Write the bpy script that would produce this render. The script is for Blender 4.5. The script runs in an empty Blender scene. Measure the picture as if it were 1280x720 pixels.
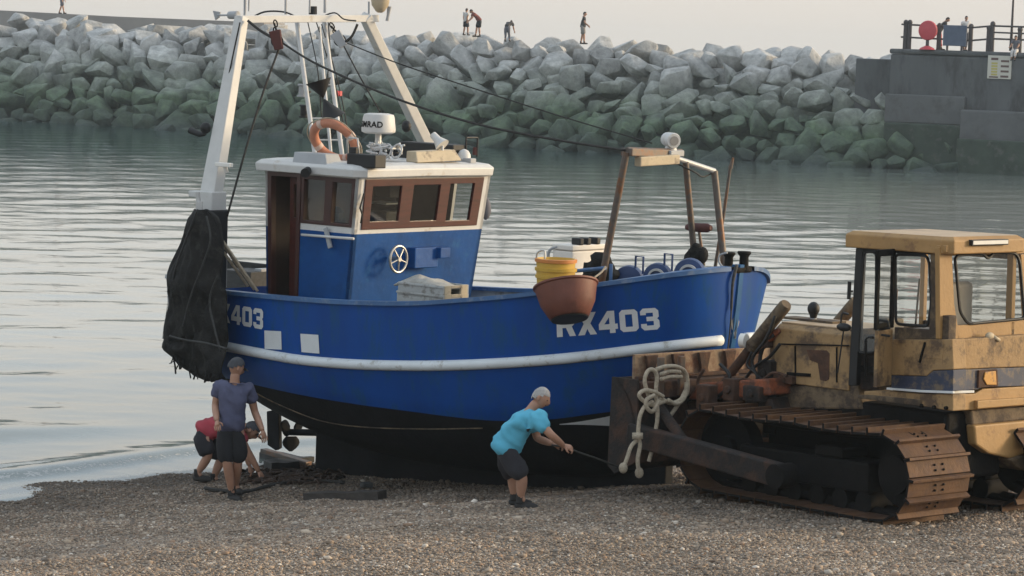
import bpy, bmesh, math, random
import numpy as np
from mathutils import Vector, Matrix, Euler, noise

random.seed(7)
RNG = np.random.default_rng(11)
sc = bpy.context.scene
COL = sc.collection
R = math.radians
V = Vector

# ------------------------------------------------------------------ camera
FPX = 3400.0
CAM = V((0, 0, 5.6))
CROT = Euler((R(90) - math.atan(298 / FPX), 0, 0)).to_matrix() @ Matrix.Rotation(R(2.0), 3, 'Z')
cam_d = bpy.data.cameras.new('camera')
cam_d.sensor_width = 36.0
cam_d.lens = FPX / 1280 * 36.0
cam_d.clip_start = 0.5
cam_d.clip_end = 6000
cam_o = bpy.data.objects.new('camera', cam_d)
COL.objects.link(cam_o)
cam_o.matrix_world = Matrix.Translation(CAM) @ CROT.to_4x4()
sc.camera = cam_o


def ray(u, v):
    return CROT @ V(((u - 640) / FPX, -(v - 360) / FPX, -1.0))


def P(u, v, Y):
    """world point on the line of sight of pixel (u,v) at world depth Y"""
    d = ray(u, v)
    return CAM + d * (Y / d.y)


class Frame:
    """a local coordinate frame in the world (a boat's, a machine's)"""
    def __init__(self, o, m):
        self.o, self.m, self.mi = V(o), m, m.transposed()

    def l2w(self, p):
        return self.o + self.m @ V(p)

    def w2l(self, p):
        return self.mi @ (V(p) - self.o)

    def pl(self, u, v, ax, val):
        o = self.mi @ (CAM - self.o)
        d = self.mi @ ray(u, v)
        return o + d * ((val - o[ax]) / d[ax])

    def x(self, u, v, c): return self.pl(u, v, 0, c)
    def y(self, u, v, c): return self.pl(u, v, 1, c)
    def z(self, u, v, c): return self.pl(u, v, 2, c)

    def d(self, u, v, Y): return self.w2l(P(u, v, Y))


# ------------------------------------------------------------------ materials
def mat(name, col, rough=0.6, metal=0.0, var=0.18, scale=3.0, bump=0.0, bscale=30.0,
        dirt=None, dirt_amt=0.0, dirt_scale=2.0, spec=0.5, coat=0.0, stretch=None):
    m = bpy.data.materials.new(name)
    m.use_nodes = True
    nt = m.node_tree
    n, l = nt.nodes, nt.links
    b = n['Principled BSDF']
    b.inputs['Roughness'].default_value = rough
    b.inputs['Metallic'].default_value = metal
    b.inputs['Specular IOR Level'].default_value = spec
    if coat:
        b.inputs['Coat Weight'].default_value = coat
    tc = n.new('ShaderNodeTexCoord')
    vec = tc.outputs['Object']
    if stretch:
        mp = n.new('ShaderNodeMapping')
        mp.inputs['Scale'].default_value = stretch
        l.new(vec, mp.inputs['Vector'])
        vec = mp.outputs['Vector']
    no = n.new('ShaderNodeTexNoise')
    no.inputs['Scale'].default_value = scale
    no.inputs['Detail'].default_value = 7
    no.inputs['Roughness'].default_value = 0.62
    l.new(vec, no.inputs['Vector'])
    rp = n.new('ShaderNodeValToRGB')
    rp.color_ramp.elements[0].position = 0.3
    rp.color_ramp.elements[1].position = 0.7
    rp.color_ramp.elements[0].color = tuple(max(0, c * (1 - var)) for c in col) + (1,)
    rp.color_ramp.elements[1].color = tuple(min(1, c * (1 + var)) for c in col) + (1,)
    l.new(no.outputs['Fac'], rp.inputs['Fac'])
    out = rp.outputs['Color']
    if dirt:
        n2 = n.new('ShaderNodeTexNoise')
        n2.inputs['Scale'].default_value = dirt_scale
        n2.inputs['Detail'].default_value = 9
        n2.inputs['Roughness'].default_value = 0.7
        l.new(vec, n2.inputs['Vector'])
        r2 = n.new('ShaderNodeValToRGB')
        r2.color_ramp.elements[0].position = max(0.02, 0.62 - dirt_amt * 0.4)
        r2.color_ramp.elements[1].position = max(0.1, 0.72 - dirt_amt * 0.3)
        l.new(n2.outputs['Fac'], r2.inputs['Fac'])
        mx = n.new('ShaderNodeMix')
        mx.data_type = 'RGBA'
        l.new(r2.outputs['Color'], mx.inputs['Factor'])
        l.new(out, mx.inputs['A'])
        mx.inputs['B'].default_value = tuple(dirt) + (1,)
        out = mx.outputs['Result']
    l.new(out, b.inputs['Base Color'])
    if bump:
        n3 = n.new('ShaderNodeTexNoise')
        n3.inputs['Scale'].default_value = bscale
        n3.inputs['Detail'].default_value = 6
        l.new(vec, n3.inputs['Vector'])
        bp = n.new('ShaderNodeBump')
        bp.inputs['Strength'].default_value = bump
        bp.inputs['Distance'].default_value = 0.02
        l.new(n3.outputs['Fac'], bp.inputs['Height'])
        l.new(bp.outputs['Normal'], b.inputs['Normal'])
    return m


M = {}
M['hull_blue'] = mat('hull_blue_paint', (0.001, 0.057, 0.265), 0.45, var=0.16, scale=1.6, bump=0.30, bscale=2.2, dirt=(0.006, 0.065, 0.2), dirt_amt=0.30, dirt_scale=4.5, spec=0.22, stretch=(1.3, 1.3, 0.42))
M['cabin_blue'] = mat('cabin_blue_paint', (0.003, 0.058, 0.215), 0.5, var=0.22, scale=2.5, bump=0.15, bscale=14, dirt=(0.012, 0.085, 0.24), dirt_amt=0.16, dirt_scale=4, spec=.2)
M['rail_blue'] = mat('rail_blue_paint', (0.045, 0.12, 0.27), 0.5, var=0.2, scale=5, dirt=(0.14, 0.2, 0.3), dirt_amt=0.25, dirt_scale=7)
M['stem_blue'] = mat('stem_blue_paint', (0.02, 0.1, 0.24), 0.45, var=0.14, scale=3, bump=0.1, bscale=10, spec=.2)
M['antifoul'] = mat('black_antifouling', (0.006, 0.0062, 0.0075), 0.75, var=0.4, scale=4, bump=0.3, bscale=20, spec=0.18)
M['white'] = mat('white_paint', (0.58, 0.575, 0.555), 0.5, var=0.06, scale=5, dirt=(0.42, 0.36, 0.28), dirt_amt=0.1, dirt_scale=3, bump=0.08, bscale=20)
M['strake'] = mat('strake_white', (0.66, 0.70, 0.72), 0.55, var=0.07, scale=4, dirt=(0.38, 0.37, 0.33), dirt_amt=0.16, dirt_scale=5)
M['letter'] = mat('letter_white', (0.66, 0.68, 0.68), 0.6, var=0.05, scale=8)
M['grey'] = mat('grey_paint', (0.34, 0.35, 0.36), 0.6, var=0.12)
M['deckgrey'] = mat('deck_grey', (0.30, 0.31, 0.32), 0.7, var=0.2, scale=6, dirt=(0.12, 0.11, 0.10), dirt_amt=0.25)
M['wood'] = mat('mahogany_frame', (0.062, 0.0125, 0.008), 0.45, var=0.3, scale=4, stretch=(1, 1, 6))
M['wood_dark'] = mat('dark_varnished_wood', (0.042, 0.012, 0.009), 0.45, var=0.3, scale=4)
M['interior'] = mat('cabin_interior_brown', (0.035, 0.018, 0.013), 0.7, var=0.3, scale=3)
M['black'] = mat('black_rubber', (0.008, 0.008, 0.0085), 0.6, var=0.3)
M['net'] = mat('black_net_cloth', (0.022, 0.0215, 0.021), 0.9, var=0.6, scale=2.5, bump=0.9, bscale=60, dirt=(0.045, 0.043, 0.04), dirt_amt=0.25, dirt_scale=7, spec=0.15)
M['steel'] = mat('weathered_steel', (0.125, 0.105, 0.09), 0.55, 0.35, var=0.35, scale=6, dirt=(0.16, 0.075, 0.035), dirt_amt=0.35, dirt_scale=6)
M['galv'] = mat('pale_galvanised', (0.5, 0.5, 0.49), 0.45, 0.3, var=0.15)
M['bright'] = mat('bright_steel', (0.42, 0.41, 0.39), 0.3, 0.8, var=0.1)
M['orange_ring'] = mat('lifebuoy_orange', (0.46, 0.19, 0.11), 0.6, var=0.15, scale=8, dirt=(0.45, 0.3, 0.22), dirt_amt=0.12)
M['band'] = mat('faded_band', (0.56, 0.42, 0.35), 0.6, var=0.1, scale=10)
M['twine'] = mat('net_twine', (0.04, 0.04, 0.039), 0.9, var=0.4, scale=12)
M['red'] = mat('red_plastic', (0.5, 0.05, 0.06), 0.5, var=0.12)
M['darkred'] = mat('dark_red_canvas', (0.085, 0.024, 0.02), 0.7, var=0.2)
M['tub'] = mat('brown_red_tub', (0.155, 0.052, 0.034), 0.6, var=0.16, scale=6, dirt=(0.07, 0.03, 0.02), dirt_amt=0.2, bump=0.1)
M['yellow_pl'] = mat('yellow_basket', (0.56, 0.35, 0.05), 0.5, var=0.14, scale=8)
M['orange_pl'] = mat('orange_basket', (0.58, 0.22, 0.055), 0.5, var=0.14, scale=8)
M['crate'] = mat('grey_fish_box', (0.36, 0.37, 0.36), 0.65, var=0.15, scale=6, dirt=(0.16, 0.15, 0.13), dirt_amt=0.25, dirt_scale=6)
M['crate_cream'] = mat('cream_fish_box', (0.46, 0.38, 0.26), 0.65, var=0.15, scale=6, dirt=(0.2, 0.16, 0.12), dirt_amt=0.2, dirt_scale=6)
M['canvas'] = mat('grey_canvas', (0.34, 0.33, 0.30), 0.9, var=0.25, scale=8, bump=0.4)
M['rope'] = mat('pale_rope', (0.44, 0.37, 0.275), 0.9, var=0.25, scale=30, bump=0.8, bscale=90)
M['rope_dark'] = mat('dark_rope', (0.035, 0.033, 0.03), 0.9, var=0.3, scale=20)
M['cab_y'] = mat('faded_yellow_paint', (0.355, 0.205, 0.074), 0.6, var=0.14, scale=3, dirt=(0.20, 0.105, 0.045), dirt_amt=0.12, dirt_scale=4, bump=0.15)
M['body_cream'] = mat('dusty_cream_paint', (0.32, 0.2, 0.088), 0.7, var=0.2, scale=3.2, dirt=(0.10, 0.062, 0.035), dirt_amt=0.34, dirt_scale=4, bump=0.25)
M['body_dust'] = mat('grimy_tan_paint', (0.15, 0.105, 0.06), 0.8, var=0.35, scale=4, dirt=(0.05, 0.033, 0.022), dirt_amt=0.5, dirt_scale=5, bump=0.3)
M['roof_cream'] = mat('sun_bleached_roof', (0.46, 0.33, 0.2), 0.6, var=0.14, scale=3, dirt=(0.3, 0.2, 0.12), dirt_amt=0.2)
M['stripe'] = mat('dark_blue_stripe', (0.030, 0.040, 0.075), 0.6, var=0.3, scale=5, dirt=(0.15, 0.115, 0.08), dirt_amt=0.3, dirt_scale=7)
M['rust'] = mat('rusty_iron', (0.085, 0.04, 0.022), 0.85, 0.1, var=0.4, scale=6, dirt=(0.045, 0.024, 0.016), dirt_amt=0.45, dirt_scale=5, bump=0.4)
M['rust_orange'] = mat('flaking_orange_paint', (0.25, 0.068, 0.024), 0.75, var=0.3, scale=5, dirt=(0.075, 0.03, 0.017), dirt_amt=0.45, dirt_scale=7, bump=0.3)
M['blade'] = mat('dark_blade_iron', (0.018, 0.014, 0.012), 0.85, 0.1, var=0.4, scale=3.5, dirt=(0.062, 0.030, 0.018), dirt_amt=0.36, dirt_scale=3, bump=0.5)
M['blade_top'] = mat('blade_plate_worn_paint', (0.25, 0.175, 0.11), 0.75, var=0.2, scale=5, dirt=(0.13, 0.055, 0.03), dirt_amt=0.42, dirt_scale=4, bump=0.3)
M['shoe'] = mat('rusty_track_shoe', (0.105, 0.052, 0.024), 0.75, 0.2, var=0.3, scale=5, dirt=(0.08, 0.04, 0.025), dirt_amt=0.35, dirt_scale=7, bump=0.3)
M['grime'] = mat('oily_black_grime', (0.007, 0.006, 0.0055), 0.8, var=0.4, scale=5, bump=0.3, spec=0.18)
M['lens'] = mat('lamp_lens', (0.75, 0.73, 0.68), 0.25, var=0.05)
M['amber'] = mat('amber_lens', (0.55, 0.27, 0.05), 0.4, var=0.15, scale=12, dirt=(0.2, 0.1, 0.05), dirt_amt=0.25, dirt_scale=12)
M['skin'] = mat('skin', (0.40, 0.215, 0.14), 0.55, var=0.1, scale=9)
M['hair_grey'] = mat('grey_hair', (0.36, 0.34, 0.32), 0.8, var=0.25, scale=40)
M['hair_dark'] = mat('dark_hair', (0.03, 0.022, 0.018), 0.8, var=0.3, scale=40)
M['tee_blue'] = mat('slate_blue_cotton', (0.080, 0.085, 0.145), 0.9, var=0.16, scale=8, bump=0.25, bscale=14)
M['tee_turq'] = mat('turquoise_cotton', (0.1, 0.42, 0.58), 0.9, var=0.08, scale=8, bump=0.25, bscale=14)
M['tee_red'] = mat('rose_red_cotton', (0.40, 0.055, 0.075), 0.9, var=0.12, scale=8, bump=0.25, bscale=14)
M['shorts_black'] = mat('black_cotton', (0.013, 0.013, 0.016), 0.9, var=0.3, scale=8, bump=0.3, bscale=14)
M['shorts_navy'] = mat('charcoal_cotton', (0.022, 0.021, 0.026), 0.9, var=0.3, scale=8, bump=0.3, bscale=14)
M['cap'] = mat('grey_cap', (0.055, 0.058, 0.066), 0.9, var=0.2, scale=20)
M['shoe_dark'] = mat('dark_shoe', (0.022, 0.020, 0.019), 0.8, var=0.3)
M['shirt_dark'] = mat('dark_shirt', (0.045, 0.043, 0.045), 0.9, var=0.2)
M['shirt_white'] = mat('white_shirt', (0.6, 0.58, 0.56), 0.9, var=0.1)
M['shirt_maroon'] = mat('maroon_shirt', (0.19, 0.055, 0.045), 0.9, var=0.15)
M['trouser_grey'] = mat('grey_trousers', (0.13, 0.13, 0.15), 0.9, var=0.2)
M['conc'] = mat('harbour_concrete', (0.1, 0.104, 0.106), 0.9, var=0.22, scale=0.5, dirt=(0.06, 0.06, 0.06), dirt_amt=0.35, dirt_scale=0.9, bump=0.4, bscale=3, stretch=(1, 1, 0.35))
M['conc_light'] = mat('pale_concrete', (0.115, 0.118, 0.118), 0.9, var=0.16, scale=0.7, dirt=(0.09, 0.09, 0.085), dirt_amt=0.25, dirt_scale=0.8, bump=0.3, bscale=3)
M['conc_weed'] = mat('weedy_concrete', (0.045, 0.06, 0.045), 0.9, var=0.35, scale=0.8, dirt=(0.09, 0.095, 0.085), dirt_amt=0.2, bump=0.5, bscale=3)
M['parapet'] = mat('parapet_concrete', (0.26, 0.24, 0.22), 0.9, var=0.1, scale=0.4)
M['railing'] = mat('dark_railing', (0.06, 0.05, 0.05), 0.7, var=0.2)
M['board_blue'] = mat('slate_blue_board', (0.085, 0.11, 0.16), 0.7, var=0.14)
M['red_disc'] = mat('red_housing', (0.5, 0.055, 0.07), 0.55, var=0.1)
M['sign'] = mat('sign_cream', (0.55, 0.53, 0.46), 0.7, var=0.06)
M['sign_y'] = mat('sign_yellow', (0.48, 0.42, 0.12), 0.7, var=0.06)
M['sign_k'] = mat('sign_dark', (0.12, 0.07, 0.06), 0.7, var=0.1)
M['plank'] = mat('wet_timber', (0.05, 0.042, 0.036), 0.8, var=0.4, scale=3, bump=0.4, stretch=(1, 6, 6))
M['plank_grey'] = mat('grey_greased_timber', (0.045, 0.045, 0.044), 0.7, var=0.4, scale=3, bump=0.4, stretch=(1, 6, 6))
M['weed'] = mat('brown_seaweed', (0.045, 0.024, 0.014), 0.7, var=0.5, scale=8, bump=0.5)
M['box_white'] = mat('insulated_box_white', (0.70, 0.66, 0.60), 0.5, var=0.06, dirt=(0.4, 0.34, 0.28), dirt_amt=0.1)
M['box_blue'] = mat('box_side_pale_blue', (0.36, 0.44, 0.56), 0.5, var=0.06)
M['tub_blue'] = mat('blue_plastic', (0.012, 0.04, 0.13), 0.5, var=0.2)
M['canvas_seat'] = mat('grey_vinyl_seat', (0.26, 0.245, 0.225), 0.7, var=0.12)


def glass_mat(name, tint, fac):
    m = bpy.data.materials.new(name)
    m.use_nodes = True
    n, l = m.node_tree.nodes, m.node_tree.links
    for x in list(n):
        n.remove(x)
    o = n.new('ShaderNodeOutputMaterial')
    t = n.new('ShaderNodeBsdfTransparent')
    t.inputs['Color'].default_value = tint + (1,)
    g = n.new('ShaderNodeBsdfGlossy')
    g.inputs['Roughness'].default_value = 0.04
    g.inputs['Color'].default_value = (0.9, 0.92, 0.95, 1)
    mx = n.new('ShaderNodeMixShader')
    fr = n.new('ShaderNodeLayerWeight')
    fr.inputs['Blend'].default_value = 0.5
    pw = n.new('ShaderNodeMath')
    pw.operation = 'POWER'
    pw.inputs[1].default_value = 4.0
    l.new(fr.outputs['Facing'], pw.inputs[0])
    ad = n.new('ShaderNodeMath')
    ad.operation = 'MULTIPLY_ADD'
    ad.inputs[1].default_value = 0.8
    ad.inputs[2].default_value = 0.04 + fac
    l.new(pw.outputs[0], ad.inputs[0])
    l.new(ad.outputs[0], mx.inputs['Fac'])
    l.new(t.outputs[0], mx.inputs[1])
    l.new(g.outputs[0], mx.inputs[2])
    l.new(mx.outputs[0], o.inputs['Surface'])
    return m


M['glass'] = glass_mat('wheelhouse_glass', (0.62, 0.64, 0.63), 0.03)
M['glass_dusty'] = glass_mat('dusty_cab_glass', (0.84, 0.84, 0.80), 0.05)


# ------------------------------------------------------------------ object helpers
def tag(o, label=None, cat=None, group=None, kind=None):
    if label: o['label'] = label
    if cat: o['category'] = cat
    if group: o['group'] = group
    if kind: o['kind'] = kind
    return o


def empty(name, loc, m3=None, label=None, cat=None, group=None):
    o = bpy.data.objects.new(name, None)
    o.empty_display_size = 0.3
    COL.objects.link(o)
    if m3 is None:
        o.location = loc
    else:
        o.matrix_world = Matrix.Translation(V(loc)) @ m3.to_4x4()
    return tag(o, label, cat, group)


def link_mesh(name, me, parent=None, loc=None):
    o = bpy.data.objects.new(name, me)
    COL.objects.link(o)
    if parent is not None:
        o.parent = parent
    if loc is not None:
        o.location = loc
    return o


class B:
    """collects shapes in one bmesh; obj() links it as ONE mesh object"""
    def __init__(self):
        self.bm = bmesh.new()
        self.mi = 0

    def _f(self, vs):
        try:
            f = self.bm.faces.new(vs)
            f.material_index = self.mi
            return f
        except ValueError:
            return None

    def hexa(self, p):
        """8 points: bottom ring 0-3, top ring 4-7"""
        v = [self.bm.verts.new(V(q)) for q in p]
        for f in ((3, 2, 1, 0), (4, 5, 6, 7), (0, 1, 5, 4), (1, 2, 6, 5), (2, 3, 7, 6), (3, 0, 4, 7)):
            self._f([v[i] for i in f])
        return self

    def box(self, c, s, rot=None):
        c = V(c)
        m = rot if rot is not None else Matrix.Identity(3)
        pts = []
        for z in (-1, 1):
            for x, y in ((-1, -1), (1, -1), (1, 1), (-1, 1)):
                pts.append(c + m @ V((x * s[0] / 2, y * s[1] / 2, z * s[2] / 2)))
        return self.hexa(pts)

    def bb(self, a, b):
        """axis aligned box between two corners"""
        a, b = V(a), V(b)
        return self.box((a + b) / 2, [abs(b[i] - a[i]) for i in range(3)])

    def beam(self, p0, p1, w, h, up=(0, 0, 1), w1=None, h1=None):
        p0, p1 = V(p0), V(p1)
        t = (p1 - p0).normalized()
        s = t.cross(V(up))
        if s.length < 1e-4:
            s = t.cross(V((1, 0, 0)))
        s.normalize()
        n = s.cross(t).normalized()
        w1, h1 = w1 or w, h1 or h
        pts = []
        for p, a, b in ((p0, w, h), (p1, w1, h1)):
            for x, y in ((-1, -1), (1, -1), (1, 1), (-1, 1)):
                pts.append(p + s * (x * a / 2) + n * (y * b / 2))
        return self.hexa(pts)

    def tube(self, pts, r, seg=8, closed=False, flat=1.0):
        pts = [V(p) for p in pts]
        n = len(pts)
        rs = r if isinstance(r, (list, tuple)) else [r] * n
        rings = []
        nrm = None
        for i, p in enumerate(pts):
            if closed:
                t = pts[(i + 1) % n] - pts[i - 1]
            else:
                t = pts[min(i + 1, n - 1)] - pts[max(i - 1, 0)]
            if t.length < 1e-9:
                t = V((0, 0, 1))
            t.normalize()
            if nrm is None:
                nrm = t.orthogonal().normalized()
            nrm = nrm - t * nrm.dot(t)
            if nrm.length < 1e-6:
                nrm = t.orthogonal()
            nrm.normalize()
            bn = t.cross(nrm)
            rings.append([self.bm.verts.new(p + (nrm * math.cos(2 * math.pi * k / seg) + bn * math.sin(2 * math.pi * k / seg) * flat) * rs[i]) for k in range(seg)])
        for i in range(n if closed else n - 1):
            a, b = rings[i], rings[(i + 1) % n]
            for k in range(seg):
                self._f([a[k], a[(k + 1) % seg], b[(k + 1) % seg], b[k]])
        if not closed:
            self._f(rings[0][::-1])
            self._f(rings[-1])
        return self

    def cyl(self, p0, p1, r0, r1=None, seg=16):
        return self.tube([p0, p1], [r0, r0 if r1 is None else r1], seg)

    def lathe(self, prof, m=None, seg=24, cap=True):
        """profile (r,z) turned about z, placed by a 4x4 matrix"""
        m = m or Matrix.Identity(4)
        rings = []
        for r, z in prof:
            rings.append([self.bm.verts.new(m @ V((r * math.cos(2 * math.pi * k / seg), r * math.sin(2 * math.pi * k / seg), z))) for k in range(seg)])
        for a, b in zip(rings[:-1], rings[1:]):
            for k in range(seg):
                self._f([a[k], a[(k + 1) % seg], b[(k + 1) % seg], b[k]])
        if cap:
            self._f(rings[0][::-1])
            self._f(rings[-1])
        return self

    def prism(self, poly, vec):
        vec = V(vec)
        a = [self.bm.verts.new(V(p)) for p in poly]
        b = [self.bm.verts.new(V(p) + vec) for p in poly]
        n = len(a)
        for i in range(n):
            self._f([a[i], a[(i + 1) % n], b[(i + 1) % n], b[i]])
        self._f(a[::-1])
        self._f(b)
        return self

    def ball(self, c, r, seg=16, rot=None):
        c = V(c)
        rr = r if isinstance(r, (tuple, list)) else (r, r, r)
        m = Matrix.Translation(c) @ (rot.to_4x4() if rot is not None else Matrix.Identity(4)) @ Matrix.Diagonal((rr[0], rr[1], rr[2], 1))
        res = bmesh.ops.create_uvsphere(self.bm, u_segments=seg, v_segments=max(6, seg // 2), radius=1.0, matrix=m)
        for f in {f for v in res['verts'] for f in v.link_faces}:
            f.material_index = self.mi
        return self

    def grid(self, rows):
        vs = [[self.bm.verts.new(V(p)) for p in r] for r in rows]
        for a, b in zip(vs[:-1], vs[1:]):
            for i in range(len(a) - 1):
                self._f([a[i], a[i + 1], b[i + 1], b[i]])
        return self

    def obj(self, name, m, parent=None, smooth=None, bevel=0.0, origin=None, fix=True, seg=2):
        if fix:
            bmesh.ops.recalc_face_normals(self.bm, faces=self.bm.faces)
        if origin is not None:
            bmesh.ops.translate(self.bm, verts=self.bm.verts, vec=-V(origin))
        me = bpy.data.meshes.new(name)
        self.bm.to_mesh(me)
        self.bm.free()
        for mm in (m if isinstance(m, (list, tuple)) else [m]):
            me.materials.append(mm)
        if smooth is not None:
            for p in me.polygons:
                p.use_smooth = True
            if smooth < 180:
                me.set_sharp_from_angle(angle=R(smooth))
        o = link_mesh(name, me, parent, origin)
        if bevel:
            md = o.modifiers.new('bevel', 'BEVEL')
            md.width = bevel
            md.segments = seg
            md.limit_method = 'ANGLE'
            md.angle_limit = R(40)
        return o


def lerp(a, b, t): return a + (b - a) * t


def interp(tab, x):
    """piecewise cubic (monotone-ish) through a sorted table of (x, y)"""
    xs = [t[0] for t in tab]
    ys = [t[1] for t in tab]
    n = len(xs)
    if x <= xs[0]:
        i = 0
    elif x >= xs[-1]:
        i = n - 2
    else:
        i = max(j for j in range(n - 1) if xs[j] <= x)
    t = (x - xs[i]) / (xs[i + 1] - xs[i])
    if t < 0 or t > 1:
        t = min(max(t, -0.3), 1.3)
        return ys[i] + (ys[i + 1] - ys[i]) * t
    def slope(j):
        if j <= 0: return (ys[1] - ys[0]) / (xs[1] - xs[0])
        if j >= n - 1: return (ys[-1] - ys[-2]) / (xs[-1] - xs[-2])
        return (ys[j + 1] - ys[j - 1]) / (xs[j + 1] - xs[j - 1])
    h = xs[i + 1] - xs[i]
    m0, m1 = slope(i) * h, slope(i + 1) * h
    t2, t3 = t * t, t * t * t
    return (2 * t3 - 3 * t2 + 1) * ys[i] + (t3 - 2 * t2 + t) * m0 + (-2 * t3 + 3 * t2) * ys[i + 1] + (t3 - t2) * m1


def crom(pts, n=8, closed=False):
    """Catmull-Rom curve through points"""
    pts = [V(p) for p in pts]
    out = []
    m = len(pts)
    for i in range(m if closed else m - 1):
        p0 = pts[i - 1] if (closed or i > 0) else pts[0]
        p1, p2 = pts[i], pts[(i + 1) % m]
        p3 = pts[(i + 2) % m] if (closed or i + 2 < m) else pts[-1]
        for k in range(n):
            t = k / n
            out.append(0.5 * ((2 * p1) + (p2 - p0) * t + (2 * p0 - 5 * p1 + 4 * p2 - p3) * t * t + (3 * p1 - p0 - 3 * p2 + p3) * t ** 3))
    if not closed:
        out.append(pts[-1])
    return out


# ------------------------------------------------------------------ beach
SH0 = V((-6.2, 32.7))
SHN = V((0.69, -0.72)).normalized()
SHT = V((0.72, 0.69)).normalized()
PROF = [(-60, -4.0), (-8, -0.62), (-3, -0.18), (0, 0.0), (1.5, 0.07), (3, 0.14), (5.2, 0.39), (7, 0.72), (8.5, 0.90), (11.5, 1.00), (16, 1.36), (24, 1.9), (33, 2.6), (60, 3.2), (200, 4.0)]


def beach_t(x, y):
    dx, dy = x - SH0.x, y - SH0.y
    t = dx * SHN.x + dy * SHN.y
    q = dx * SHT.x + dy * SHT.y
    t += 0.07 * math.sin(q * 0.9 + 0.6) + 0.05 * math.sin(q * 2.3)
    return t


def _prof(t):
    for (a, ya), (b, yb) in zip(PROF[:-1], PROF[1:]):
        if t <= b:
            return ya + (yb - ya) * (t - a) / (b - a)
    return PROF[-1][1]


def beach_z(x, y):
    t = beach_t(x, y)
    z = (_prof(t - 0.5) + 2 * _prof(t) + _prof(t + 0.5)) / 4
    z += 0.05 * noise.noise(V((x * 0.7, y * 0.7, 3.1))) + 0.03 * noise.noise(V((x * .5 + y * .45, (x * .69 - y * .72) * 1.6, 1.7))) + 0.018 * noise.noise(V((x * 2.3, y * 2.3, 7.7)))
    # shingle scuffed up against the keel
    return z


def ground_hit(u, v):
    lo, hi = 18.0, 60.0
    prev = None
    Y = lo
    while Y < hi:
        p = P(u, v, Y)
        g = p.z - beach_z(p.x, p.y)
        if g < 0:
            return V((p.x, p.y, beach_z(p.x, p.y)))
        Y += 0.02
    return P(u, v, 34)


def beach_material():
    m = bpy.data.materials.new('shingle_beach')
    m.use_nodes = True
    n, l = m.node_tree.nodes, m.node_tree.links
    b = n['Principled BSDF']
    b.inputs['Roughness'].default_value = 0.85
    tc = n.new('ShaderNodeTexCoord')
    vo = n.new('ShaderNodeTexVoronoi')
    vo.inputs['Scale'].default_value = 26
    l.new(tc.outputs['Object'], vo.inputs['Vector'])
    rp = n.new('ShaderNodeValToRGB')
    cr = rp.color_ramp
    cr.elements[0].color = (0.08, 0.06, 0.043, 1)
    cr.elements[1].color = (0.36, 0.29, 0.22, 1)
    e = cr.elements.new(0.5); e.color = (0.19, 0.145, 0.10, 1)
    sx = n.new('ShaderNodeSeparateColor')
    l.new(vo.outputs['Color'], sx.inputs['Color'])
    l.new(sx.outputs['Red'], rp.inputs['Fac'])
    # wet band by the water, plus shade painted under boat and machine
    at = n.new('ShaderNodeAttribute')
    at.attribute_name = 'wet_and_shade'
    mx = n.new('ShaderNodeMix'); mx.data_type = 'RGBA'
    l.new(at.outputs['Fac'], mx.inputs['Factor'])
    l.new(rp.outputs['Color'], mx.inputs['A'])
    mul = n.new('ShaderNodeMix'); mul.data_type = 'RGBA'; mul.blend_type = 'MULTIPLY'
    mul.inputs['Factor'].default_value = 1
    l.new(rp.outputs['Color'], mul.inputs['A'])
    mul.inputs['B'].default_value = (0.33, 0.33, 0.34, 1)
    l.new(mul.outputs['Result'], mx.inputs['B'])
    l.new(mx.outputs['Result'], b.inputs['Base Color'])
    bp = n.new('ShaderNodeBump')
    bp.inputs['Strength'].default_value = 0.9
    bp.inputs['Distance'].default_value = 0.025
    bp.invert = True
    l.new(vo.outputs['Distance'], bp.inputs['Height'])
    l.new(bp.outputs['Normal'], b.inputs['Normal'])
    return m


def ground_shade(x, y):
    # shade under the boat and the machine, painted into the shingle colour
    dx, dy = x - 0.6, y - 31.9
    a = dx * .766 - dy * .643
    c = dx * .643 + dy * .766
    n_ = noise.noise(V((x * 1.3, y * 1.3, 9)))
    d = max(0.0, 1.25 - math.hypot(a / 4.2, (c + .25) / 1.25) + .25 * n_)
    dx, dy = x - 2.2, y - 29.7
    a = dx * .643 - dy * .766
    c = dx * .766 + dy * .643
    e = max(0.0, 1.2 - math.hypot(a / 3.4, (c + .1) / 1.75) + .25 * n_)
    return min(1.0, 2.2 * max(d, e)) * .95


def wetness(t):
    return min(1.0, max(0.0, 1.0 - (t - 0.3) / 2.6)) * 0.9


def build_beach():
    def axis(lo, hi, flo, fhi, fine, coarse):
        out = [lo]
        while out[-1] < hi:
            x = out[-1]
            dist = max(flo - x, x - fhi, 0)
            out.append(x + min(coarse, fine + dist * 0.18))
        return out
    xs = axis(-140, 140, -8, 9, 0.12, 15)
    ys = axis(-60, 60, 19, 40, 0.12, 12)
    verts, wet_and_shade = [], []
    for y in ys:
        for x in xs:
            z = beach_z(x, y)
            if y < 8:
                z = min(z, 3.4)
            verts.append((x, y, z))
            wet_and_shade.append(max(wetness(beach_t(x, y)), ground_shade(x, y)))
    nx = len(xs)
    faces = [(j * nx + i, j * nx + i + 1, (j + 1) * nx + i + 1, (j + 1) * nx + i) for j in range(len(ys) - 1) for i in range(nx - 1)]
    me = bpy.data.meshes.new('beach')
    me.from_pydata(verts, [], faces)
    a = me.attributes.new('wet_and_shade', 'FLOAT', 'POINT')
    a.data.foreach_set('value', wet_and_shade)
    for p in me.polygons:
        p.use_smooth = True
    me.materials.append(beach_material())
    o = link_mesh('beach', me)
    tag(o, kind='structure')


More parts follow.
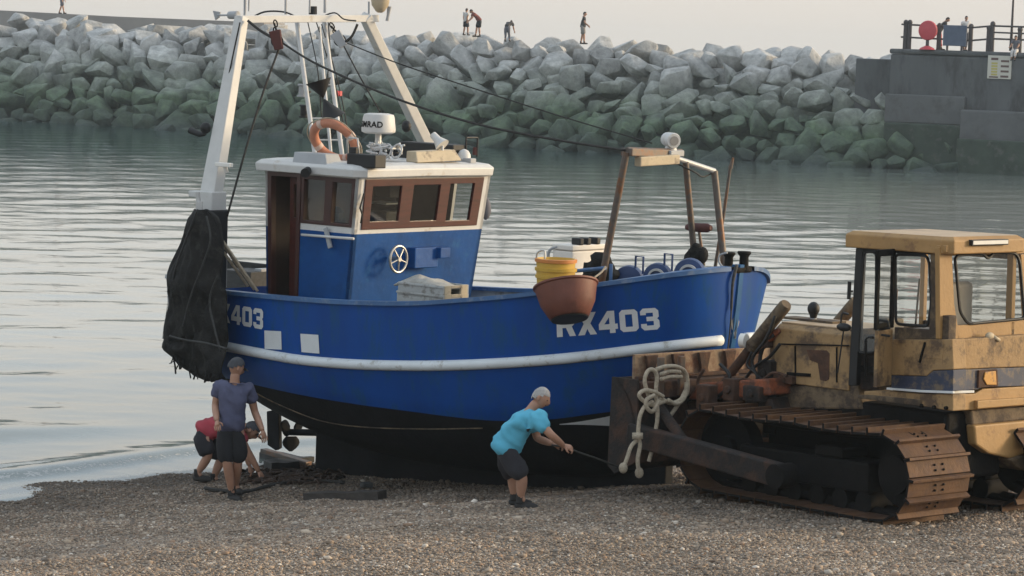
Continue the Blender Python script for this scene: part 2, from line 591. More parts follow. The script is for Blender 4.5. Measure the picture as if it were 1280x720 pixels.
def pebble_mesh(name, pos, rad, cols, wetv, material):
    """one sheet of loose stones, every one a little squashed icosphere"""
    bm = bmesh.new()
    bmesh.ops.create_icosphere(bm, subdivisions=1, radius=1.0)
    bv = np.array([v.co[:] for v in bm.verts])
    bf = np.array([[v.index for v in f.verts] for f in bm.faces])
    bm.free()
    n = len(pos)
    sc3 = np.stack([RNG.uniform(.75, 1.35, n), RNG.uniform(.6, 1.0, n), RNG.uniform(.35, .7, n)], 1) * rad[:, None]
    yaw = RNG.uniform(0, 2 * np.pi, n)
    tx = RNG.uniform(-.5, .5, n)
    jit = RNG.uniform(.8, 1.2, (n, len(bv), 1))
    v = bv[None] * jit * sc3[:, None, :]
    c, s = np.cos(tx)[:, None], np.sin(tx)[:, None]
    y2 = v[..., 1] * c - v[..., 2] * s
    z2 = v[..., 1] * s + v[..., 2] * c
    x2 = v[..., 0]
    c, s = np.cos(yaw)[:, None], np.sin(yaw)[:, None]
    vv = np.stack([x2 * c - y2 * s, x2 * s + y2 * c, z2], -1) + pos[:, None, :]
    nv = len(bv)
    faces = (bf[None] + (np.arange(n) * nv)[:, None, None]).reshape(-1)
    nf = n * len(bf)
    me = bpy.data.meshes.new(name)
    me.vertices.add(n * nv)
    me.vertices.foreach_set('co', vv.reshape(-1).astype(np.float32))
    me.loops.add(nf * 3)
    me.loops.foreach_set('vertex_index', faces.astype(np.int32))
    me.polygons.add(nf)
    me.polygons.foreach_set('loop_start', (np.arange(nf) * 3).astype(np.int32))
    me.polygons.foreach_set('use_smooth', np.ones(nf, dtype=bool))
    me.update(calc_edges=True)
    ca = me.attributes.new('stone', 'FLOAT_COLOR', 'POINT')
    cc = np.concatenate([cols, np.ones((n, 1))], 1)
    ca.data.foreach_set('color', np.repeat(cc, nv, 0).reshape(-1).astype(np.float32))
    me.materials.append(material)
    return link_mesh(name, me)


def stone_material():
    m = bpy.data.materials.new('pebble_stone')
    m.use_nodes = True
    n, l = m.node_tree.nodes, m.node_tree.links
    b = n['Principled BSDF']
    b.inputs['Roughness'].default_value = 0.75
    at = n.new('ShaderNodeAttribute')
    at.attribute_name = 'stone'
    l.new(at.outputs['Color'], b.inputs['Base Color'])
    return m


PEB = np.array([[.20, .145, .10], [.27, .20, .14], [.15, .105, .072], [.11, .085, .065], [.34, .27, .20], [.22, .13, .075],
                [.40, .35, .29], [.17, .15, .13], [.24, .17, .115], [.09, .07, .055], [.52, .47, .41]])
PEBW = np.array([18, 15, 15, 9, 8, 10, 4, 8, 12, 6, 1.3])


def build_shingle():
    pts, rr, wet_and_shade = [], [], []
    N = 260000
    Ys = RNG.uniform(21.5, 37.5, N)
    ks = RNG.uniform(-0.215, 0.215, N)
    keep = RNG.uniform(0, 1, N)
    big = RNG.uniform(0, 1, N)
    for Y, k, kp, bg in zip(Ys, ks, keep, big):
        x = k * Y
        t = beach_t(x, Y)
        if t < -0.25 or kp > 0.55 + 0.45 * (Y / 37):
            continue
        r = 0.010 + 0.010 * bg ** 2 + (0.013 if bg > .985 else 0) + (0.016 if bg > .9985 else 0)
        if t < 0.6:
            r *= 0.8
        pts.append((x, Y, beach_z(x, Y) + r * 0.25))
        rr.append(r)
        wet_and_shade.append(max(wetness(t), ground_shade(x, Y)))  # pebbles take the shore wetness and the painted shade alike
    pos = np.array(pts); rad = np.array(rr); wet_and_shade = np.array(wet_and_shade)
    n = len(pos)
    idx = RNG.choice(len(PEB), n, p=PEBW / PEBW.sum())
    cols = PEB[idx] * RNG.uniform(.75, 1.2, (n, 1))
    cols *= (1 - 0.62 * wet_and_shade)[:, None]
    damp = np.array([1.12 + .30 * noise.noise(V((p[0] * .55 + p[1] * .4, p[1] * .8, 5.0))) for p in pts])
    cols = (cols * .62 + .40 * (cols.mean(0, keepdims=True) * .5 + cols * .5) + cols.mean(1, keepdims=True) * np.array([[.31, .27, .22]])) * damp[:, None]
    o = pebble_mesh('shingle', pos, rad, cols, wet_and_shade, stone_material())
    tag(o, kind='stuff')


# ------------------------------------------------------------------ sea
def water_material():
    m = bpy.data.materials.new('sea_water')
    m.use_nodes = True
    n, l = m.node_tree.nodes, m.node_tree.links
    b = n['Principled BSDF']
    b.inputs['Specular IOR Level'].default_value = 0.7
    b.inputs['Roughness'].default_value = 0.03
    b.inputs['IOR'].default_value = 1.42
    tc = n.new('ShaderNodeTexCoord')
    mp = n.new('ShaderNodeMapping')
    mp.inputs['Rotation'].default_value = (0, 0, R(14))
    mp.inputs['Scale'].default_value = (0.8, 1.0, 1.0)
    l.new(tc.outputs['Object'], mp.inputs['Vector'])
    n1 = n.new('ShaderNodeTexNoise'); n1.noise_type = 'RIDGED_MULTIFRACTAL'; n1.inputs['Scale'].default_value = 1.55; n1.inputs['Detail'].default_value = 3
    n1.inputs['Roughness'].default_value = 0.55
    n2 = n.new('ShaderNodeTexNoise'); n2.inputs['Scale'].default_value = 6.0; n2.inputs['Detail'].default_value = 3
    l.new(mp.outputs['Vector'], n1.inputs['Vector'])
    l.new(mp.outputs['Vector'], n2.inputs['Vector'])
    ad = n.new('ShaderNodeMath'); ad.operation = 'MULTIPLY_ADD'
    l.new(n2.outputs['Fac'], ad.inputs[0]); ad.inputs[1].default_value = 0.24
    l.new(n1.outputs['Fac'], ad.inputs[2])
    calm = n.new('ShaderNodeAttribute'); calm.attribute_name = 'chop'
    ml = n.new('ShaderNodeMath'); ml.operation = 'MULTIPLY'
    l.new(ad.outputs[0], ml.inputs[0]); l.new(calm.outputs['Fac'], ml.inputs[1])
    bp = n.new('ShaderNodeBump'); bp.inputs['Strength'].default_value = 1.0; bp.inputs['Distance'].default_value = 0.021
    l.new(ml.outputs[0], bp.inputs['Height'])
    l.new(bp.outputs['Normal'], b.inputs['Normal'])
    # silt murk plus sky reflection painted into the mid-water, clear green farther out
    si = n.new('ShaderNodeAttribute'); si.attribute_name = 'silt_sheen'
    sm = n.new('ShaderNodeMix'); sm.data_type = 'RGBA'
    sm.inputs['A'].default_value = (0.022, 0.058, 0.060, 1)
    sm.inputs['B'].default_value = (0.38, 0.38, 0.335, 1)
    l.new(si.outputs['Fac'], sm.inputs['Factor'])
    l.new(sm.outputs['Result'], b.inputs['Base Color'])
    # broken foam along the wash
    fo = n.new('ShaderNodeAttribute'); fo.attribute_name = 'foam'
    n3 = n.new('ShaderNodeTexNoise'); n3.inputs['Scale'].default_value = 16; n3.inputs['Detail'].default_value = 6
    l.new(tc.outputs['Object'], n3.inputs['Vector'])
    a2 = n.new('ShaderNodeMath'); a2.operation = 'ADD'
    l.new(fo.outputs['Fac'], a2.inputs[0]); l.new(n3.outputs['Fac'], a2.inputs[1])
    rp = n.new('ShaderNodeValToRGB')
    rp.color_ramp.elements[0].position = 0.96; rp.color_ramp.elements[1].position = 1.08
    l.new(a2.outputs[0], rp.inputs['Fac'])
    fb = n.new('ShaderNodeBsdfDiffuse'); fb.inputs['Color'].default_value = (0.5, 0.5, 0.48, 1)
    mx = n.new('ShaderNodeMixShader')
    l.new(rp.outputs['Color'], mx.inputs['Fac'])
    l.new(b.outputs[0], mx.inputs[1]); l.new(fb.outputs[0], mx.inputs[2])
    l.new(mx.outputs[0], n['Material Output'].inputs['Surface'])
    return m


WAVES = []
_rw = random.Random(5)
for i in range(30):
    lam = 0.6 * (3.6 / 0.6) ** (i / 29)
    th = R(-78) + _rw.gauss(0, 0.55)
    WAVES.append((2 * math.pi / lam, math.cos(th), math.sin(th), lam * 0.0012 * _rw.uniform(.6, 1.3), _rw.uniform(0, 6.28)))


def build_sea():
    ys = [22.0]
    while ys[-1] < 260:
        ys.append(ys[-1] + 0.0036 * ys[-1])
    while ys[-1] < 850:
        ys.append(ys[-1] * 1.06)
    ks = []
    k = -3.2
    while k < 3.2:
        ks.append(k)
        k += 0.0019 if abs(k) < 0.22 else min(0.12, 0.0019 + (abs(k) - 0.22) * 0.25)
    Y = np.array(ys)[:, None]
    K = np.array(ks)[None, :]
    X = np.clip(K * Y, -850, 850)
    Yf = np.broadcast_to(Y, X.shape)
    t = (X - SH0.x) * SHN.x + (Yf - SH0.y) * SHN.y
    q = (X - SH0.x) * SHT.x + (Yf - SH0.y) * SHT.y
    near = np.clip((-t) / 7.0, 0.04, 1)          # waves die out towards the beach
    Z = np.zeros_like(X)
    cell = np.maximum(0.0036 * Yf, 0.0019 * Yf)
    for kk, cx, cy, a, ph in WAVES:
        att = np.clip(1.4 - cell * kk / 1.6, 0, 1)
        Z += a * att * np.sin(kk * (cx * X + cy * Yf) + ph + 0.6 * np.sin(0.13 * X + 0.07 * Yf))
    Z *= near
    # a low swell about to break and the wash behind it
    crest = -4.6 + 0.35 * np.sin(q * 0.5) + 0.02 * q * q
    m = np.exp(-((q + 1.0) / 4.5) ** 2)
    dlt = t - crest
    Z += 0.19 * m * np.exp(-(np.where(dlt > 0, dlt * 1.9, dlt * 0.75)) ** 2)
    crest2 = -1.25 + 0.25 * np.sin(q * 0.8 + 1)
    d2 = t - crest2
    Z += 0.075 * np.exp(-(np.where(d2 > 0, d2 * 4.2, d2 * 1.6)) ** 2) * np.exp(-((q - 1) / 6) ** 2)
    # nothing under the beach
    Z = np.where(t > 2.5, -0.25 - 0.02 * (t - 2.5), Z + np.where(t > 0.5, -(t - 0.5) * 0.12, 0.012))
    chop = np.interp(-t, [0, 8, 22, 45, 75, 120], [.40, .36, .55, .62, 1.0, 1.3])
    silt_sheen = np.interp(-t, [0, 6, 16, 40, 58, 80], [.38, .38, .85, 1.0, .5, 0.0])  # raised in mid-water to paint in the sky it reflects
    foam = np.clip(1 - np.abs(t + 0.05) / 0.5, 0, 1) * 0.72 + np.clip(1 - np.abs(d2 - 0.2) / 0.35, 0, 1) * 0.5 * np.exp(-((q - 1) / 6) ** 2)
    ny, nx = X.shape
    verts = np.stack([X, Yf, Z], -1).reshape(-1, 3)
    ii = np.arange(ny * nx).reshape(ny, nx)
    quads = np.stack([ii[:-1, :-1], ii[:-1, 1:], ii[1:, 1:], ii[1:, :-1]], -1).reshape(-1, 4)
    me = bpy.data.meshes.new('water')
    me.vertices.add(len(verts)); me.vertices.foreach_set('co', verts.reshape(-1).astype(np.float32))
    me.loops.add(quads.size); me.loops.foreach_set('vertex_index', quads.reshape(-1).astype(np.int32))
    me.polygons.add(len(quads)); me.polygons.foreach_set('loop_start', (np.arange(len(quads)) * 4).astype(np.int32))
    me.polygons.foreach_set('use_smooth', np.ones(len(quads), dtype=bool))
    me.update(calc_edges=True)
    for nm, arr in (('chop', chop), ('foam', foam), ('silt_sheen', silt_sheen)):
        a = me.attributes.new(nm, 'FLOAT', 'POINT')
        a.data.foreach_set('value', arr.reshape(-1).astype(np.float32))
    me.materials.append(water_material())
    tag(link_mesh('water', me), kind='structure')


# ------------------------------------------------------------------ breakwater
BW = Frame((-32.6, 173.0, 0), Matrix.Rotation(-math.atan2(29, 52.1), 3, 'Z'))     # x along it, y back


def rock_material():
    m = bpy.data.materials.new('armour_stone')
    m.use_nodes = True
    n, l = m.node_tree.nodes, m.node_tree.links
    b = n['Principled BSDF']
    b.inputs['Roughness'].default_value = 0.9
    ge = n.new('ShaderNodeNewGeometry')
    oi = n.new('ShaderNodeObjectInfo')
    no = n.new('ShaderNodeTexNoise'); no.inputs['Scale'].default_value = 0.9; no.inputs['Detail'].default_value = 8
    no.inputs['Roughness'].default_value = 0.65
    l.new(ge.outputs['Position'], no.inputs['Vector'])
    rp = n.new('ShaderNodeValToRGB')
    rp.color_ramp.elements[0].position = .3; rp.color_ramp.elements[1].position = .72
    rp.color_ramp.elements[0].color = (0.26, 0.26, 0.25, 1)
    rp.color_ramp.elements[1].color = (0.48, 0.47, 0.45, 1)
    l.new(no.outputs['Fac'], rp.inputs['Fac'])
    tone = n.new('ShaderNodeMapRange')
    tone.inputs['To Min'].default_value = 0.84; tone.inputs['To Max'].default_value = 1.22
    l.new(oi.outputs['Random'], tone.inputs['Value'])
    mu = n.new('ShaderNodeVectorMath'); mu.operation = 'SCALE'
    l.new(rp.outputs['Color'], mu.inputs[0]); l.new(tone.outputs['Result'], mu.inputs['Scale'])
    # green weed below the high-water mark, darker and wetter low down
    sp = n.new('ShaderNodeSeparateXYZ'); l.new(ge.outputs['Position'], sp.inputs[0])
    nz = n.new('ShaderNodeTexNoise'); nz.inputs['Scale'].default_value = 0.35; nz.inputs['Detail'].default_value = 4
    l.new(ge.outputs['Position'], nz.inputs['Vector'])
    ma = n.new('ShaderNodeMath'); ma.operation = 'MULTIPLY_ADD'; ma.inputs[1].default_value = 2.6
    l.new(nz.outputs['Fac'], ma.inputs[0]); l.new(sp.outputs['Z'], ma.inputs[2])
    gr = n.new('ShaderNodeValToRGB')
    gr.color_ramp.elements[0].position = 0.0; gr.color_ramp.elements[0].color = (1, 1, 1, 1)
    gr.color_ramp.elements[1].position = 1.0; gr.color_ramp.elements[1].color = (0, 0, 0, 1)
    mr = n.new('ShaderNodeMapRange'); mr.inputs['From Min'].default_value = 3.2; mr.inputs['From Max'].default_value = 6.4
    l.new(ma.outputs[0], mr.inputs['Value']); l.new(mr.outputs['Result'], gr.inputs['Fac'])
    weed = n.new('ShaderNodeValToRGB')
    weed.color_ramp.elements[0].color = (0.060, 0.082, 0.060, 1); weed.color_ramp.elements[0].position = 0.35
    weed.color_ramp.elements[1].color = (0.125, 0.180, 0.105, 1); weed.color_ramp.elements[1].position = 0.7
    l.new(no.outputs['Fac'], weed.inputs['Fac'])
    mx = n.new('ShaderNodeMix'); mx.data_type = 'RGBA'
    l.new(gr.outputs['Color'], mx.inputs['Factor'])
    l.new(mu.outputs[0], mx.inputs['A']); l.new(weed.outputs['Color'], mx.inputs['B'])
    dk = n.new('ShaderNodeMapRange'); dk.inputs['From Min'].default_value = 0.9; dk.inputs['From Max'].default_value = 3.0
    l.new(ma.outputs[0], dk.inputs['Value'])
    m2 = n.new('ShaderNodeMix'); m2.data_type = 'RGBA'
    l.new(dk.outputs['Result'], m2.inputs['Factor'])
    m2.inputs['A'].default_value = (0.035, 0.046, 0.042, 1)
    l.new(mx.outputs['Result'], m2.inputs['B'])
    l.new(m2.outputs['Result'], b.inputs['Base Color'])
    fi = n.new('ShaderNodeTexNoise'); fi.inputs['Scale'].default_value = 2.2; fi.inputs['Detail'].default_value = 10; fi.inputs['Roughness'].default_value = 0.72
    l.new(ge.outputs['Position'], fi.inputs['Vector'])
    st = n.new('ShaderNodeMapRange'); st.inputs['From Min'].default_value = 0.35; st.inputs['From Max'].default_value = 0.62
    st.inputs['To Min'].default_value = 0.80; st.inputs['To Max'].default_value = 1.32
    l.new(fi.outputs['Fac'], st.inputs['Value'])
    ms = n.new('ShaderNodeVectorMath'); ms.operation = 'SCALE'
    l.new(m2.outputs['Result'], ms.inputs[0]); l.new(st.outputs['Result'], ms.inputs['Scale'])
    l.new(ms.outputs[0], b.inputs['Base Color'])
    bp = n.new('ShaderNodeBump'); bp.inputs['Strength'].default_value = 0.9; bp.inputs['Distance'].default_value = 0.16
    hsum = n.new('ShaderNodeMath'); hsum.operation = 'MULTIPLY_ADD'; hsum.inputs[1].default_value = 0.6
    l.new(fi.outputs['Fac'], hsum.inputs[0]); l.new(no.outputs['Fac'], hsum.inputs[2])
    l.new(hsum.outputs[0], bp.inputs['Height']); l.new(bp.outputs['Normal'], b.inputs['Normal'])
    return m


def rock_meshes(n, m):
    out = []
    rnd = random.Random(3)
    for k in range(n):
        bm = bmesh.new()
        for i in range(rnd.randint(13, 20)):
            while True:
                p = V((rnd.uniform(-1, 1), rnd.uniform(-1, 1), rnd.uniform(-1, 1)))
                if 0.2 < p.length < 1.15: break
            p = p.normalized() * rnd.uniform(0.86, 1.12)
            # squarish quarry block
            e = 0.72
            p = V([math.copysign(abs(c) ** e, c) for c in p])
            bm.verts.new(p)
        r = bmesh.ops.convex_hull(bm, input=bm.verts)
        bmesh.ops.delete(bm, geom=[g for g in r['geom_interior'] if isinstance(g, bmesh.types.BMVert)], context='VERTS')
        bmesh.ops.dissolve_limit(bm, angle_limit=R(14), verts=bm.verts, edges=bm.edges)
        bmesh.ops.bevel(bm, geom=list(bm.edges), offset=0.10, segments=2, affect='EDGES', profile=0.6, clamp_overlap=True)
        bmesh.ops.recalc_face_normals(bm, faces=bm.faces)
        me = bpy.data.meshes.new('boulder')
        bm.to_mesh(me); bm.free()
        for p in me.polygons: p.use_smooth = True
        me.set_sharp_from_angle(angle=R(34))
        me.materials.append(m)
        out.append(me)
    return out


def crest_z(s):
    return 6.55 - 0.011 * s


def build_breakwater():
    rm = rock_material()
    rnd = random.Random(21)
    # rubble core behind the armour: keeps the gaps dark
    b = B()
    rows = []
    for s in (-16, 0, 20, 40, 60.5):
        h = crest_z(s) - 1.1
        rows.append([BW.l2w((s, y, z)) for y, z in ((-4, -3.5), (0.6, -0.6), (1.6 + h * 1.12, h), (14, h), (19, -3.5))])
    b.grid(rows)
    core = b.obj('breakwater', rm, origin=BW.l2w((20, 6, 0)))
    tag(core, 'long dark rubble mound under the armour boulders across the water', 'breakwater')
    meshes = rock_meshes(30, rm)
    zrows = [-0.55, 0.22, 0.98, 1.74, 2.5, 3.26, 4.02, 4.76, 5.45]
    zones = [(8, 'below the parapet walker'), (17, 'behind the white gantry'), (25.5, 'right of the white gantry'),
             (33, 'under the people group'), (40, 'under the lone man'), (50, 'right of the lone man'), (99, 'beside the quay wall')]
    specs = []
    for ri, z in enumerate(zrows):
        tier = (0, 0, 1, 1, 2, 2, 3, 3, 3)[ri]
        s = -6.5 + (ri % 2) * 0.9
        smax = 62.5 if z < 3 else 59.5 if z < 5 else 56.5
        while s < smax:
            w = rnd.uniform(0.66, 1.3) * (1.0 if s < 30 else .85)
            if rnd.random() < .12: w *= 1.25
            s += w * 0.90
            h = min(z, crest_z(s) - 0.6)
            specs.append((s, h * 1.12 + rnd.uniform(-.4, .4), h + rnd.uniform(-.28, .28), w, w * rnd.uniform(.75, 1.1), rnd.uniform(.5, .95) * min(1.1, w), tier))
            s += w * 0.78
    s = -6
    while s < 56:
        w = rnd.uniform(.8, 1.35)
        s += w * 0.85
        specs.append((s, 7.7 + rnd.uniform(-.4, .5), crest_z(s) - 0.50 + rnd.uniform(-.25, .2), w, rnd.uniform(.8, 1.2), rnd.uniform(.5, .8), 4))
        s += w * 0.78
    specs.sort(key=lambda q: -(q[3] * q[5]) - (2 if q[6] == 4 else 0) + (1.5 if q[2] < -.3 else 0))
    small = bmesh.new()
    for n_, (s, y, z, sx, sy, sz, tier) in enumerate(specs):
        me = rnd.choice(meshes)
        loc, rot = BW.l2w((s, y, z)), Euler((rnd.gauss(0, .35), rnd.gauss(0, .35), rnd.uniform(0, 6.28)))
        if n_ >= 300:
            t = me.copy()
            t.transform(Matrix.Translation(loc) @ rot.to_matrix().to_4x4() @ Matrix.Diagonal((sx, sy, sz, 1)))
            small.from_mesh(t)
            bpy.data.meshes.remove(t)
            continue
        o = bpy.data.objects.new('boulder', me)
        COL.objects.link(o)
        o.location, o.rotation_euler, o.scale = loc, rot, (sx, sy, sz)
        zone = next(t for lim, t in zones if s < lim)
        size = 'large' if sx > 1.25 else 'small' if sx < 1.0 else 'medium'
        shape = 'flat' if sz < 0.62 else 'tall' if sz > 0.9 else 'blocky'
        tone = {0: 'dark weedy', 1: 'green weed covered', 2: 'grey green', 3: 'pale grey', 4: 'pale grey'}[tier]
        row = {0: 'at the waterline', 1: 'low on the breakwater', 2: 'halfway up the breakwater', 3: 'high on the breakwater', 4: 'on the breakwater crest'}[tier]
        tag(o, f'{size} {shape} {tone} boulder {row} {zone}', 'boulder', 'armour boulders of the breakwater')
    me = bpy.data.meshes.new('rock_rubble')
    small.to_mesh(me); small.free()
    for p in me.polygons: p.use_smooth = True
    me.set_sharp_from_angle(angle=R(34))
    me.materials.append(rm)
    tag(link_mesh('rock_rubble', me), 'smaller weedy stones packed between the armour boulders', 'rubble', kind='stuff')
    print('boulders', len(specs))
    # parapet of the harbour arm behind the rocks on the left
    pf = Frame(BW.l2w((0, 11.5, 0)), BW.m)
    b = B()
    a0, a1 = pf.y(-60, 10, 0), pf.y(0, 13, 0)
    a2, a3 = pf.y(140, 20.5, 0), pf.y(330, 28, 0)
    top = [(p.x, p.z) for p in (a0, a1, a2, a3)]
    poly = [(x, 0, z) for x, z in top] + [(a3.x, 0, 3.0), (a0.x - 0, 0, 3.0)]
    b.prism(poly, (0, 2.4, 0))
    o = b.obj('harbour_parapet', M['parapet'])
    o.matrix_world = Matrix.Translation(pf.o) @ pf.m.to_4x4()
    tag(o, 'pale concrete parapet walkway running behind the boulder crest', 'harbour wall')


# ------------------------------------------------------------------ quay
QD = 146.0
QF = Frame((P(1113, 62, QD).x, QD, 0), BW.m)


def build_quay():
    m4 = Matrix.Translation(QF.o) @ QF.m.to_4x4()
    q = lambda u, v: QF.y(u, v, 0)
    root = empty('quay_wall', QF.o, QF.m, 'dark grey concrete quay wall topped by railings at the right edge', 'quay wall')
    tz = q(1190, 63).z
    b = B()
    b.bb((0, 0, -3), (60, 14, tz - .28))
    b.obj('wall', M['conc'], root, bevel=0.12)
    b = B()
    b.bb((-0.05, -0.06, tz - .27), (10.0, 14, tz))
    b.bb((10.1, -0.06, tz - .2), (60, 14, tz + .08))
    b.obj('coping', M['conc'], root, bevel=0.1)
    # lower wing wall to the left
    b = B()
    wz = q(1080, 73).z
    b.bb((-2.6, 1.6, -3), (-0.01, 12, wz))
    b.obj('wing_wall', M['conc'], root, bevel=0.06)
    # lighter concrete band and projecting plinth
    a, c = q(1107, 150), q(1209, 121)
    b = B()
    b.bb((max(a.x, -.05), -.35, a.z - .1), (c.x, -.01, c.z))
    b.obj('repair_band', M['conc_light'], root, bevel=0.06)
    p0 = q(1211, 137)
    b = B()
    b.bb((p0.x, -1.3, p0.z - 1.6), (60, -.01, p0.z))
    b.obj('plinth', M['conc_light'], root, bevel=0.08)
    b = B()
    z2 = q(1190, 156).z
    b.bb((0.2, -1.0, -3), (p0.x - .01, -.36, z2))
    b.bb((p0.x, -1.7, -3), (60, -1.31, p0.z - 1.5))
    b.obj('weedy_footing', M['conc_weed'], root, bevel=0.08)
    # railing
    rl = empty('railing', QF.l2w((0.6, .5, tz)), QF.m, 'dark post and rail fence along the quay edge', 'railing')
    posts = [(1132, 28, 61), (1137, 28, 61), (1174, 32, 62), (1213.5, 33, 64), (1236, 35, 63), (1240.5, 30, 63), (1275, 37, 62)]
    off = V((0.6, .5, tz))
    tops = []
    for u, v0, v1 in posts:
        p = QF.y(u - 1, v1, .5)
        pt = QF.y(u, v0, .5)
        x = p.x
        b = B()
        zb = tz if x < 10 else tz + .08
        b.cyl(V((x, .5, zb)) - off, V((x, .5, pt.z)) - off, .13, .12, 8)
        b.ball(V((x, .5, pt.z)) - off, .15, 8)
        b.obj('post', M['railing'], rl, smooth=50)
        tops.append((x, pt.z))
    zr = [(31.5, 45.2), (31.8, 45.5), (34, 47), (36, 49), (37, 50)]
    x0, xe = QF.y(1127, 31, .5).x, 14.0
    for frac in (0.87, 0.42):
        b = B()
        zz = tz + 1.5 * frac
        b.tube([V((x0, .5, zz)) - off, V((tops[3][0], .5, zz - .08)) - off, V((tops[5][0], .5, zz + .05)) - off, V((xe, .5, zz)) - off], .05, 6)
        b.obj('rail', M['railing'], rl, smooth=50)
    b = B()
    zz = tz + 1.5 * .68
    b.tube([V((tops[4][0], .5, zz)) - off, V((xe, .5, zz - .1)) - off], .045, 6)
    b.obj('rail', M['railing'], rl, smooth=50)
    # red lifebuoy housing on a stand
    c = QF.y(1160, 38, .0)
    base = V((c.x, .0, tz))
    r0 = empty('lifebuoy_housing', QF.l2w(base), QF.m, 'round red lifebuoy housing on a red footed stand by the railing', 'lifebuoy housing')
    b = B()
    dz = c.z - tz
    b.lathe([(.45, -.12), (.5, -.1), (.53, 0), (.5, .1), (.45, .12)], Matrix.Translation((0, 0, dz)) @ Matrix.Rotation(R(90), 4, 'X'), 24)
    b.obj('housing', M['red_disc'], r0, smooth=50)
    b = B(); b.cyl((0, 0, .1), (0, 0, dz - .45), .1, .09, 8); b.obj('stem', M['railing'], r0, smooth=50)
    b = B(); b.lathe([(.42, 0), (.36, .08), (.12, .2)], None, 16); b.obj('foot', M['red_disc'], r0, smooth=50)
    # blue board
    a, d = QF.y(1178.5, 57, .15), QF.y(1209, 32, .15)
    bx = V(((a.x + d.x) / 2, .15, tz))
    r1 = empty('notice_board', QF.l2w(bx), QF.m, 'slate blue square board seen from behind on short feet by the railing', 'board')
    w, z0, z1 = d.x - a.x, a.z - tz, d.z - tz
    b = B(); b.bb((-w / 2, -.04, z0), (w / 2, .04, z1)); b.obj('board', M['board_blue'], r1, bevel=.02)
    b = B(); b.bb((-w / 2 + .2, -.045, 0), (-w / 2 + .3, .045, z0)); b.obj('leg', M['railing'], r1)
    b = B(); b.bb((w / 2 - .3, -.045, 0), (w / 2 - .2, .045, z0)); b.obj('leg', M['railing'], r1)
    # sign on the wall
    a, d = QF.y(1234, 98, -.04), QF.y(1265, 70, -.04)
    r2 = empty('warning_sign', QF.l2w(((a.x + d.x) / 2, -.04, a.z)), QF.m, 'cream and yellow rules sign fixed to the quay wall face', 'sign')
    w, h = d.x - a.x, d.z - a.z
    b = B(); b.bb((-w / 2, -.03, 0), (w / 2, .035, h)); b.obj('panel', M['sign'], r2)
    b = B()
    for i in range(5):
        b.bb((-w * .34, -.036, h * (.14 + i * .12)), (-w * .08, -.031, h * (.14 + i * .12 + .08)))
    b.obj('yellow_text', M['sign_y'], r2)
    b = B()
    for i in range(4):
        b.bb((w * .06, -.036, h * (.06 + i * .22)), (w * .4, -.031, h * (.06 + i * .22 + .09)))
    b.bb((-w * .36, -.036, h * .80), (-w * .06, -.031, h * .9))
    b.bb((-w * .42, -.036, h * .04), (-w * .04, -.031, h * .10))
    b.obj('dark_text', M['sign_k'], r2)
    # lamp post
    pb, pt = QF.y(1263.5, 62, .9), QF.y(1267.5, 1, .9)
    r3 = empty('lamp_post', QF.l2w((pb.x, .9, tz + .08)), QF.m, 'slim dark lamp post standing on the quay behind the railing', 'lamp post')
    hh = pt.z - tz
    b = B(); b.tube([(0, 0, 0), (0, 0, 1.2), (0, 0, hh)], [.1, .07, .055], 8); b.obj('pole', M['railing'], r3, smooth=50)
    b = B(); b.tube([(0, 0, hh), (.1, 0, hh + .22), (.4, 0, hh + .34)], [.05, .045, .04], 8); b.obj('bracket', M['railing'], r3, smooth=50)
    b = B(); b.lathe([(.2, -.02), (.22, .05), (.1, .16)], Matrix.Translation((.5, 0, hh + .26)), 12); b.obj('lamp_head', M['grey'], r3, smooth=50)
    return tz


# ------------------------------------------------------------------ people
def skin_bm(verts, edges, radii, root, sub=2):
    """continuous tapered surface grown over a skeleton"""
    me = bpy.data.meshes.new('tmp_skin')
    me.from_pydata([tuple(v) for v in verts], edges, [])
    o = bpy.data.objects.new('tmp_skin', me)
    COL.objects.link(o)
    md = o.modifiers.new('skin', 'SKIN')
    md.use_smooth_shade = True
    md.branch_smoothing = 0.6
    for i, r in enumerate(radii):
        d = me.skin_vertices[0].data[i]
        d.radius = r if isinstance(r, tuple) else (r, r)
        d.use_root = (i == root)
    sb = o.modifiers.new('sub', 'SUBSURF')
    sb.levels = sub
    sb.render_levels = sub
    bpy.context.view_layer.update()
    dg = bpy.context.evaluated_depsgraph_get()
    ev = o.evaluated_get(dg)
    m2 = bpy.data.meshes.new_from_object(ev)
    bm = bmesh.new()
    bm.from_mesh(m2)
    bpy.data.objects.remove(o)
    bpy.data.meshes.remove(me)
    bpy.data.meshes.remove(m2)
    return bm


def chain_skin(chains, sub=2, root=None):
    """chains of (key, point, radius); equal keys are shared joints"""
    idx, verts, radii, edges = {}, [], [], []
    for ch in chains:
        last = None
        for key, p, r in ch:
            if key not in idx:
                idx[key] = len(verts)
                verts.append(V(p)); radii.append(r)
            if last is not None and (last, idx[key]) not in edges:
                edges.append((last, idx[key]))
            last = idx[key]
    return skin_bm(verts, edges, radii, idx[root] if root else 0, sub)


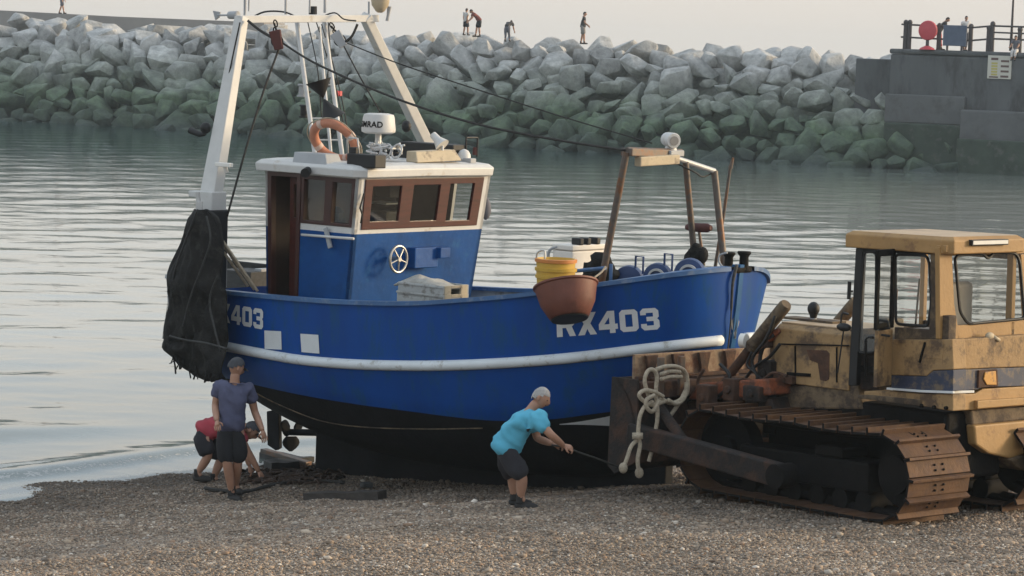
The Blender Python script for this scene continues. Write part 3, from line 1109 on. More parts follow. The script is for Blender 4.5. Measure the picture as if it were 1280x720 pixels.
def add_head(b, c, face, up, k=1.0, sk=0, dark=1, seg=20):
    """a head with brow, nose, chin, ears, eyes and mouth; slots: sk skin, dark = eyes/mouth"""
    face = V(face).normalized()
    up = V(up).normalized()
    side = up.cross(face).normalized()
    up = face.cross(side).normalized()
    rot = Matrix((face, side, up)).transposed()
    n0 = len(b.bm.verts)
    b.mi = sk
    b.ball((0, 0, 0), (0.094 * k, 0.074 * k, 0.112 * k), seg)
    b.bm.verts.ensure_lookup_table()
    for v in list(b.bm.verts)[n0:]:
        x, y, z = v.co / k
        if z < 0:                       # jaw and chin
            t = -z / .112
            v.co.y *= 1 - .36 * t
            v.co.x = (x * (1 - .22 * t) + .028 * t) * k
        if x > .05 and abs(y) < .024 and -.035 < z < .02:   # nose
            v.co.x += .024 * k * (1 - abs(y) / .024)
        if x > .06 and .018 < z < .05:
            v.co.x += .006 * k
    b.tube([V((.088, 0, .018)) * k, V((.112, 0, -.016)) * k, V((.095, 0, -.030)) * k], [.007 * k, .014 * k, .010 * k], 6)
    for s in (-1, 1):
        b.ball(V((-.006, s * .076, -.004)) * k, (.022 * k, .010 * k, .034 * k), 8)
    b.mi = dark
    for s in (-1, 1):
        b.ball(V((.083, s * .030, .010)) * k, (.008 * k, .013 * k, .007 * k), 8)
    b.ball(V((.086, 0, -.052)) * k, (.008 * k, .022 * k, .004 * k), 8)
    b.mi = sk
    b.bm.verts.ensure_lookup_table()
    for v in list(b.bm.verts)[n0:]:
        v.co = V(c) + rot @ v.co
    return rot


def hair_cap(c, rot, k, grow=1.09, low=0.0, front=0.035, nape=0.055):
    bm = bmesh.new()
    bmesh.ops.create_uvsphere(bm, u_segments=20, v_segments=14, radius=1.0, matrix=Matrix.Diagonal((.094 * k * grow, .076 * k * grow, .113 * k * grow, 1)))
    # above a sloping hairline: higher at the brow, low at the nape
    kill = [v for v in bm.verts if v.co.z < (low + (front if v.co.x > 0 else -nape) * min(1, abs(v.co.x) / (.06 * k))) * k]
    bmesh.ops.delete(bm, geom=kill, context='VERTS')
    for v in bm.verts:
        v.co *= 1 + .03 * noise.noise(v.co * 45)
        v.co = V(c) + rot @ v.co
    b = B(); b.bm.free(); b.bm = bm
    return b


def add_hand(b, wr, tip_dir, palm_n, k=1.0, curl=0.5, mirror=1):
    """palm, four unequal fingers and a thumb from the side of the palm"""
    d = V(tip_dir).normalized()
    n = V(palm_n)
    n = (n - d * n.dot(d)).normalized()
    s = d.cross(n) * mirror
    wr = V(wr)
    w, L = .040 * k, .085 * k
    b.tube([wr - d * .01 * k, wr + d * .03 * k, wr + d * .07 * k, wr + d * L], [.026 * k, .036 * k, .041 * k, .034 * k], 8, flat=.55)
    for i, ln in enumerate((.070, .080, .075, .058)):
        p = wr + d * (L * .92) + s * (w * (.8 - i * .53))
        pts = [p]
        a = 0
        for j, f in enumerate((.45, .32, .23)):
            a += curl * (0.5 if j == 0 else 0.85)
            pts.append(pts[-1] + (d * math.cos(a) + n * math.sin(a)) * ln * f * k)
        b.tube(pts, [.0095 * k, .009 * k, .008 * k, .006 * k], 6)
    p = wr + d * .025 * k + s * w * .75
    q = p + (d * .6 + s * .7 + n * .3).normalized() * .038 * k
    b.tube([p, q, q + (d * .9 + n * .5 + s * .1).normalized() * .032 * k], [.013 * k, .011 * k, .008 * k], 6)


def person(label, J, face, mats, k=1.0, sub=2, group=None, hair='short', up=(0, 0, 1), sleeve=.55, hem=.92, grips=None, palms=None, wide=1.0, hands=True, curl=.5):
    """J: world joints pelvis spine chest neck head, and sh el wr hip kn an toe with L/R"""
    base = (J['toeL'] + J['toeR']) / 2
    base.z = min(J['toeL'].z, J['toeR'].z) - .035 * k
    root = empty('person', base, None, label, 'person', group)
    j = {a: V(p) - base for a, p in J.items()}
    r = lambda x: x * k
    ch = [[('pelvis', j['pelvis'], r(.115 * wide)), ('spine', j['spine'], r(.112 * wide)), ('chest', j['chest'], r(.125 * wide)), ('nk0', lerp(j['chest'], j['neck'], .72), r(.068)), ('neck', j['neck'], r(.064)), ('head', lerp(j['neck'], j['head'], .75), r(.060))]]
    for s in 'LR':
        ch.append([('chest', 0, 0), ('sh' + s, j['sh' + s], r(.054)), ('up' + s, lerp(j['sh' + s], j['el' + s], .5), r(.056)), ('el' + s, j['el' + s], r(.047)), ('fo' + s, lerp(j['el' + s], j['wr' + s], .35), r(.048)), ('wr' + s, j['wr' + s], r(.032))])
        ch.append([('pelvis', 0, 0), ('hip' + s, j['hip' + s], r(.088)), ('th' + s, lerp(j['hip' + s], j['kn' + s], .5), r(.076)), ('kn' + s, j['kn' + s], r(.064)), ('ca' + s, lerp(j['kn' + s], j['an' + s], .32), r(.066)), ('an' + s, j['an' + s], r(.043)), ('toe' + s, lerp(j['an' + s], j['toe' + s], .6), r(.034))])
    b = B(); b.bm.free()
    b.bm = chain_skin(ch, sub, 'pelvis')
    for f in b.bm.faces:
        f.material_index = 0
    hrot = add_head(b, j['head'], face, up, k)
    if hands:
        for s, mir in (('L', 1), ('R', -1)):
            d = j['wr' + s] - j['el' + s]
            if grips and s in grips: d = V(grips[s])
            add_hand(b, j['wr' + s], d, (palms or {}).get(s, (0, 0, -1)), k, curl, mir)
    b.obj('body', [M['skin'], M['hair_dark']], root, smooth=180)
    # shirt
    ch = [[('hem', lerp(j['pelvis'], j['spine'], -.42), r(.150 * wide)), ('waist', lerp(j['pelvis'], j['spine'], .25), r(.160 * wide)), ('spine', j['spine'], r(.162 * wide)), ('chest', j['chest'], r(.172 * wide)), ('nk', lerp(j['chest'], j['neck'], .70), r(.098))]]
    for s in 'LR':
        ch.append([('chest', 0, 0), ('sh' + s, j['sh' + s], r(.106)), ('sl' + s, lerp(j['sh' + s], j['el' + s], sleeve * .6), r(.086)), ('se' + s, lerp(j['sh' + s], j['el' + s], sleeve * 1.15), r(.078))])
    bb = B(); bb.bm.free(); bb.bm = chain_skin(ch, sub + (1 if sub > 1 else 0), 'chest')
    for v in bb.bm.verts:
        w_ = v.co + V((0, 0, v.co.x * .8))
        v.co += V((noise.noise(w_ * 9), noise.noise(w_ * 9 + V((7, 0, 0))), 0)) * .016 * k + V((noise.noise(w_ * 22), noise.noise(w_ * 22 + V((7, 0, 0))), 0)) * .008 * k
    bb.bm.normal_update()
    for v in bb.bm.verts:
        q_ = V((v.co.x * 5, v.co.y * 5, v.co.z * 8 + v.co.x * 6)) / k
        v.co += v.normal * (.030 * (.55 - abs(noise.noise(q_))) + .010 * noise.noise(q_ * 2.7)) * k
    bb.obj('shirt', mats['shirt'], root, smooth=180)
    # shorts or trousers
    ch = [[('waist', lerp(j['pelvis'], j['spine'], .65), r(.135 * wide)), ('pelvis', j['pelvis'], r(.152 * wide))]]
    for s in 'LR':
        c2 = [('pelvis', 0, 0), ('hip' + s, j['hip' + s], r(.128)), ('th' + s, lerp(j['hip' + s], j['kn' + s], .55), r(.118))]
        if hem <= 1:
            c2.append(('kn' + s, lerp(j['hip' + s], j['kn' + s], hem * 1.08), r(.108)))
        else:
            c2 += [('kn' + s, j['kn' + s], r(.075)), ('an' + s, lerp(j['kn' + s], j['an' + s], hem - 1), r(.058))]
        ch.append(c2)
    bb = B(); bb.bm.free(); bb.bm = chain_skin(ch, sub, 'pelvis')
    for v in bb.bm.verts:
        v.co += V((noise.noise(v.co * 8), noise.noise(v.co * 8 + V((3, 0, 0))), 0)) * .018 * k + V((noise.noise(v.co * 20), noise.noise(v.co * 20 + V((3, 0, 0))), 0)) * .007 * k
    bb.bm.normal_update()
    for v in bb.bm.verts:
        q_ = V((v.co.x * 7, v.co.y * 7, v.co.z * 5)) / k
        v.co += v.normal * (.026 * (.5 - abs(noise.noise(q_)))) * k
    bb.obj('shorts' if hem <= 1 else 'trousers', mats['legs'], root, smooth=180)
    for s in 'LR':
        a, t = j['an' + s], j['toe' + s]
        d = (t - a); d.z = 0
        d = d.normalized()
        zf = t.z - .005 * k
        heel = V((a.x, a.y, zf)) - d * .06 * k
        bb = B()
        bb.tube([heel, heel + d * .03 * k, heel + d * .11 * k, heel + d * .2 * k, heel + d * .255 * k], [.022 * k, .042 * k, .046 * k, .044 * k, .022 * k], 10, flat=.8)
        bb.tube([a + V((0, 0, .055 * k)), V((a.x, a.y, zf + .03 * k))], [.046 * k, .048 * k], 10)
        bb.obj('shoe', mats.get('shoes', M['shoe_dark']), root, smooth=60)
    if hair == 'cap':
        bb = hair_cap(j['head'], hrot, k, 1.17, .010, .020, .065)
        f = V(face).normalized()
        u = hrot @ V((0, 0, 1)); sd = hrot @ V((0, 1, 0))
        c = j['head'] + u * .036 * k + f * .085 * k
        rows = []
        for i in range(4):
            t = i / 3
            rows.append([c + f * (.09 * k * t * math.cos(a * .9)) + sd * (.075 * k * math.sin(a)) * (1 - .15 * t) - u * (.018 * k * t) for a in [R(x) for x in range(-80, 81, 20)]])
        bb.grid(rows)
        rows2 = [[p - u * .008 * k for p in r_] for r_ in rows]
        bb.grid(rows2)
        bb.obj('cap', mats.get('hair', M['cap']), root, smooth=180)
    else:
        bb = hair_cap(j['head'], hrot, k, 1.08)
        bb.obj('hair', mats.get('hair', M['hair_dark']), root, smooth=180)
    return root


def stance(base, h, face, bend=0.0, stride=.12, arms=(0.1, 0.1), elb=.3, crouch=0.0):
    """joints of a standing (or bending) figure: bend = forward pitch of the trunk in radians"""
    f = V((face[0], face[1], 0)).normalized()
    s = V((f.y, -f.x, 0))            # right-hand side
    up = V((0, 0, 1))
    k = h / 1.75
    J = {}
    pel = V(base) + up * (.93 * k * (1 - crouch)) - f * (.10 * bend * k)
    td = (up * math.cos(bend) + f * math.sin(bend))
    J['pelvis'] = pel
    J['spine'] = pel + td * .22 * k
    J['chest'] = pel + td * .40 * k
    J['neck'] = pel + td * .56 * k
    J['head'] = pel + td * .66 * k + f * .03 * k + (up * .02 * k if bend < .5 else up * 0)
    for q, sg, ar in (('L', -1, arms[0]), ('R', 1, arms[1])):
        J['sh' + q] = pel + td * .485 * k + s * sg * .175 * k
        down = (-up * math.cos(ar) + f * math.sin(ar))
        J['el' + q] = J['sh' + q] + down * .28 * k + s * sg * .03 * k
        d2 = (-up * math.cos(ar + elb) + f * math.sin(ar + elb))
        J['wr' + q] = J['el' + q] + d2 * .25 * k
        J['hip' + q] = pel + s * sg * .09 * k - up * .04 * k
        J['an' + q] = V(base) + up * .085 * k + s * sg * .10 * k + f * sg * stride * k
        J['kn' + q] = (J['hip' + q] + J['an' + q]) / 2 + f * (.03 + crouch * .3) * k
        J['toe' + q] = J['an' + q] + f * .15 * k - up * .05 * k
    return J, k


def far_person(u, v, Y, h, face, label, shirt, legs, bend=0, arms=(.1, .1), elb=.3, stride=.1, hem=.92, group=None, base=None, hair='short', crouch=0):
    p = V(base) if base is not None else P(u, v, Y)
    J, k = stance(p, h, face, bend, stride, arms, elb, crouch)
    f = V((face[0], face[1], -.5 if bend > .4 else -.05))
    return person(label, J, f, {'shirt': shirt, 'legs': legs}, k, 1, group, hair, hem=hem)


def build_people(tz):
    # ---- three men on the beach, joints traced in depth
    Y = ground_hit(291, 624).y
    print('A', Y)
    p = lambda u, v, dy=0.0: P(u, v, Y + dy)
    J = dict(pelvis=p(289, 533), spine=p(290.5, 512), chest=p(292, 492), neck=p(293.5, 473), head=p(295, 459.5),
             shL=p(274, 482, .03), elL=p(269, 507, .02), wrL=p(271, 527, -.22),
             shR=p(311, 484, .05), elR=p(318.5, 515, .12), wrR=p(328.5, 539, -.02),
             hipL=p(281, 538), knL=p(284, 578, -.08), anL=p(289.5, 613, .02), toeL=p(292.5, 622, -.02),
             hipR=p(299, 538), knR=p(297, 577, -.02), anR=p(294.5, 608, .22), toeR=p(300, 614.5, .12))
    gz = beach_z(J['toeL'].x, J['toeL'].y)
    person('man seen from behind in slate blue T-shirt, black shorts and grey cap at the stern', J, (.75, .45, -.35),
           {'shirt': M['tee_blue'], 'legs': M['shorts_black'], 'hair': M['cap']}, 1.0, 2, hair='cap', hem=1.0, wide=1.12,
           grips={'R': (.25, .1, -1)}, palms={'R': (-.3, 1, 0), 'L': (0, 1, 0)}, curl=.35)
    Y = ground_hit(260, 602).y
    print('B', Y)
    J = dict(pelvis=p(254, 540), spine=p(265, 533), chest=p(286, 531), neck=p(304, 533), head=p(314, 538),
             shL=p(298, 538, .18), elL=p(306, 562, .14), wrL=p(312, 583, .10),
             shR=p(297, 540, -.17), elR=p(309, 563, -.18), wrR=p(324, 590, -.14),
             hipL=p(254, 548, .1), knL=p(277, 572, .12), anL=p(267, 597, .1), toeL=p(276, 603, .06),
             hipR=p(252, 548, -.1), knR=p(261, 569, -.14), anR=p(247, 592, -.1), toeR=p(256, 598, -.14))
    person('man in rose red T-shirt crouching to reach the shingle behind the man in the cap', J, (.8, -.1, -.75),
           {'shirt': M['tee_red'], 'legs': M['shorts_navy'], 'hair': M['cap']}, 1.0, 2, hair='cap', up=(.75, 0, .8), hem=.95,
           palms={'R': (-1, 0, 0), 'L': (-1, 0, 0)}, curl=.5)
    Y = ground_hit(653, 633).y
    YC = Y
    print('C', Y)
    J = dict(pelvis=p(631, 561), spine=p(640, 541), chest=p(655, 524), neck=p(667, 508.5), head=p(676, 497),
             shR=p(669, 521, -.17), elR=p(689, 544, -.24), wrR=p(704.5, 557, -.08),
             shL=p(668, 522, .18), elL=p(671, 548, .2), wrL=p(691, 555, .07),
             hipR=p(634, 566, -.09), knR=p(653, 597, -.14), anR=p(650.5, 622, -.1), toeR=p(659, 632, -.12),
             hipL=p(632, 566, .09), knL=p(641, 598, .14), anL=p(643, 619, .16), toeL=p(651, 627.5, .15))
    person('grey haired man in turquoise T-shirt leaning back to haul a rope by the hull', J, (.9, -.25, -.42),
           {'shirt': M['tee_turq'], 'legs': M['shorts_navy'], 'hair': M['hair_grey']}, .97, 2, up=(.35, 0, 1), hem=.98, wide=1.1,
           grips={'R': (.9, .1, -.28), 'L': (.9, -.1, -.1)}, palms={'R': (0, .6, -1), 'L': (0, -.6, -1)}, curl=.95, sleeve=.62)
    # hauling line from his hands to the bow skid
    b = B()
    b.tube(crom([P(690, 556.5, YC + .02), P(707, 559, YC - .06), P(722, 565, YC), P(748, 574, YC + .4), P(776, 585, YC + .8)], 6), .011, 8)
    o = b.obj('hauling_line', M['rope_dark'], smooth=180, origin=P(740, 572, 30.8))
    tag(o, 'dark line held taut by the man in the turquoise T-shirt', 'rope')

    # ---- distant figures on the breakwater
    g = 'people walking on the breakwater'
    far_person(77, 17, 183, 1.75, (1, -.3), 'person in shorts walking along the parapet walkway at the far left', M['shirt_dark'], M['trouser_grey'], stride=.22, group=g)
    far_person(582, 44, 163, 1.62, (.6, .6), 'person in white top standing on the boulders beside a person in maroon', M['shirt_white'], M['shorts_navy'], arms=(-.1, -.35), group=g)
    far_person(597, 46, 162.5, 1.85, (-.9, -.2), 'person in maroon top bending forward on the crest', M['shirt_maroon'], M['shorts_black'], bend=.75, arms=(.5, .4), group=g)
    far_person(634, 52, 161.5, 1.70, (.4, .9), 'person stooping over the boulders in dark top and grey trousers', M['shirt_dark'], M['trouser_grey'], bend=1.15, arms=(.3, .3), hem=1.8, group=g)
    far_person(728, 55, 159, 1.9, (.95, -.1), 'person in dark shirt standing alone looking down on the crest', M['shirt_dark'], M['parapet'], bend=.08, arms=(.15, .25), elb=.7, hem=.9, group=g)
    g = 'people on the quay'
    q = QF.y(1174, 58, 1.5)
    far_person(0, 0, 0, 1.95, (1, -.2), 'person stooping over the quay railing behind the red housing', M['shirt_dark'], M['red_disc'], bend=.6, arms=(.2, .2), group=g, base=QF.l2w((q.x, 1.5, tz)), hem=1.8)
    q = QF.y(1206, 58, 1.3)
    far_person(0, 0, 0, 1.88, (.3, -1), 'person in pale top standing behind the slate blue board', M['shirt_white'], M['trouser_grey'], group=g, base=QF.l2w((q.x, 1.3, tz)), hem=1.8)
    # one sitting on the quay edge
    q = QF.y(1268, 62, -.05)
    base = QF.l2w((q.x, .15, tz + .08))
    J, k = stance(base + V((0, 0, -.86)), 1.7, (-.45, -1), .12, 0, (.5, .5), .8)
    f = V((-.45, -1, 0)).normalized()
    for s_ in 'LR':
        J['kn' + s_] = J['hip' + s_] + f * .42 - V((0, 0, .03))
        J['an' + s_] = J['kn' + s_] - V((0, 0, .40)) + f * .03
        J['toe' + s_] = J['an' + s_] + f * .14 - V((0, 0, .05))
    person('person sitting on the quay edge above the cream sign', J, (-.5, -1, -.2), {'shirt': M['trouser_grey'], 'legs': M['shirt_white'], 'hair': M['hair_dark']}, k, 1, g, hem=1.8)


# ------------------------------------------------------------------ fishing boat
BF = Frame((-0.7, 33.8, 0.0), Matrix.Rotation(R(-40), 3, 'Z'))      # x forward, y to port, z up
XA = -3.12


def plan(Bm, xf, p, q, st):
    def f(x):
        if x < 0.3:
            t = min(1.0, (x - 0.3) / (XA - 0.3))
            return Bm * (1 - (1 - st) * t * t)
        t = min(1.0, (x - 0.3) / (xf - 0.3))
        return Bm * max(0.0, 1 - t ** p) ** q
    return f


ROWB = [plan(.055, 3.62, 6, .5, 1), plan(.50, 3.72, 2.0, 1.0, .75), plan(1.12, 3.88, 2.0, .85, .70), plan(1.44, 4.10, 2.3, .60, .76),
        plan(1.54, 4.19, 2.6, .50, .80), plan(1.605, 4.25, 2.9, .43, .82), plan(1.635, 4.29, 3.1, .40, .83), plan(1.66, 4.32, 3.3, .37, .84)]
ROWX = [3.62, 3.72, 3.88, 4.10, 4.19, 4.25, 4.29, 4.32]


def hit(u, v, bf, lo=28.5, hi=38.0):
    """local point where the line of sight first meets the starboard side given by half-breadth bf(x, z)"""
    def inside(Y):
        q = BF.d(u, v, Y)
        hb = bf(q.x, q.z)
        return hb > 1e-4 and abs(q.y) < hb and q.x > XA - .3, q
    Y = lo
    while Y < hi:
        ok, q = inside(Y)
        if ok: break
        Y += 0.1
    a, c = Y - 0.1, Y
    for _ in range(16):
        m = (a + c) / 2
        ok, q = inside(m)
        if ok: c = m
        else: a = m
    return BF.d(u, v, c)


def trace(pts, row):
    f = ROWB[row]
    xf = ROWX[row]
    out = []
    for u, v in pts:
        q = hit(u, v, lambda x, z: f(x) if x <= xf else -9)
        out.append((q.x, q.z))
    out.sort()
    return out


SHEER = trace([(285, 367), (330, 371.5), (375, 375.5), (440, 379.5), (517, 380.5), (585, 376), (640, 371.5), (700, 364), (746, 357.5), (826, 346.5), (885, 338)], 7)
RUB = trace([(279, 432), (325, 441), (375, 449.5), (440, 455), (517, 457), (580, 456), (640, 453), (700, 448.5), (746, 443.5), (826, 433.5), (890, 426)], 5)
PAINT = trace([(314, 480), (378, 494), (450, 506), (519, 515), (560, 520.5), (621, 526), (690, 524), (730, 519), (771, 513)], 3)


def zrow(j, x):
    zs = interp(SHEER, x) if x < 3.7 else interp(SHEER, 3.7) + (x - 3.7) * .22
    zr = interp(RUB, x) if x < 3.7 else interp(RUB, 3.7) + (x - 3.7) * .20
    zw = interp(PAINT, x) if x < 2.9 else interp(PAINT, 2.9) + (x - 2.9) * .22
    zb = interp([(-3.2, zw - .06 if x < -3 else 1.10), (-2.5, .74), (-1.5, .48), (0, .40), (1.5, .46), (2.6, .58), (3.5, .85), (4.3, 1.3)], x)
    zb = min(zb, zw - .05)
    return (zb, lerp(zb, zw, .10), lerp(zb, zw, .42), zw, lerp(zw, zr, .5), zr, lerp(zr, zs, .5), zs)[j]


def hull_b(x, z):
    zs = [zrow(j, x) for j in range(8)]
    bs = [ROWB[j](x) if x <= ROWX[j] else 0 for j in range(8)]
    if z <= zs[0]: return bs[0]
    for j in range(7):
        if z <= zs[j + 1]:
            return interp(list(zip(zs, bs)), z)
    return bs[7]


def port_drop(x):
    t = min(1, max(0, (x - 2.6) / 1.4))
    return 0.15 * t * t * (3 - 2 * t) * min(1.0, max(0.0, (4.33 - x) / .20))


GLYPH = {
    'R': [[(0, 0), (0, 1), (.82, 1), (.97, .88), (.97, .54), (.82, .42), (1.02, 0), (.69, 0), (.50, .38), (.31, .38), (.31, 0)], [(.31, .60), (.31, .79), (.67, .79), (.67, .60)]],
    'X': [[(0, 0), (.33, .5), (0, 1), (.36, 1), (.51, .73), (.66, 1), (1.02, 1), (.69, .5), (1.02, 0), (.66, 0), (.51, .27), (.36, 0)]],
    '4': [[(.58, 0), (.58, .17), (0, .17), (0, .42), (.50, 1), (.88, 1), (.88, .41), (1.02, .41), (1.02, .17), (.88, .17), (.88, 0)], [(.58, .41), (.58, .72), (.30, .41)]],
    '0': [[(.16, 0), (0, .13), (0, .87), (.16, 1), (.84, 1), (1, .87), (1, .13), (.84, 0)], [(.31, .22), (.31, .78), (.69, .78), (.69, .22)]],
    '3': [[(0, .30), (0, .13), (.16, 0), (.84, 0), (1, .13), (1, .42), (.90, .51), (1, .60), (1, .87), (.84, 1), (.16, 1), (0, .87), (0, .70), (.31, .70), (.31, .79), (.69, .79), (.69, .61), (.32, .61), (.32, .41), (.69, .41), (.69, .21), (.31, .21), (.31, .30)]],
}


def glyph_bm(loops, cut=.12):
    bm = bmesh.new()
    es = []
    for lp in loops:
        pts = []
        n = len(lp)
        for i in range(n):
            a, b2 = V((*lp[i], 0)), V((*lp[(i + 1) % n], 0))
            k = max(1, int((b2 - a).length / cut))
            pts += [a.lerp(b2, t / k) for t in range(k)]
        vs = [bm.verts.new(q) for q in pts]
        es += [bm.edges.new((vs[i], vs[(i + 1) % len(vs)])) for i in range(len(vs))]
    bmesh.ops.triangle_fill(bm, use_beauty=True, use_dissolve=False, edges=es)
    for _ in range(2):
        long = [e for e in bm.edges if e.calc_length() > cut * 1.6]
        if not long: break
        bmesh.ops.subdivide_edges(bm, edges=long, cuts=1)
        bmesh.ops.triangulate(bm, faces=bm.faces)
    return bm


def on_hull(bm, quad, off=.010):
    """lay a flat unit-square drawing on the starboard topsides inside a quad seen in the photo"""
    bl, br, tr, tl = [V((q[0], q[1], 0)) for q in quad]
    for v in bm.verts:
        s, t = v.co.x, v.co.y
        p = (bl * (1 - s) + br * s) * (1 - t) + (tl * (1 - s) + tr * s) * t
        q = hit(p.x, p.y, hull_b, 29.5, 37)
        v.co = V((q.x, q.y - off, q.z))


def text_on_hull(txt, quad, name, parent):
    n = len(txt)
    w = 1 / (n + (n - 1) * .14)
    full = bmesh.new()
    for i, c in enumerate(txt):
        g = glyph_bm(GLYPH[c])
        for v in g.verts:
            v.co.x = (v.co.x + i * 1.14) * w
        me = bpy.data.meshes.new('t'); g.to_mesh(me); g.free()
        full.from_mesh(me); bpy.data.meshes.remove(me)
    on_hull(full, quad)
    b = B(); b.bm.free(); b.bm = full
    return b.obj(name, M['letter'], parent, fix=True, smooth=60)


def panel(b, c0, c1, us, zs, holes, inn, t=.05, mats=None, inner=None):
    """wall between two leaning corner posts c0(z), c1(z); holes = (u0,u1,z0,z1)"""
    U = sorted(set(us + [h[0] for h in holes] + [h[1] for h in holes]))
    Z = sorted(set(zs + [h[2] for h in holes] + [h[3] for h in holes]))
    inn = V(inn)
    pt = lambda u, z: V(c0(z)).lerp(V(c1(z)), u)
    hole = lambda i, k: any(h[0] - 1e-6 <= U[i] and U[i + 1] <= h[1] + 1e-6 and h[2] - 1e-6 <= Z[k] and Z[k + 1] <= h[3] + 1e-6 for h in holes) if 0 <= i < len(U) - 1 and 0 <= k < len(Z) - 1 else True
    vo = {(i, k): b.bm.verts.new(pt(u, z)) for i, u in enumerate(U) for k, z in enumerate(Z)}
    vi = {(i, k): b.bm.verts.new(pt(u, z) + inn * t) for i, u in enumerate(U) for k, z in enumerate(Z)}
    for i in range(len(U) - 1):
        for k in range(len(Z) - 1):
            if hole(i, k): continue
            b.mi = mats((Z[k] + Z[k + 1]) / 2) if mats else 0
            b._f([vo[i, k], vo[i + 1, k], vo[i + 1, k + 1], vo[i, k + 1]])
            if inner is not None: b.mi = inner
            b._f([vi[i, k + 1], vi[i + 1, k + 1], vi[i + 1, k], vi[i, k]])
            if mats: b.mi = mats((Z[k] + Z[k + 1]) / 2)
            for di, dk, e0, e1 in ((-1, 0, (i, k), (i, k + 1)), (1, 0, (i + 1, k), (i + 1, k + 1)), (0, -1, (i, k), (i + 1, k)), (0, 1, (i, k + 1), (i + 1, k + 1))):
                if hole(i + di, k + dk):
                    b._f([vo[e0], vo[e1], vi[e1], vi[e0]])
    b.mi = 0
    for v in [v for v in b.bm.verts if not v.link_faces]:
        b.bm.verts.remove(v)


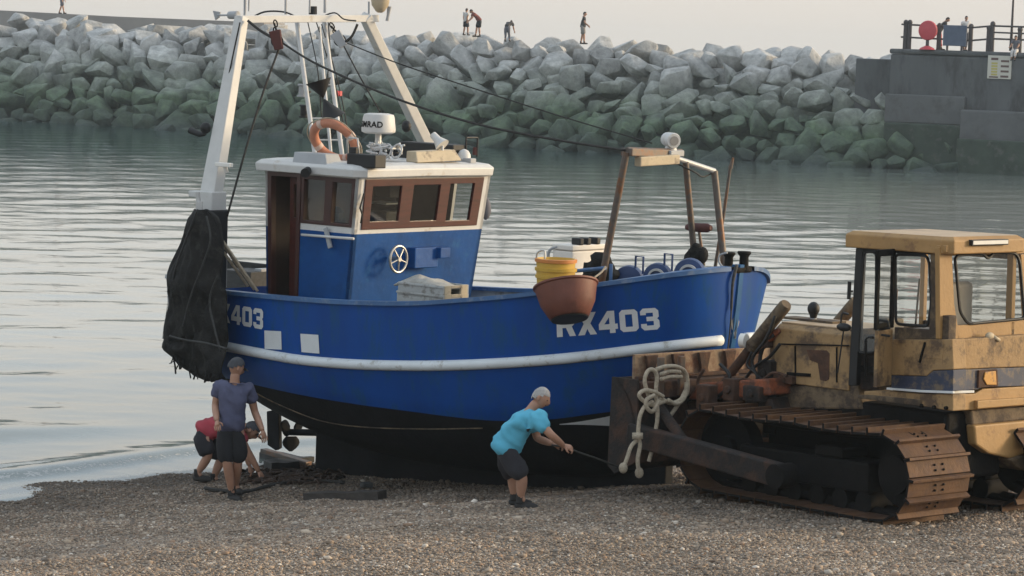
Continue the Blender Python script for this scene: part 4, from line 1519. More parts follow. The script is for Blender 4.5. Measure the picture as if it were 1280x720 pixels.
def build_boat():
    root = empty('fishing_boat', BF.o, BF.m, 'blue and black inshore fishing boat RX403 with white wheelhouse roof hauled onto the beach', 'fishing boat')
    NT, SUB = 56, 4
    taus = [1 - (1 - i / (NT - 1)) ** 1.8 for i in range(NT)]

    def section(tau, side):
        tabs = []
        for j in range(8):
            xf = ROWX[j]
            x = XA + (xf - XA) * tau
            bb_ = ROWB[j](x) if tau < 1 else 0.0
            z = zrow(j, x)
            if side > 0 and j >= 6:
                z -= port_drop(x) * (.5 if j == 6 else 1)
            tabs.append((x, bb_, z))
        out = []
        for j in range(7):
            for k in range(SUB):
                r = j + k / SUB
                out.append(V((interp([(i, q[0]) for i, q in enumerate(tabs)], r), side * max(0, interp([(i, q[1]) for i, q in enumerate(tabs)], r)), interp([(i, q[2]) for i, q in enumerate(tabs)], r))))
        out.append(V((tabs[7][0], side * tabs[7][1], tabs[7][2])))
        return out
    b = B()
    grids = {}
    for side in (-1, 1):
        secs = [section(t, side) for t in taus]
        grids[side] = secs
        vs = [[b.bm.verts.new(p) for p in s_] for s_ in secs]
        for i in range(NT - 1):
            for k in range(len(vs[0]) - 1):
                f = b._f([vs[i][k], vs[i + 1][k], vs[i + 1][k + 1], vs[i][k + 1]])
                if f: f.material_index = 1 if k < 3 * SUB else 0
        grids[side, 'v'] = vs
    # transom
    a, c = grids[-1, 'v'][0], grids[1, 'v'][0]
    for k in range(len(a) - 1):
        f = b._f([a[k], a[k + 1], c[k + 1], c[k]])
        if f: f.material_index = 1 if k < 3 * SUB else 0
    # garboard strip along the centreline
    for i in range(NT - 1):
        f = b._f([grids[-1, 'v'][i][0], grids[1, 'v'][i][0], grids[1, 'v'][i + 1][0], grids[-1, 'v'][i + 1][0]])
        if f: f.material_index = 1
    bmesh.ops.remove_doubles(b.bm, verts=b.bm.verts, dist=.002)
    b.obj('hull', [M['hull_blue'], M['antifoul']], root, smooth=50)
    # keel
    b = B()
    xs = [-2.28 + i * .3 for i in range(20)]
    xs = [x for x in xs if x < 3.75]
    zk = lambda x: .045 + .06 * (x + 1.5) + (max(0, x - 2.4) ** 2) * .12
    pts = [(x, zk(x)) for x in xs] + [(x, max(zrow(0, x) + .06, zk(x) + .02)) for x in xs[::-1]]
    b.prism([(x, -.075, z) for x, z in pts], (0, .15, 0))
    b.obj('keel', M['antifoul'], root, bevel=.015)
    # stem post
    b = B()
    rows = []
    for j in (0, 2, 3, 4, 5, 6, 7):
        x = ROWX[j] + .02
        z = zrow(j, ROWX[j]) + (.05 if j == 7 else 0)
        rows.append((x, z))
    for (x0, z0), (x1, z1) in zip(rows[:-1], rows[1:]):
        b.hexa([(x0 - .10, -.06, z0), (x0, -.04, z0), (x0, .04, z0), (x0 - .10, .06, z0), (x1 - .10, -.06, z1), (x1, -.04, z1), (x1, .04, z1), (x1 - .10, .06, z1)])
    bmesh.ops.remove_doubles(b.bm, verts=b.bm.verts, dist=.001)
    b.obj('stem_post', M['stem_blue'], root)
    # gunwale cap
    for s in (-1, 1):
        b = B()
        pts = [sec[-1] for sec in grids[s]][:-1]
        rows = []
        for i, p in enumerate(pts):
            t = (pts[min(i + 1, len(pts) - 1)] - pts[max(0, i - 1)]).normalized()
            o = V((t.y, -t.x, 0)).normalized() * (1 if s < 0 else -1)
            rows.append([p + o * .035 + V((0, 0, -.012)), p + o * .035 + V((0, 0, .038)), p - o * .10 + V((0, 0, .038)), p - o * .10 + V((0, 0, -.012)), p + o * .035 + V((0, 0, -.012))])
        b.grid(rows)
        bmesh.ops.remove_doubles(b.bm, verts=b.bm.verts, dist=.0005)
        b.obj('gunwale', M['rail_blue'], root, smooth=40)
        # rubbing strake
        b = B()
        line = []
        for i in range(44):
            tau = 1 - (1 - i / 43) ** 1.6
            x = XA + (ROWX[5] - .012 - XA) * tau
            line.append(V((x, s * (ROWB[5](x) + .012), zrow(5, x))))
        b.tube(line, .063, 10)
        b.obj('rubbing_strake', M['strake'], root, smooth=180)
        # inner bulwark
        b = B()
        rows = []
        for i, p in enumerate(pts):
            q = V((p.x - .02, p.y - math.copysign(min(abs(p.y), .07), p.y), p.z - .01))
            yin = lambda z: s * max(0.0, hull_b(p.x, z) - .07)
            zt_ = zrow(7, p.x)
            rows.append([q, V((q.x, yin(zt_ - .40), q.z - .40)), V((q.x, yin(zt_ - .80), zt_ - .80))])
        b.grid(rows)
        b.obj('bulwark', M['deckgrey'], root, smooth=40)
    b = B()
    rows = []
    for i in range(40):
        x = XA + .03 + (4.15 - XA) * (i / 39)
        z = zrow(7, x) - .78
        w = max(.01, hull_b(x, z) - .06)
        rows.append([(x, -w, z), (x, 0, z + .04), (x, w, z)])
    b.grid(rows)
    b.obj('deck', M['deckgrey'], root, smooth=60)
    # stern rail and bin seen between drape and wheelhouse
    # registration, patches, boot stripe
    text_on_hull('RX403', [(697, 421.5), (826, 411.5), (823, 384.5), (696, 393)], 'registration_number', root)
    text_on_hull('RX403', [(262, 399), (329.5, 412), (329.5, 386.5), (262, 376)], 'registration_number', root)
    for quad in ([(331.5, 436), (352.7, 437), (352, 414), (331, 413)], [(377.5, 440), (400, 442), (398.5, 418.5), (376, 417)]):
        g = glyph_bm([[(0, 0), (0, 1), (1, 1), (1, 0)]], .2)
        on_hull(g, quad, .009)
        b = B(); b.bm.free(); b.bm = g
        b.obj('white_patch', M['letter'], root)
    g = glyph_bm([[(0, .35), (0, .5), (1, 1), (1, 0)]], .1)
    on_hull(g, [(700, 533), (772, 533), (772, 518), (700, 527)], .009)
    b = B(); b.bm.free(); b.bm = g
    b.obj('boot_stripe', M['letter'], root)
    # rudder, propeller, shaft
    zl = lambda u, v: BF.y(u, v, 0.0)
    b = B()
    rp_ = [zl(335, 514), zl(350, 511), zl(351, 560), zl(346, 563), zl(336, 556)]
    b.prism([V((p.x, -.03, p.z)) for p in rp_], (0, .06, 0))
    rd = b.obj('rudder', M['antifoul'], root, bevel=.01)
    c = zl(366, 541)
    b = B()
    b.cyl((c.x - .08, 0, c.z), (c.x + .5, 0, c.z + .06), .045, .045, 12)
    b.obj('propeller_shaft', M['antifoul'], root, smooth=50)
    for k in range(3):
        a = k * 2 * math.pi / 3 + .5
        b = B()
        rows = []
        for i in range(6):
            r = .05 + .20 * i / 5
            w = .11 * math.sin(math.pi * (.2 + .75 * i / 5))
            rows.append([V((c.x - .03 + sgn * w * .45, r * math.cos(a) - sgn * w * math.sin(a), c.z + r * math.sin(a) + sgn * w * math.cos(a))) for sgn in (-1, -.3, .3, 1)])
        b.grid(rows)
        o = b.obj('propeller_blade', M['antifoul'], root, smooth=180)
        md = o.modifiers.new('thick', 'SOLIDIFY'); md.thickness = .015
    b = B()
    s0, s1 = zl(329, 563), zl(386, 580)
    b.beam((s0.x, 0, s0.z), (s1.x, 0, s1.z), .12, .06)
    b.obj('heel_bar', M['steel'], root, bevel=.01)

    # ------------------------------ wheelhouse
    A = BF.y(443, 290, -1.2)
    zA = A.z
    ztop = BF.y(449, 221, -1.24).z
    xa = BF.y(331, 222, -1.24).x
    z0 = zrow(7, -1) - .78
    xf = lambda z: A.x + .13 * (z - zA)
    hw = lambda z: 1.2 + .05 * (z - zA)
    FS = lambda z: (xf(z), -hw(z), z)
    FP = lambda z: (xf(z), hw(z), z)
    AS = lambda z: (xa, -hw(z), z)
    AP = lambda z: (xa, hw(z), z)
    zt = ztop
    zw0, zw1 = zA + .02, zt - .04
    b = B()
    mt = lambda z: 1 if z > zA - .02 else 0
    fr_hole = (.055, .935, zA + .035, zt - .045)
    panel(b, FS, FP, [0, 1], [z0, zA - .03, zt], [fr_hole], (-1, 0, 0), .05, mt, 2)
    door = (.045, .385, z0 + .12, zt - .02)
    swin = (.405, .965, zA + .05, zt - .03)
    panel(b, AS, FS, [0, 1], [z0, zA - .03, zt], [door, swin], (0, 1, 0), .05, mt, 2)
    pwin = (.45, .94, zA + .05, zt - .06)
    panel(b, FP, AP, [0, 1], [z0, zA - .03, zt], [(.06, .34, zA + .05, zt - .06)], (0, -1, 0), .05, mt, 2)
    panel(b, AP, AS, [0, 1], [z0, zA - .03, zt], [], (1, 0, 0), .05, mt, 2)
    wh = b.obj('wheelhouse', [M['cabin_blue'], M['white'], M['interior']], root)
    # mahogany window frames, panes
    off = lambda f, d: (lambda z: V(f(z)) + V(d))
    b = B()
    zr_ = fr_hole[3] - fr_hole[2]
    fz0, fz1 = fr_hole[2] + .0, fr_hole[3]
    panes = [(.10, .315), (.405, .61), (.685, .875)]
    holes = [(u0, u1, fz0 + zr_ * (.14 - .02 * i), fz1 - zr_ * (.13 - .01 * i)) for i, (u0, u1) in enumerate(panes)]
    panel(b, off(FS, (.018, 0, 0)), off(FP, (.018, 0, 0)), [fr_hole[0] - .01, fr_hole[1] + .01], [fz0 - .012, fz1 + .012], holes, (-1, 0, 0), .045)
    b.obj('window_frame', M['wood'], wh, bevel=.006)
    for h in holes:
        b = B()
        p = lambda u, z: V(FS(z)).lerp(V(FP(z)), u) + V((-.006, 0, 0))
        b._f([b.bm.verts.new(p(*q)) for q in ((h[0], h[2]), (h[1], h[2]), (h[1], h[3]), (h[0], h[3]))])
        b.obj('window_pane', M['glass'], wh)
    b = B()
    sh = [(.43, .655, swin[2] + .04, swin[3] - .05), (.735, .935, swin[2] + .04, swin[3] - .06)]
    panel(b, off(AS, (0, -.012, 0)), off(FS, (0, -.012, 0)), [swin[0] - .005, swin[1]], [swin[2], swin[3]], sh, (0, 1, 0), .07)
    b.obj('window_frame', M['wood_dark'], wh, bevel=.006)
    for h in sh:
        b = B()
        p = lambda u, z: V(AS(z)).lerp(V(FS(z)), u) + V((0, .03, 0))
        b._f([b.bm.verts.new(p(*q)) for q in ((h[0], h[2]), (h[1], h[2]), (h[1], h[3]), (h[0], h[3]))])
        b.obj('window_pane', M['glass'], wh)
    # door frame and leaf standing ajar
    b = B()
    panel(b, off(AS, (0, -.02, 0)), off(FS, (0, -.02, 0)), [door[0] - .012, door[1] + .012], [door[2], door[3] + .01], [(door[0] + .03, door[1] - .03, door[2], door[3] - .05)], (0, 1, 0), .09)
    b.obj('door_frame', M['wood_dark'], wh, bevel=.006)
    b = B()
    d0 = lambda z: V(AS(z)).lerp(V(FS(z)), .19) + V((0, .13, 0))
    d1 = lambda z: V(AS(z)).lerp(V(FS(z)), .37) + V((0, .06, 0))
    dz = zA + .10
    panel(b, d0, d1, [0, 1], [door[2] + .03, door[3] - .06], [(.30, .85, dz, dz + .42)], (0, 1, 0), .04)
    b.obj('door', M['wood'], wh, bevel=.005)
    b = B()
    b._f([b.bm.verts.new(d0(z).lerp(d1(z), u) + V((0, .02, 0))) for u, z in ((.3, dz), (.85, dz), (.85, dz + .42), (.3, dz + .42))])
    b.obj('door_pane', M['glass'], wh)
    # inside: lining, console, shelf
    b = B()
    b.bb((xa + .06, -1.0, z0 - .03), (A.x - .34, 1.0, z0 + .05))
    b.bb((A.x - .75, -1.0, z0 + .05), (A.x - .34, 1.05, zA - .06))
    b.bb((xa + .06, -.1, z0 + .05), (xa + .10, 1.1, zt - .05))
    b.bb((xa + .10, .3, z0 + .05), (xa + .5, 1.05, zA - .25))
    b.obj('cabin_lining', M['interior'], wh)
    b = B()
    b.bb((A.x - .40, -.85, zA - .055), (A.x - .2, -.6, zA + .03))
    b.bb((A.x - .34, .0, zA - .055), (A.x - .16, .32, zA + .05))
    b.bb((A.x - .9, -.1, zA + .28), (A.x - .5, .25, zA + .30))
    b.bb((A.x - .38, .62, zA - .055), (A.x - .2, .95, zA + .04))
    b.obj('chart_papers', M['crate'], wh)
    b = B()
    b.bb((A.x - .50, -.42, zA - .055), (A.x - .2, -.16, zA + .22))
    b.bb((A.x - .8, .02, zA + .36), (A.x - .55, .24, zA + .52))
    b.ball((A.x - .75, -.75, zA + .1), (.13, .13, .16), 12)
    b.obj('instruments', M['black'], wh, bevel=.01)
    # roof with coved fascia
    b = B()
    zt2 = zt + .155
    x1 = xf(zt) + .09
    rings = []
    for dx, z in ((.01, zt - .012), (.0, zt + .085), (.05, zt + .13), (.20, zt2)):
        w = hw(zt) + .09 - dx
        rings.append([(xa - .10 + dx, -w, z), (x1 - dx - .12, -w, z), (x1 - dx, -w + .14, z), (x1 - dx + .02, 0, z + .01), (x1 - dx, w - .14, z), (x1 - dx - .12, w, z), (xa - .10 + dx, w, z)])
    vs = [[b.bm.verts.new(V(p)) for p in r_] for r_ in rings]
    for a_, c_ in zip(vs[:-1], vs[1:]):
        for i in range(7):
            b._f([a_[i], a_[(i + 1) % 7], c_[(i + 1) % 7], c_[i]])
    b._f(vs[0][::-1]); b._f(vs[-1])
    roof = b.obj('roof', M['white'], root, bevel=.012)
    # handrail along the starboard side, grab handle
    b = B()
    q = [BF.y(u, v, -1.27) for u, v in ((377, 293.5), (410, 296), (442, 298.5))]
    b.tube(q, .017, 8)
    b.obj('handrail', M['white'], wh, smooth=180)
    b = B()
    q = [BF.y(u, v, -1.245) for u, v in ((407, 285), (413, 310))]
    b.beam(q[0], q[1], .03, .06)
    b.obj('bracket', M['grey'], wh, bevel=.004)
    b = B()
    q = [BF.x(u, v, A.x + .09) for u, v in ((455, 242), (450, 260), (453, 268), (451, 279))]
    b.tube(q, .012, 6)
    b.obj('cable', M['black'], wh, smooth=180)
    # hand wheel and its gearbox on the front
    c = BF.x(498, 324, A.x + .13)
    hwp = empty('hand_wheel', (0, 0, 0)); hwp.parent = root
    b = B()
    b.tube([V((c.x, c.y + .155 * math.cos(a), c.z + .165 * math.sin(a))) for a in [2 * math.pi * i / 32 for i in range(32)]], .018, 8, closed=True)
    b.obj('rim', M['bright'], hwp, smooth=180)
    for k in range(5):
        a = 2 * math.pi * k / 5 + .95
        b = B()
        b.cyl((c.x + .01, c.y, c.z), (c.x, c.y + .15 * math.cos(a), c.z + .16 * math.sin(a)), .013, .011, 8)
        b.obj('spoke', M['bright'], hwp, smooth=60)
    b = B(); b.cyl((c.x - .14, c.y, c.z), (c.x + .03, c.y, c.z), .03, .03, 12); b.obj('hub', M['bright'], hwp, smooth=60)
    b = B()
    a, d = BF.x(511, 335, A.x), BF.x(541, 308, A.x)
    b.bb((A.x - .08, a.y, a.z), (A.x + .10, d.y, d.z))
    a, d = BF.x(538, 322, A.x), BF.x(551, 308, A.x)
    b.bb((A.x - .05, a.y, a.z), (A.x + .17, d.y, d.z))
    b.obj('winch_box', M['cabin_blue'], root, bevel=.012)
    # ------------------------------ things bolted to the roof
    zr = zt2
    c = BF.y(473, 166, 0.15)
    rad = empty('radar', (0, 0, 0)); rad.parent = root
    Rr = .218
    b = B()
    b.lathe([(Rr * .80, -.01), (Rr * .99, .012), (Rr * 1.01, .05), (Rr * .93, .20), (Rr * .87, .235), (Rr * .6, .25), (.01, .252)], Matrix.Translation(c), 36)
    b.obj('dome', M['white'], rad, smooth=40)
    b = B()
    b.cyl((c.x, c.y, zr - .02), (c.x, c.y, c.z - .01), .045, .04, 12)
    for dx, dy in ((.14, .1), (-.14, .1), (.1, -.15)):
        b.cyl((c.x + dx, c.y + dy, zr - .02), (c.x, c.y, c.z - .05), .014, .014, 6)
    b.obj('pedestal', M['galv'], rad, smooth=50)
    tcu = bpy.data.curves.new('maker_name', 'FONT')
    tcu.body = 'SIMRAD'; tcu.size = .105; tcu.offset = .003; tcu.align_x = 'CENTER'; tcu.space_character = 1.05
    to = bpy.data.objects.new('tmp_text', tcu); COL.objects.link(to)
    bpy.context.view_layer.update()
    tm = bpy.data.meshes.new_from_object(to.evaluated_get(bpy.context.evaluated_depsgraph_get()))
    bpy.data.objects.remove(to)
    bm = bmesh.new(); bm.from_mesh(tm); bpy.data.meshes.remove(tm)
    bmesh.ops.triangulate(bm, faces=bm.faces)
    bmesh.ops.subdivide_edges(bm, edges=[e for e in bm.edges if e.calc_length() > .03], cuts=2)
    cdir = BF.w2l(CAM) - c
    a0 = math.atan2(cdir.y, cdir.x) - .62
    for v in bm.verts:
        zz = .075 + v.co.y
        rr = lerp(Rr * 1.01, Rr * .93, (zz - .05) / .15) + .004
        an = a0 + v.co.x / Rr
        v.co = c + V((rr * math.cos(an), rr * math.sin(an), zz))
    b = B(); b.bm.free(); b.bm = bm
    b.obj('maker_name', M['grime'], rad)

    def flood(name, u0, v0, u1, v1, y, dep, m, tilt=.0):
        a, d = BF.y(u0, v1, y), BF.y(u1, v0, y)
        cx, cz = (a.x + d.x) / 2, (a.z + d.z) / 2
        bb_ = B()
        bb_.box((cx, y, cz), (abs(d.x - a.x), dep, abs(d.z - a.z)), Matrix.Rotation(tilt, 3, 'X'))
        return bb_.obj(name, m, roof, bevel=.012)
    # front flood light
    a, d = BF.x(516, 203, x1 - .18), BF.x(572, 189, x1 - .18)
    b = B(); b.hexa([(x1 - .30, a.y, a.z), (x1 - .1, a.y, a.z), (x1 - .1, d.y, a.z + .02), (x1 - .30, d.y, a.z + .02), (x1 - .34, a.y + .05, d.z), (x1 - .18, a.y + .05, d.z), (x1 - .18, d.y - .05, d.z + .02), (x1 - .34, d.y - .05, d.z + .02)])
    fl = b.obj('flood_light', M['crate_cream'], roof, bevel=.012)
    b = B()
    h0, h1 = BF.x(541, 168, x1 - .35), BF.x(553, 182, x1 - .2)
    b.tube([h0, h0.lerp(h1, .5), h1], [.045, .055, .10], 14)
    b.tube([h1, V((h1.x, h1.y, zr))], [.02, .03], 8)
    b.obj('horn', M['white'], roof, smooth=50)
    # side flood lamp
    a, d = BF.y(368, 207, -1.25), BF.y(413, 193, -1.25)
    b = B(); b.hexa([(a.x, -1.30, a.z), (d.x, -1.30, a.z), (d.x, -1.0, a.z), (a.x, -1.0, a.z), (a.x - .02, -1.24, d.z), (d.x - .10, -1.24, d.z), (d.x - .10, -1.0, d.z), (a.x - .02, -1.0, d.z)])
    b.obj('flood_light', M['grey'], roof, bevel=.01)
    p = BF.y(385, 213, -1.33)
    b = B(); b.cyl(p, p + V((.05, -.1, -.03)), .05, .06, 12); b.obj('deck_lamp', M['black'], roof, smooth=50)
    a, d = BF.y(433, 208, -1.2), BF.y(469, 194, -1.2)
    b = B(); b.bb((a.x, -1.2, a.z), (d.x, -1.0, d.z)); q = BF.y(443, 184, -1.1)
    b.bb((q.x - .06, -1.14, d.z - .01), (q.x + .06, -1.02, q.z)); b.obj('battery_box', M['black'], roof, bevel=.012)
    b = B()
    h = [BF.y(u, v, -1.08) for u, v in ((435, 194), (434, 175), (437, 172), (447, 173), (449, 194))]
    b.tube(h, .012, 6); b.obj('guard_hoop', M['galv'], roof, smooth=180)
    a, d = BF.y(506, 194, .9), BF.y(574, 181, .9)
    b = B(); b.bb((a.x, .78, zr - .02), (d.x, 1.05, d.z)); b.obj('gantry_footing', M['black'], roof, bevel=.015)
    b = B(); p = BF.x(580, 193, x1 - .3); b.lathe([(.09, -.06), (.085, 0), (.055, .05), (.01, .07)], Matrix.Translation(p), 16); b.obj('gps_dome', M['white'], roof, smooth=60)
    b = B()
    p0, p1 = BF.x(582, 196, x1 - .35), BF.x(597, 172, x1 - .35)
    for y in (p0.y, p1.y):
        b.tube([(x1 - .35, y, p0.z), (x1 - .35, y, p1.z)], .012, 6)
    b.tube([(x1 - .35, p0.y, p1.z), (x1 - .35, p1.y, p1.z)], .012, 6)
    b.obj('antenna_frame', M['black'], roof, smooth=60)
    b = B(); p = BF.x(594, 186, x1 - .38); b.cyl((p.x, p.y, p.z - .08), (p.x, p.y, p.z + .02), .035, .03, 10); b.obj('port_lamp', M['darkred'], roof, smooth=50)
    b = B(); q = BF.x(597, 198, x1 - .1); b.bb((x1 - .5, BF.x(575, 199, x1 - .3).y, zr - .015), (x1 - .12, q.y, zr + .05)); b.obj('roof_locker', M['grey'], roof, bevel=.01)
    rnd = random.Random(4)
    b = B()
    for k in range(5):
        pts = [BF.y(rnd.uniform(456, 506), rnd.uniform(178, 195), rnd.uniform(-.5, .3)) for _ in range(5)]
        b.tube(crom(pts, 6), .013, 6)
    for k in range(3):
        cc = BF.y(470 + 13 * k, 189, -.3)
        b.tube([cc + V((.08 * math.cos(a), .03 * math.sin(a), .085 * math.sin(a))) for a in [i * math.pi / 8 for i in range(16)]], .014, 6, closed=True)
    b.obj('cable_coils', M['galv'], roof, smooth=180)
    b = B()
    for k in range(2):
        cc = BF.y(474 + 17 * k, 191, -.2)
        b.ball(cc, (.09, .07, .05), 10)
    b.obj('cable_bundle', M['black'], roof, smooth=180)

    # ------------------------------ stern gantry
    ga = empty('gantry', (0, 0, 0)); ga.parent = root
    TS, TP = BF.y(302, 24, -.95), BF.y(456, 23, 1.05)
    FSt = BF.y(264, 242, -1.42)
    FPt = BF.z(537, 188, zr)
    b = B()
    e0, e1 = lerp(TS, TP, -.03), lerp(TS, TP, 1.10)
    b.beam(e0, e1, .11, .095)
    b.obj('crossbeam', M['white'], ga, bevel=.008)
    b = B(); b.beam(FSt, TS + V((0, 0, .03)), .26, .16, (0, 1, 0), .15, .12); b.obj('leg', M['white'], ga, bevel=.012)
    b = B(); b.beam(FPt, TP + V((0, 0, .03)), .20, .15, (0, 1, 0), .15, .12); b.obj('leg', M['white'], ga, bevel=.012)
    zd = zrow(7, -2.9) - .78
    b = B(); b.bb((FSt.x - .17, FSt.y - .15, zd), (FSt.x + .17, FSt.y + .15, FSt.z - .20)); b.obj('post', M['black'], ga, bevel=.015)
    b = B(); b.bb((FSt.x - .15, FSt.y - .13, FSt.z - .22), (FSt.x + .15, FSt.y + .13, FSt.z + .03))
    b.bb((FSt.x - .34, FSt.y - .08, FSt.z - .06), (FSt.x - .05, FSt.y + .08, FSt.z + .02)); b.obj('bracket', M['white'], ga, bevel=.012)
    p0, p1 = BF.y(241, 232, -1.45), BF.y(293, 205, -1.5)
    b = B(); p = BF.y(280, 206, -1.5); b.box(p, (.27, .07, .055)); b.cyl(p + V((0, .02, -.02)), p + V((0, .05, -.10)), .03, .03, 8); b.obj('work_light', M['lens'], ga, bevel=.01)
    b = B(); p = BF.y(257, 160, -1.35); b.ball(p, (.075, .075, .075), 12); q = BF.y(238, 163, -1.35); q2 = BF.y(250, 168, -1.35)
    b.tube([q, q2, p - V((0, 0, .08))], [.045, .04, .02], 8); b.obj('stern_lamp', M['black'], ga, smooth=60)
    b = B(); p = BF.y(508, 158, 1.0); b.ball(p, (.07, .06, .08), 12); b.obj('port_stern_lamp', M['black'], ga, smooth=60)
    b = B()
    w = [BF.y(u, v, -1.16) for u, v in ((300, 28), (283, 110), (279, 150), (281, 200), (274, 235))]
    b.tube(crom(w, 6), .010, 6)
    w = [BF.y(u, v, 0) for u, v in ((310, 25), (330, 15), (355, 15), (372, 22), (380, 25))]
    b.tube(crom(w, 6), .012, 6)
    w = [BF.y(u, v, .5) for u, v in ((400, 22), (418, 16), (430, 24), (445, 26))]
    b.tube(crom(w, 6), .010, 6)
    b.obj('wiring', M['black'], ga, smooth=180)
    # wind vane, horn speaker, antennas on the beam
    b = B()
    q0, q1 = BF.y(297, 19, -.95), BF.y(287, 19, -.95)
    b.cyl(q0, q1, .055, .05, 12)
    v0 = BF.y(272, 19, -.95)
    b.tube([q1, v0], .012, 6)
    b.prism([BF.y(266, 13.5, -.95), BF.y(275, 15, -.95), BF.y(274, 21, -.95), BF.y(269, 25, -.95)], (0, .02, 0))
    b.obj('wind_vane', M['grey'], ga, smooth=40)
    b = B()
    for (u, v0_, v1_, y, r) in ((357, 18, -14, .0, .016), (387, 16, -10, .4, .012), (406, 16, -18, .6, .018), (306, 22, -8, -.9, .018), (311, 14, -10, -.85, .01)):
        b.tube([BF.y(u, v0_, y), BF.y(u + .5, v1_, y)], r, 6)
    b.obj('aerial', M['grey'], ga, smooth=60)
    b = B(); b.cyl(BF.y(391, 18, .5), BF.y(391, 8, .5), .055, .055, 12); b.obj('anchor_lamp', M['black'], ga, smooth=50)
    b = B(); p = BF.y(475, 14, 1.2); b.lathe([(.03, -.02), (.06, .0), (.115, .08), (.125, .16), (.06, .2)], Matrix.Translation(p), 20); b.obj('satellite_dome', M['crate_cream'], ga, smooth=50)
    b = B(); b.tube([BF.y(461, 20, 1.1), BF.y(461, 2, 1.1)], .012, 6); b.tube([BF.y(487, 8, 1.3), BF.y(485, 20, 1.3), BF.y(484, 26, 1.3)], [.03, .02, .025], 8); b.obj('lamp_bracket', M['grey'], ga, smooth=60)
    # mast poles from the beam down to the wheelhouse roof
    mast = [((371, 26), (394, 196), .1, .03), ((399, 34), (414, 196), .35, .022), ((405, 26), (428, 196), .5, .03)]
    for (a, c_, y, r) in mast:
        b = B()
        lo = BF.z(c_[0], c_[1], zr)
        hi = BF.y(a[0], a[1], y)
        b.tube([lo, hi], r, 8)
        b.obj('mast_pole', M['galv'], ga, smooth=60)
    b = B()
    for (u0, v0, u1, v1, y0, y1) in ((395, 26, 436, 190, .3, .5), (384, 24, 402, 150, .2, .3), (410, 24, 407, 110, .5, .4), (402, 30, 440, 196, .4, .6)):
        b.tube(crom([BF.y(u0, v0, y0), BF.y((u0 + u1) / 2 + 4, (v0 + v1) / 2, (y0 + y1) / 2), BF.y(u1, v1, y1)], 6), .008, 5)
    b.obj('rigging', M['black'], ga, smooth=180)
    b = B()
    for v in (106, 148, 175):
        b.tube([BF.y(380 + (v - 100) * .14, v, .1), BF.y(418 + (v - 100) * .14, v, .45)], .012, 6)
    b.obj('mast_rung', M['galv'], ga, smooth=60)
    for (u, v, m, nm) in ((378, 113, 'grey', 'navigation_lamp'), (380, 139, 'black', 'navigation_lamp')):
        p = BF.y(u, v, .08)
        b = B(); b.lathe([(.07, -.085), (.07, -.065), (.05, -.06), (.05, .06), (.07, .065), (.06, .085)], Matrix.Translation(p), 12); b.obj(nm, M[m], ga, smooth=40)
        b = B(); b.beam(p, BF.y(388, v + 2, .1), .03, .03); b.obj('lamp_arm', M['black'], ga)
    p = BF.y(424, 117, .5)
    b = B(); b.box(p, (.07, .05, .07)); b.cyl(p + V((0, -.03, 0)), p + V((0, -.06, 0)), .04, .04, 10); b.obj('red_lamp', M['red'], ga, bevel=.008)

    # ------------------------------ bow gallows
    gl = empty('bow_gallows', (0, 0, 0)); gl.parent = root
    zdb = zrow(7, 3.0) - .8
    S0, S1 = BF.y(757, 326, -.9), BF.y(783, 190, -.9)
    P0, P1 = BF.y(906, 338, .72), BF.y(893, 214, .72)
    M0, M1 = BF.y(869, 332, .55), BF.y(857, 203, .25)
    K = BF.y(842, 197, .1)
    for a, c_, r in ((S0, S1, .042), (P0, P1, .042), (M0, M1, .038)):
        b = B()
        ext = a + (a - c_).normalized() * .55
        b.tube([ext, c_], r, 10)
        b.obj('leg', M['steel'], gl, smooth=60)
    b = B(); b.tube([K, P1], .034, 10); b.obj('brace', M['galv'], gl, smooth=60)
    b = B()
    c0, c1 = BF.y(786, 191, -.85), BF.y(838, 186, .0)
    b.beam(S1, BF.y(842, 192, .1), .16, .09)
    b.tube([S1 + V((.0, .0, .03)), BF.y(852, 189, .2)], .03, 8)
    b.obj('crosshead', M['steel'], gl, bevel=.012)
    b = B(); a = BF.y(797, 202, -.75); d = BF.y(846, 199, -.05); b.beam(a, d, .10, .11); b.obj('deck_light', M['crate_cream'], gl, bevel=.012)
    sl = BF.y(838, 193, .0)
    b = B(); b.bb(sl + V((-.16, -.12, -.02)), sl + V((.10, .14, .05))); b.obj('lamp_base', M['grey'], gl, bevel=.01)
    b = B(); b.lathe([(.075, .05), (.06, .10), (.055, .13)], Matrix.Translation(sl), 16)
    hc = BF.y(838, 175, .0)
    cd = V((.95, -.55, -.06)).normalized()
    b.tube([hc - cd * .12, hc - cd * .10, hc + cd * .09, hc + cd * .11], [.05, .082, .092, .084], 16)
    so = b.obj('searchlight', M['white'], gl, smooth=45)
    b = B(); b.cyl(hc + cd * .112, hc + cd * .118, .055, .055, 16); b.obj('searchlight_lens', M['canvas_seat'], gl, smooth=45)
    b = B(); b.tube(crom([K + V((0, 0, -.05)), BF.y(868, 215, .3), BF.y(878, 221, .5), BF.y(889, 217, .7)], 6), .010, 6); b.obj('cable', M['black'], gl, smooth=180)
    # whip aerial, red buoy post, winch head, stem chain
    b = B(); b.tube([BF.y(893, 340, .9), BF.y(905, 265, .9), BF.y(913, 208, .9)], [.022, .02, .018], 8); b.tube([BF.y(913, 210, .9), BF.y(916.5, 197, .9)], [.028, .012], 8); b.obj('whip_aerial', M['steel'], root, smooth=60)
    b = B(); b.tube([BF.y(880, 332, .6), BF.y(874, 290, .6)], .018, 8); b.obj('buoy_post', M['steel'], root, smooth=60)
    b = B(); c = BF.y(875, 285, .6); b.tube([BF.y(858, 284, .6), BF.y(864, 284, .6), BF.y(884, 285, .6), BF.y(889, 285, .6)], [.03, .055, .055, .03], 12); b.obj('red_float', M['darkred'], root, smooth=60)
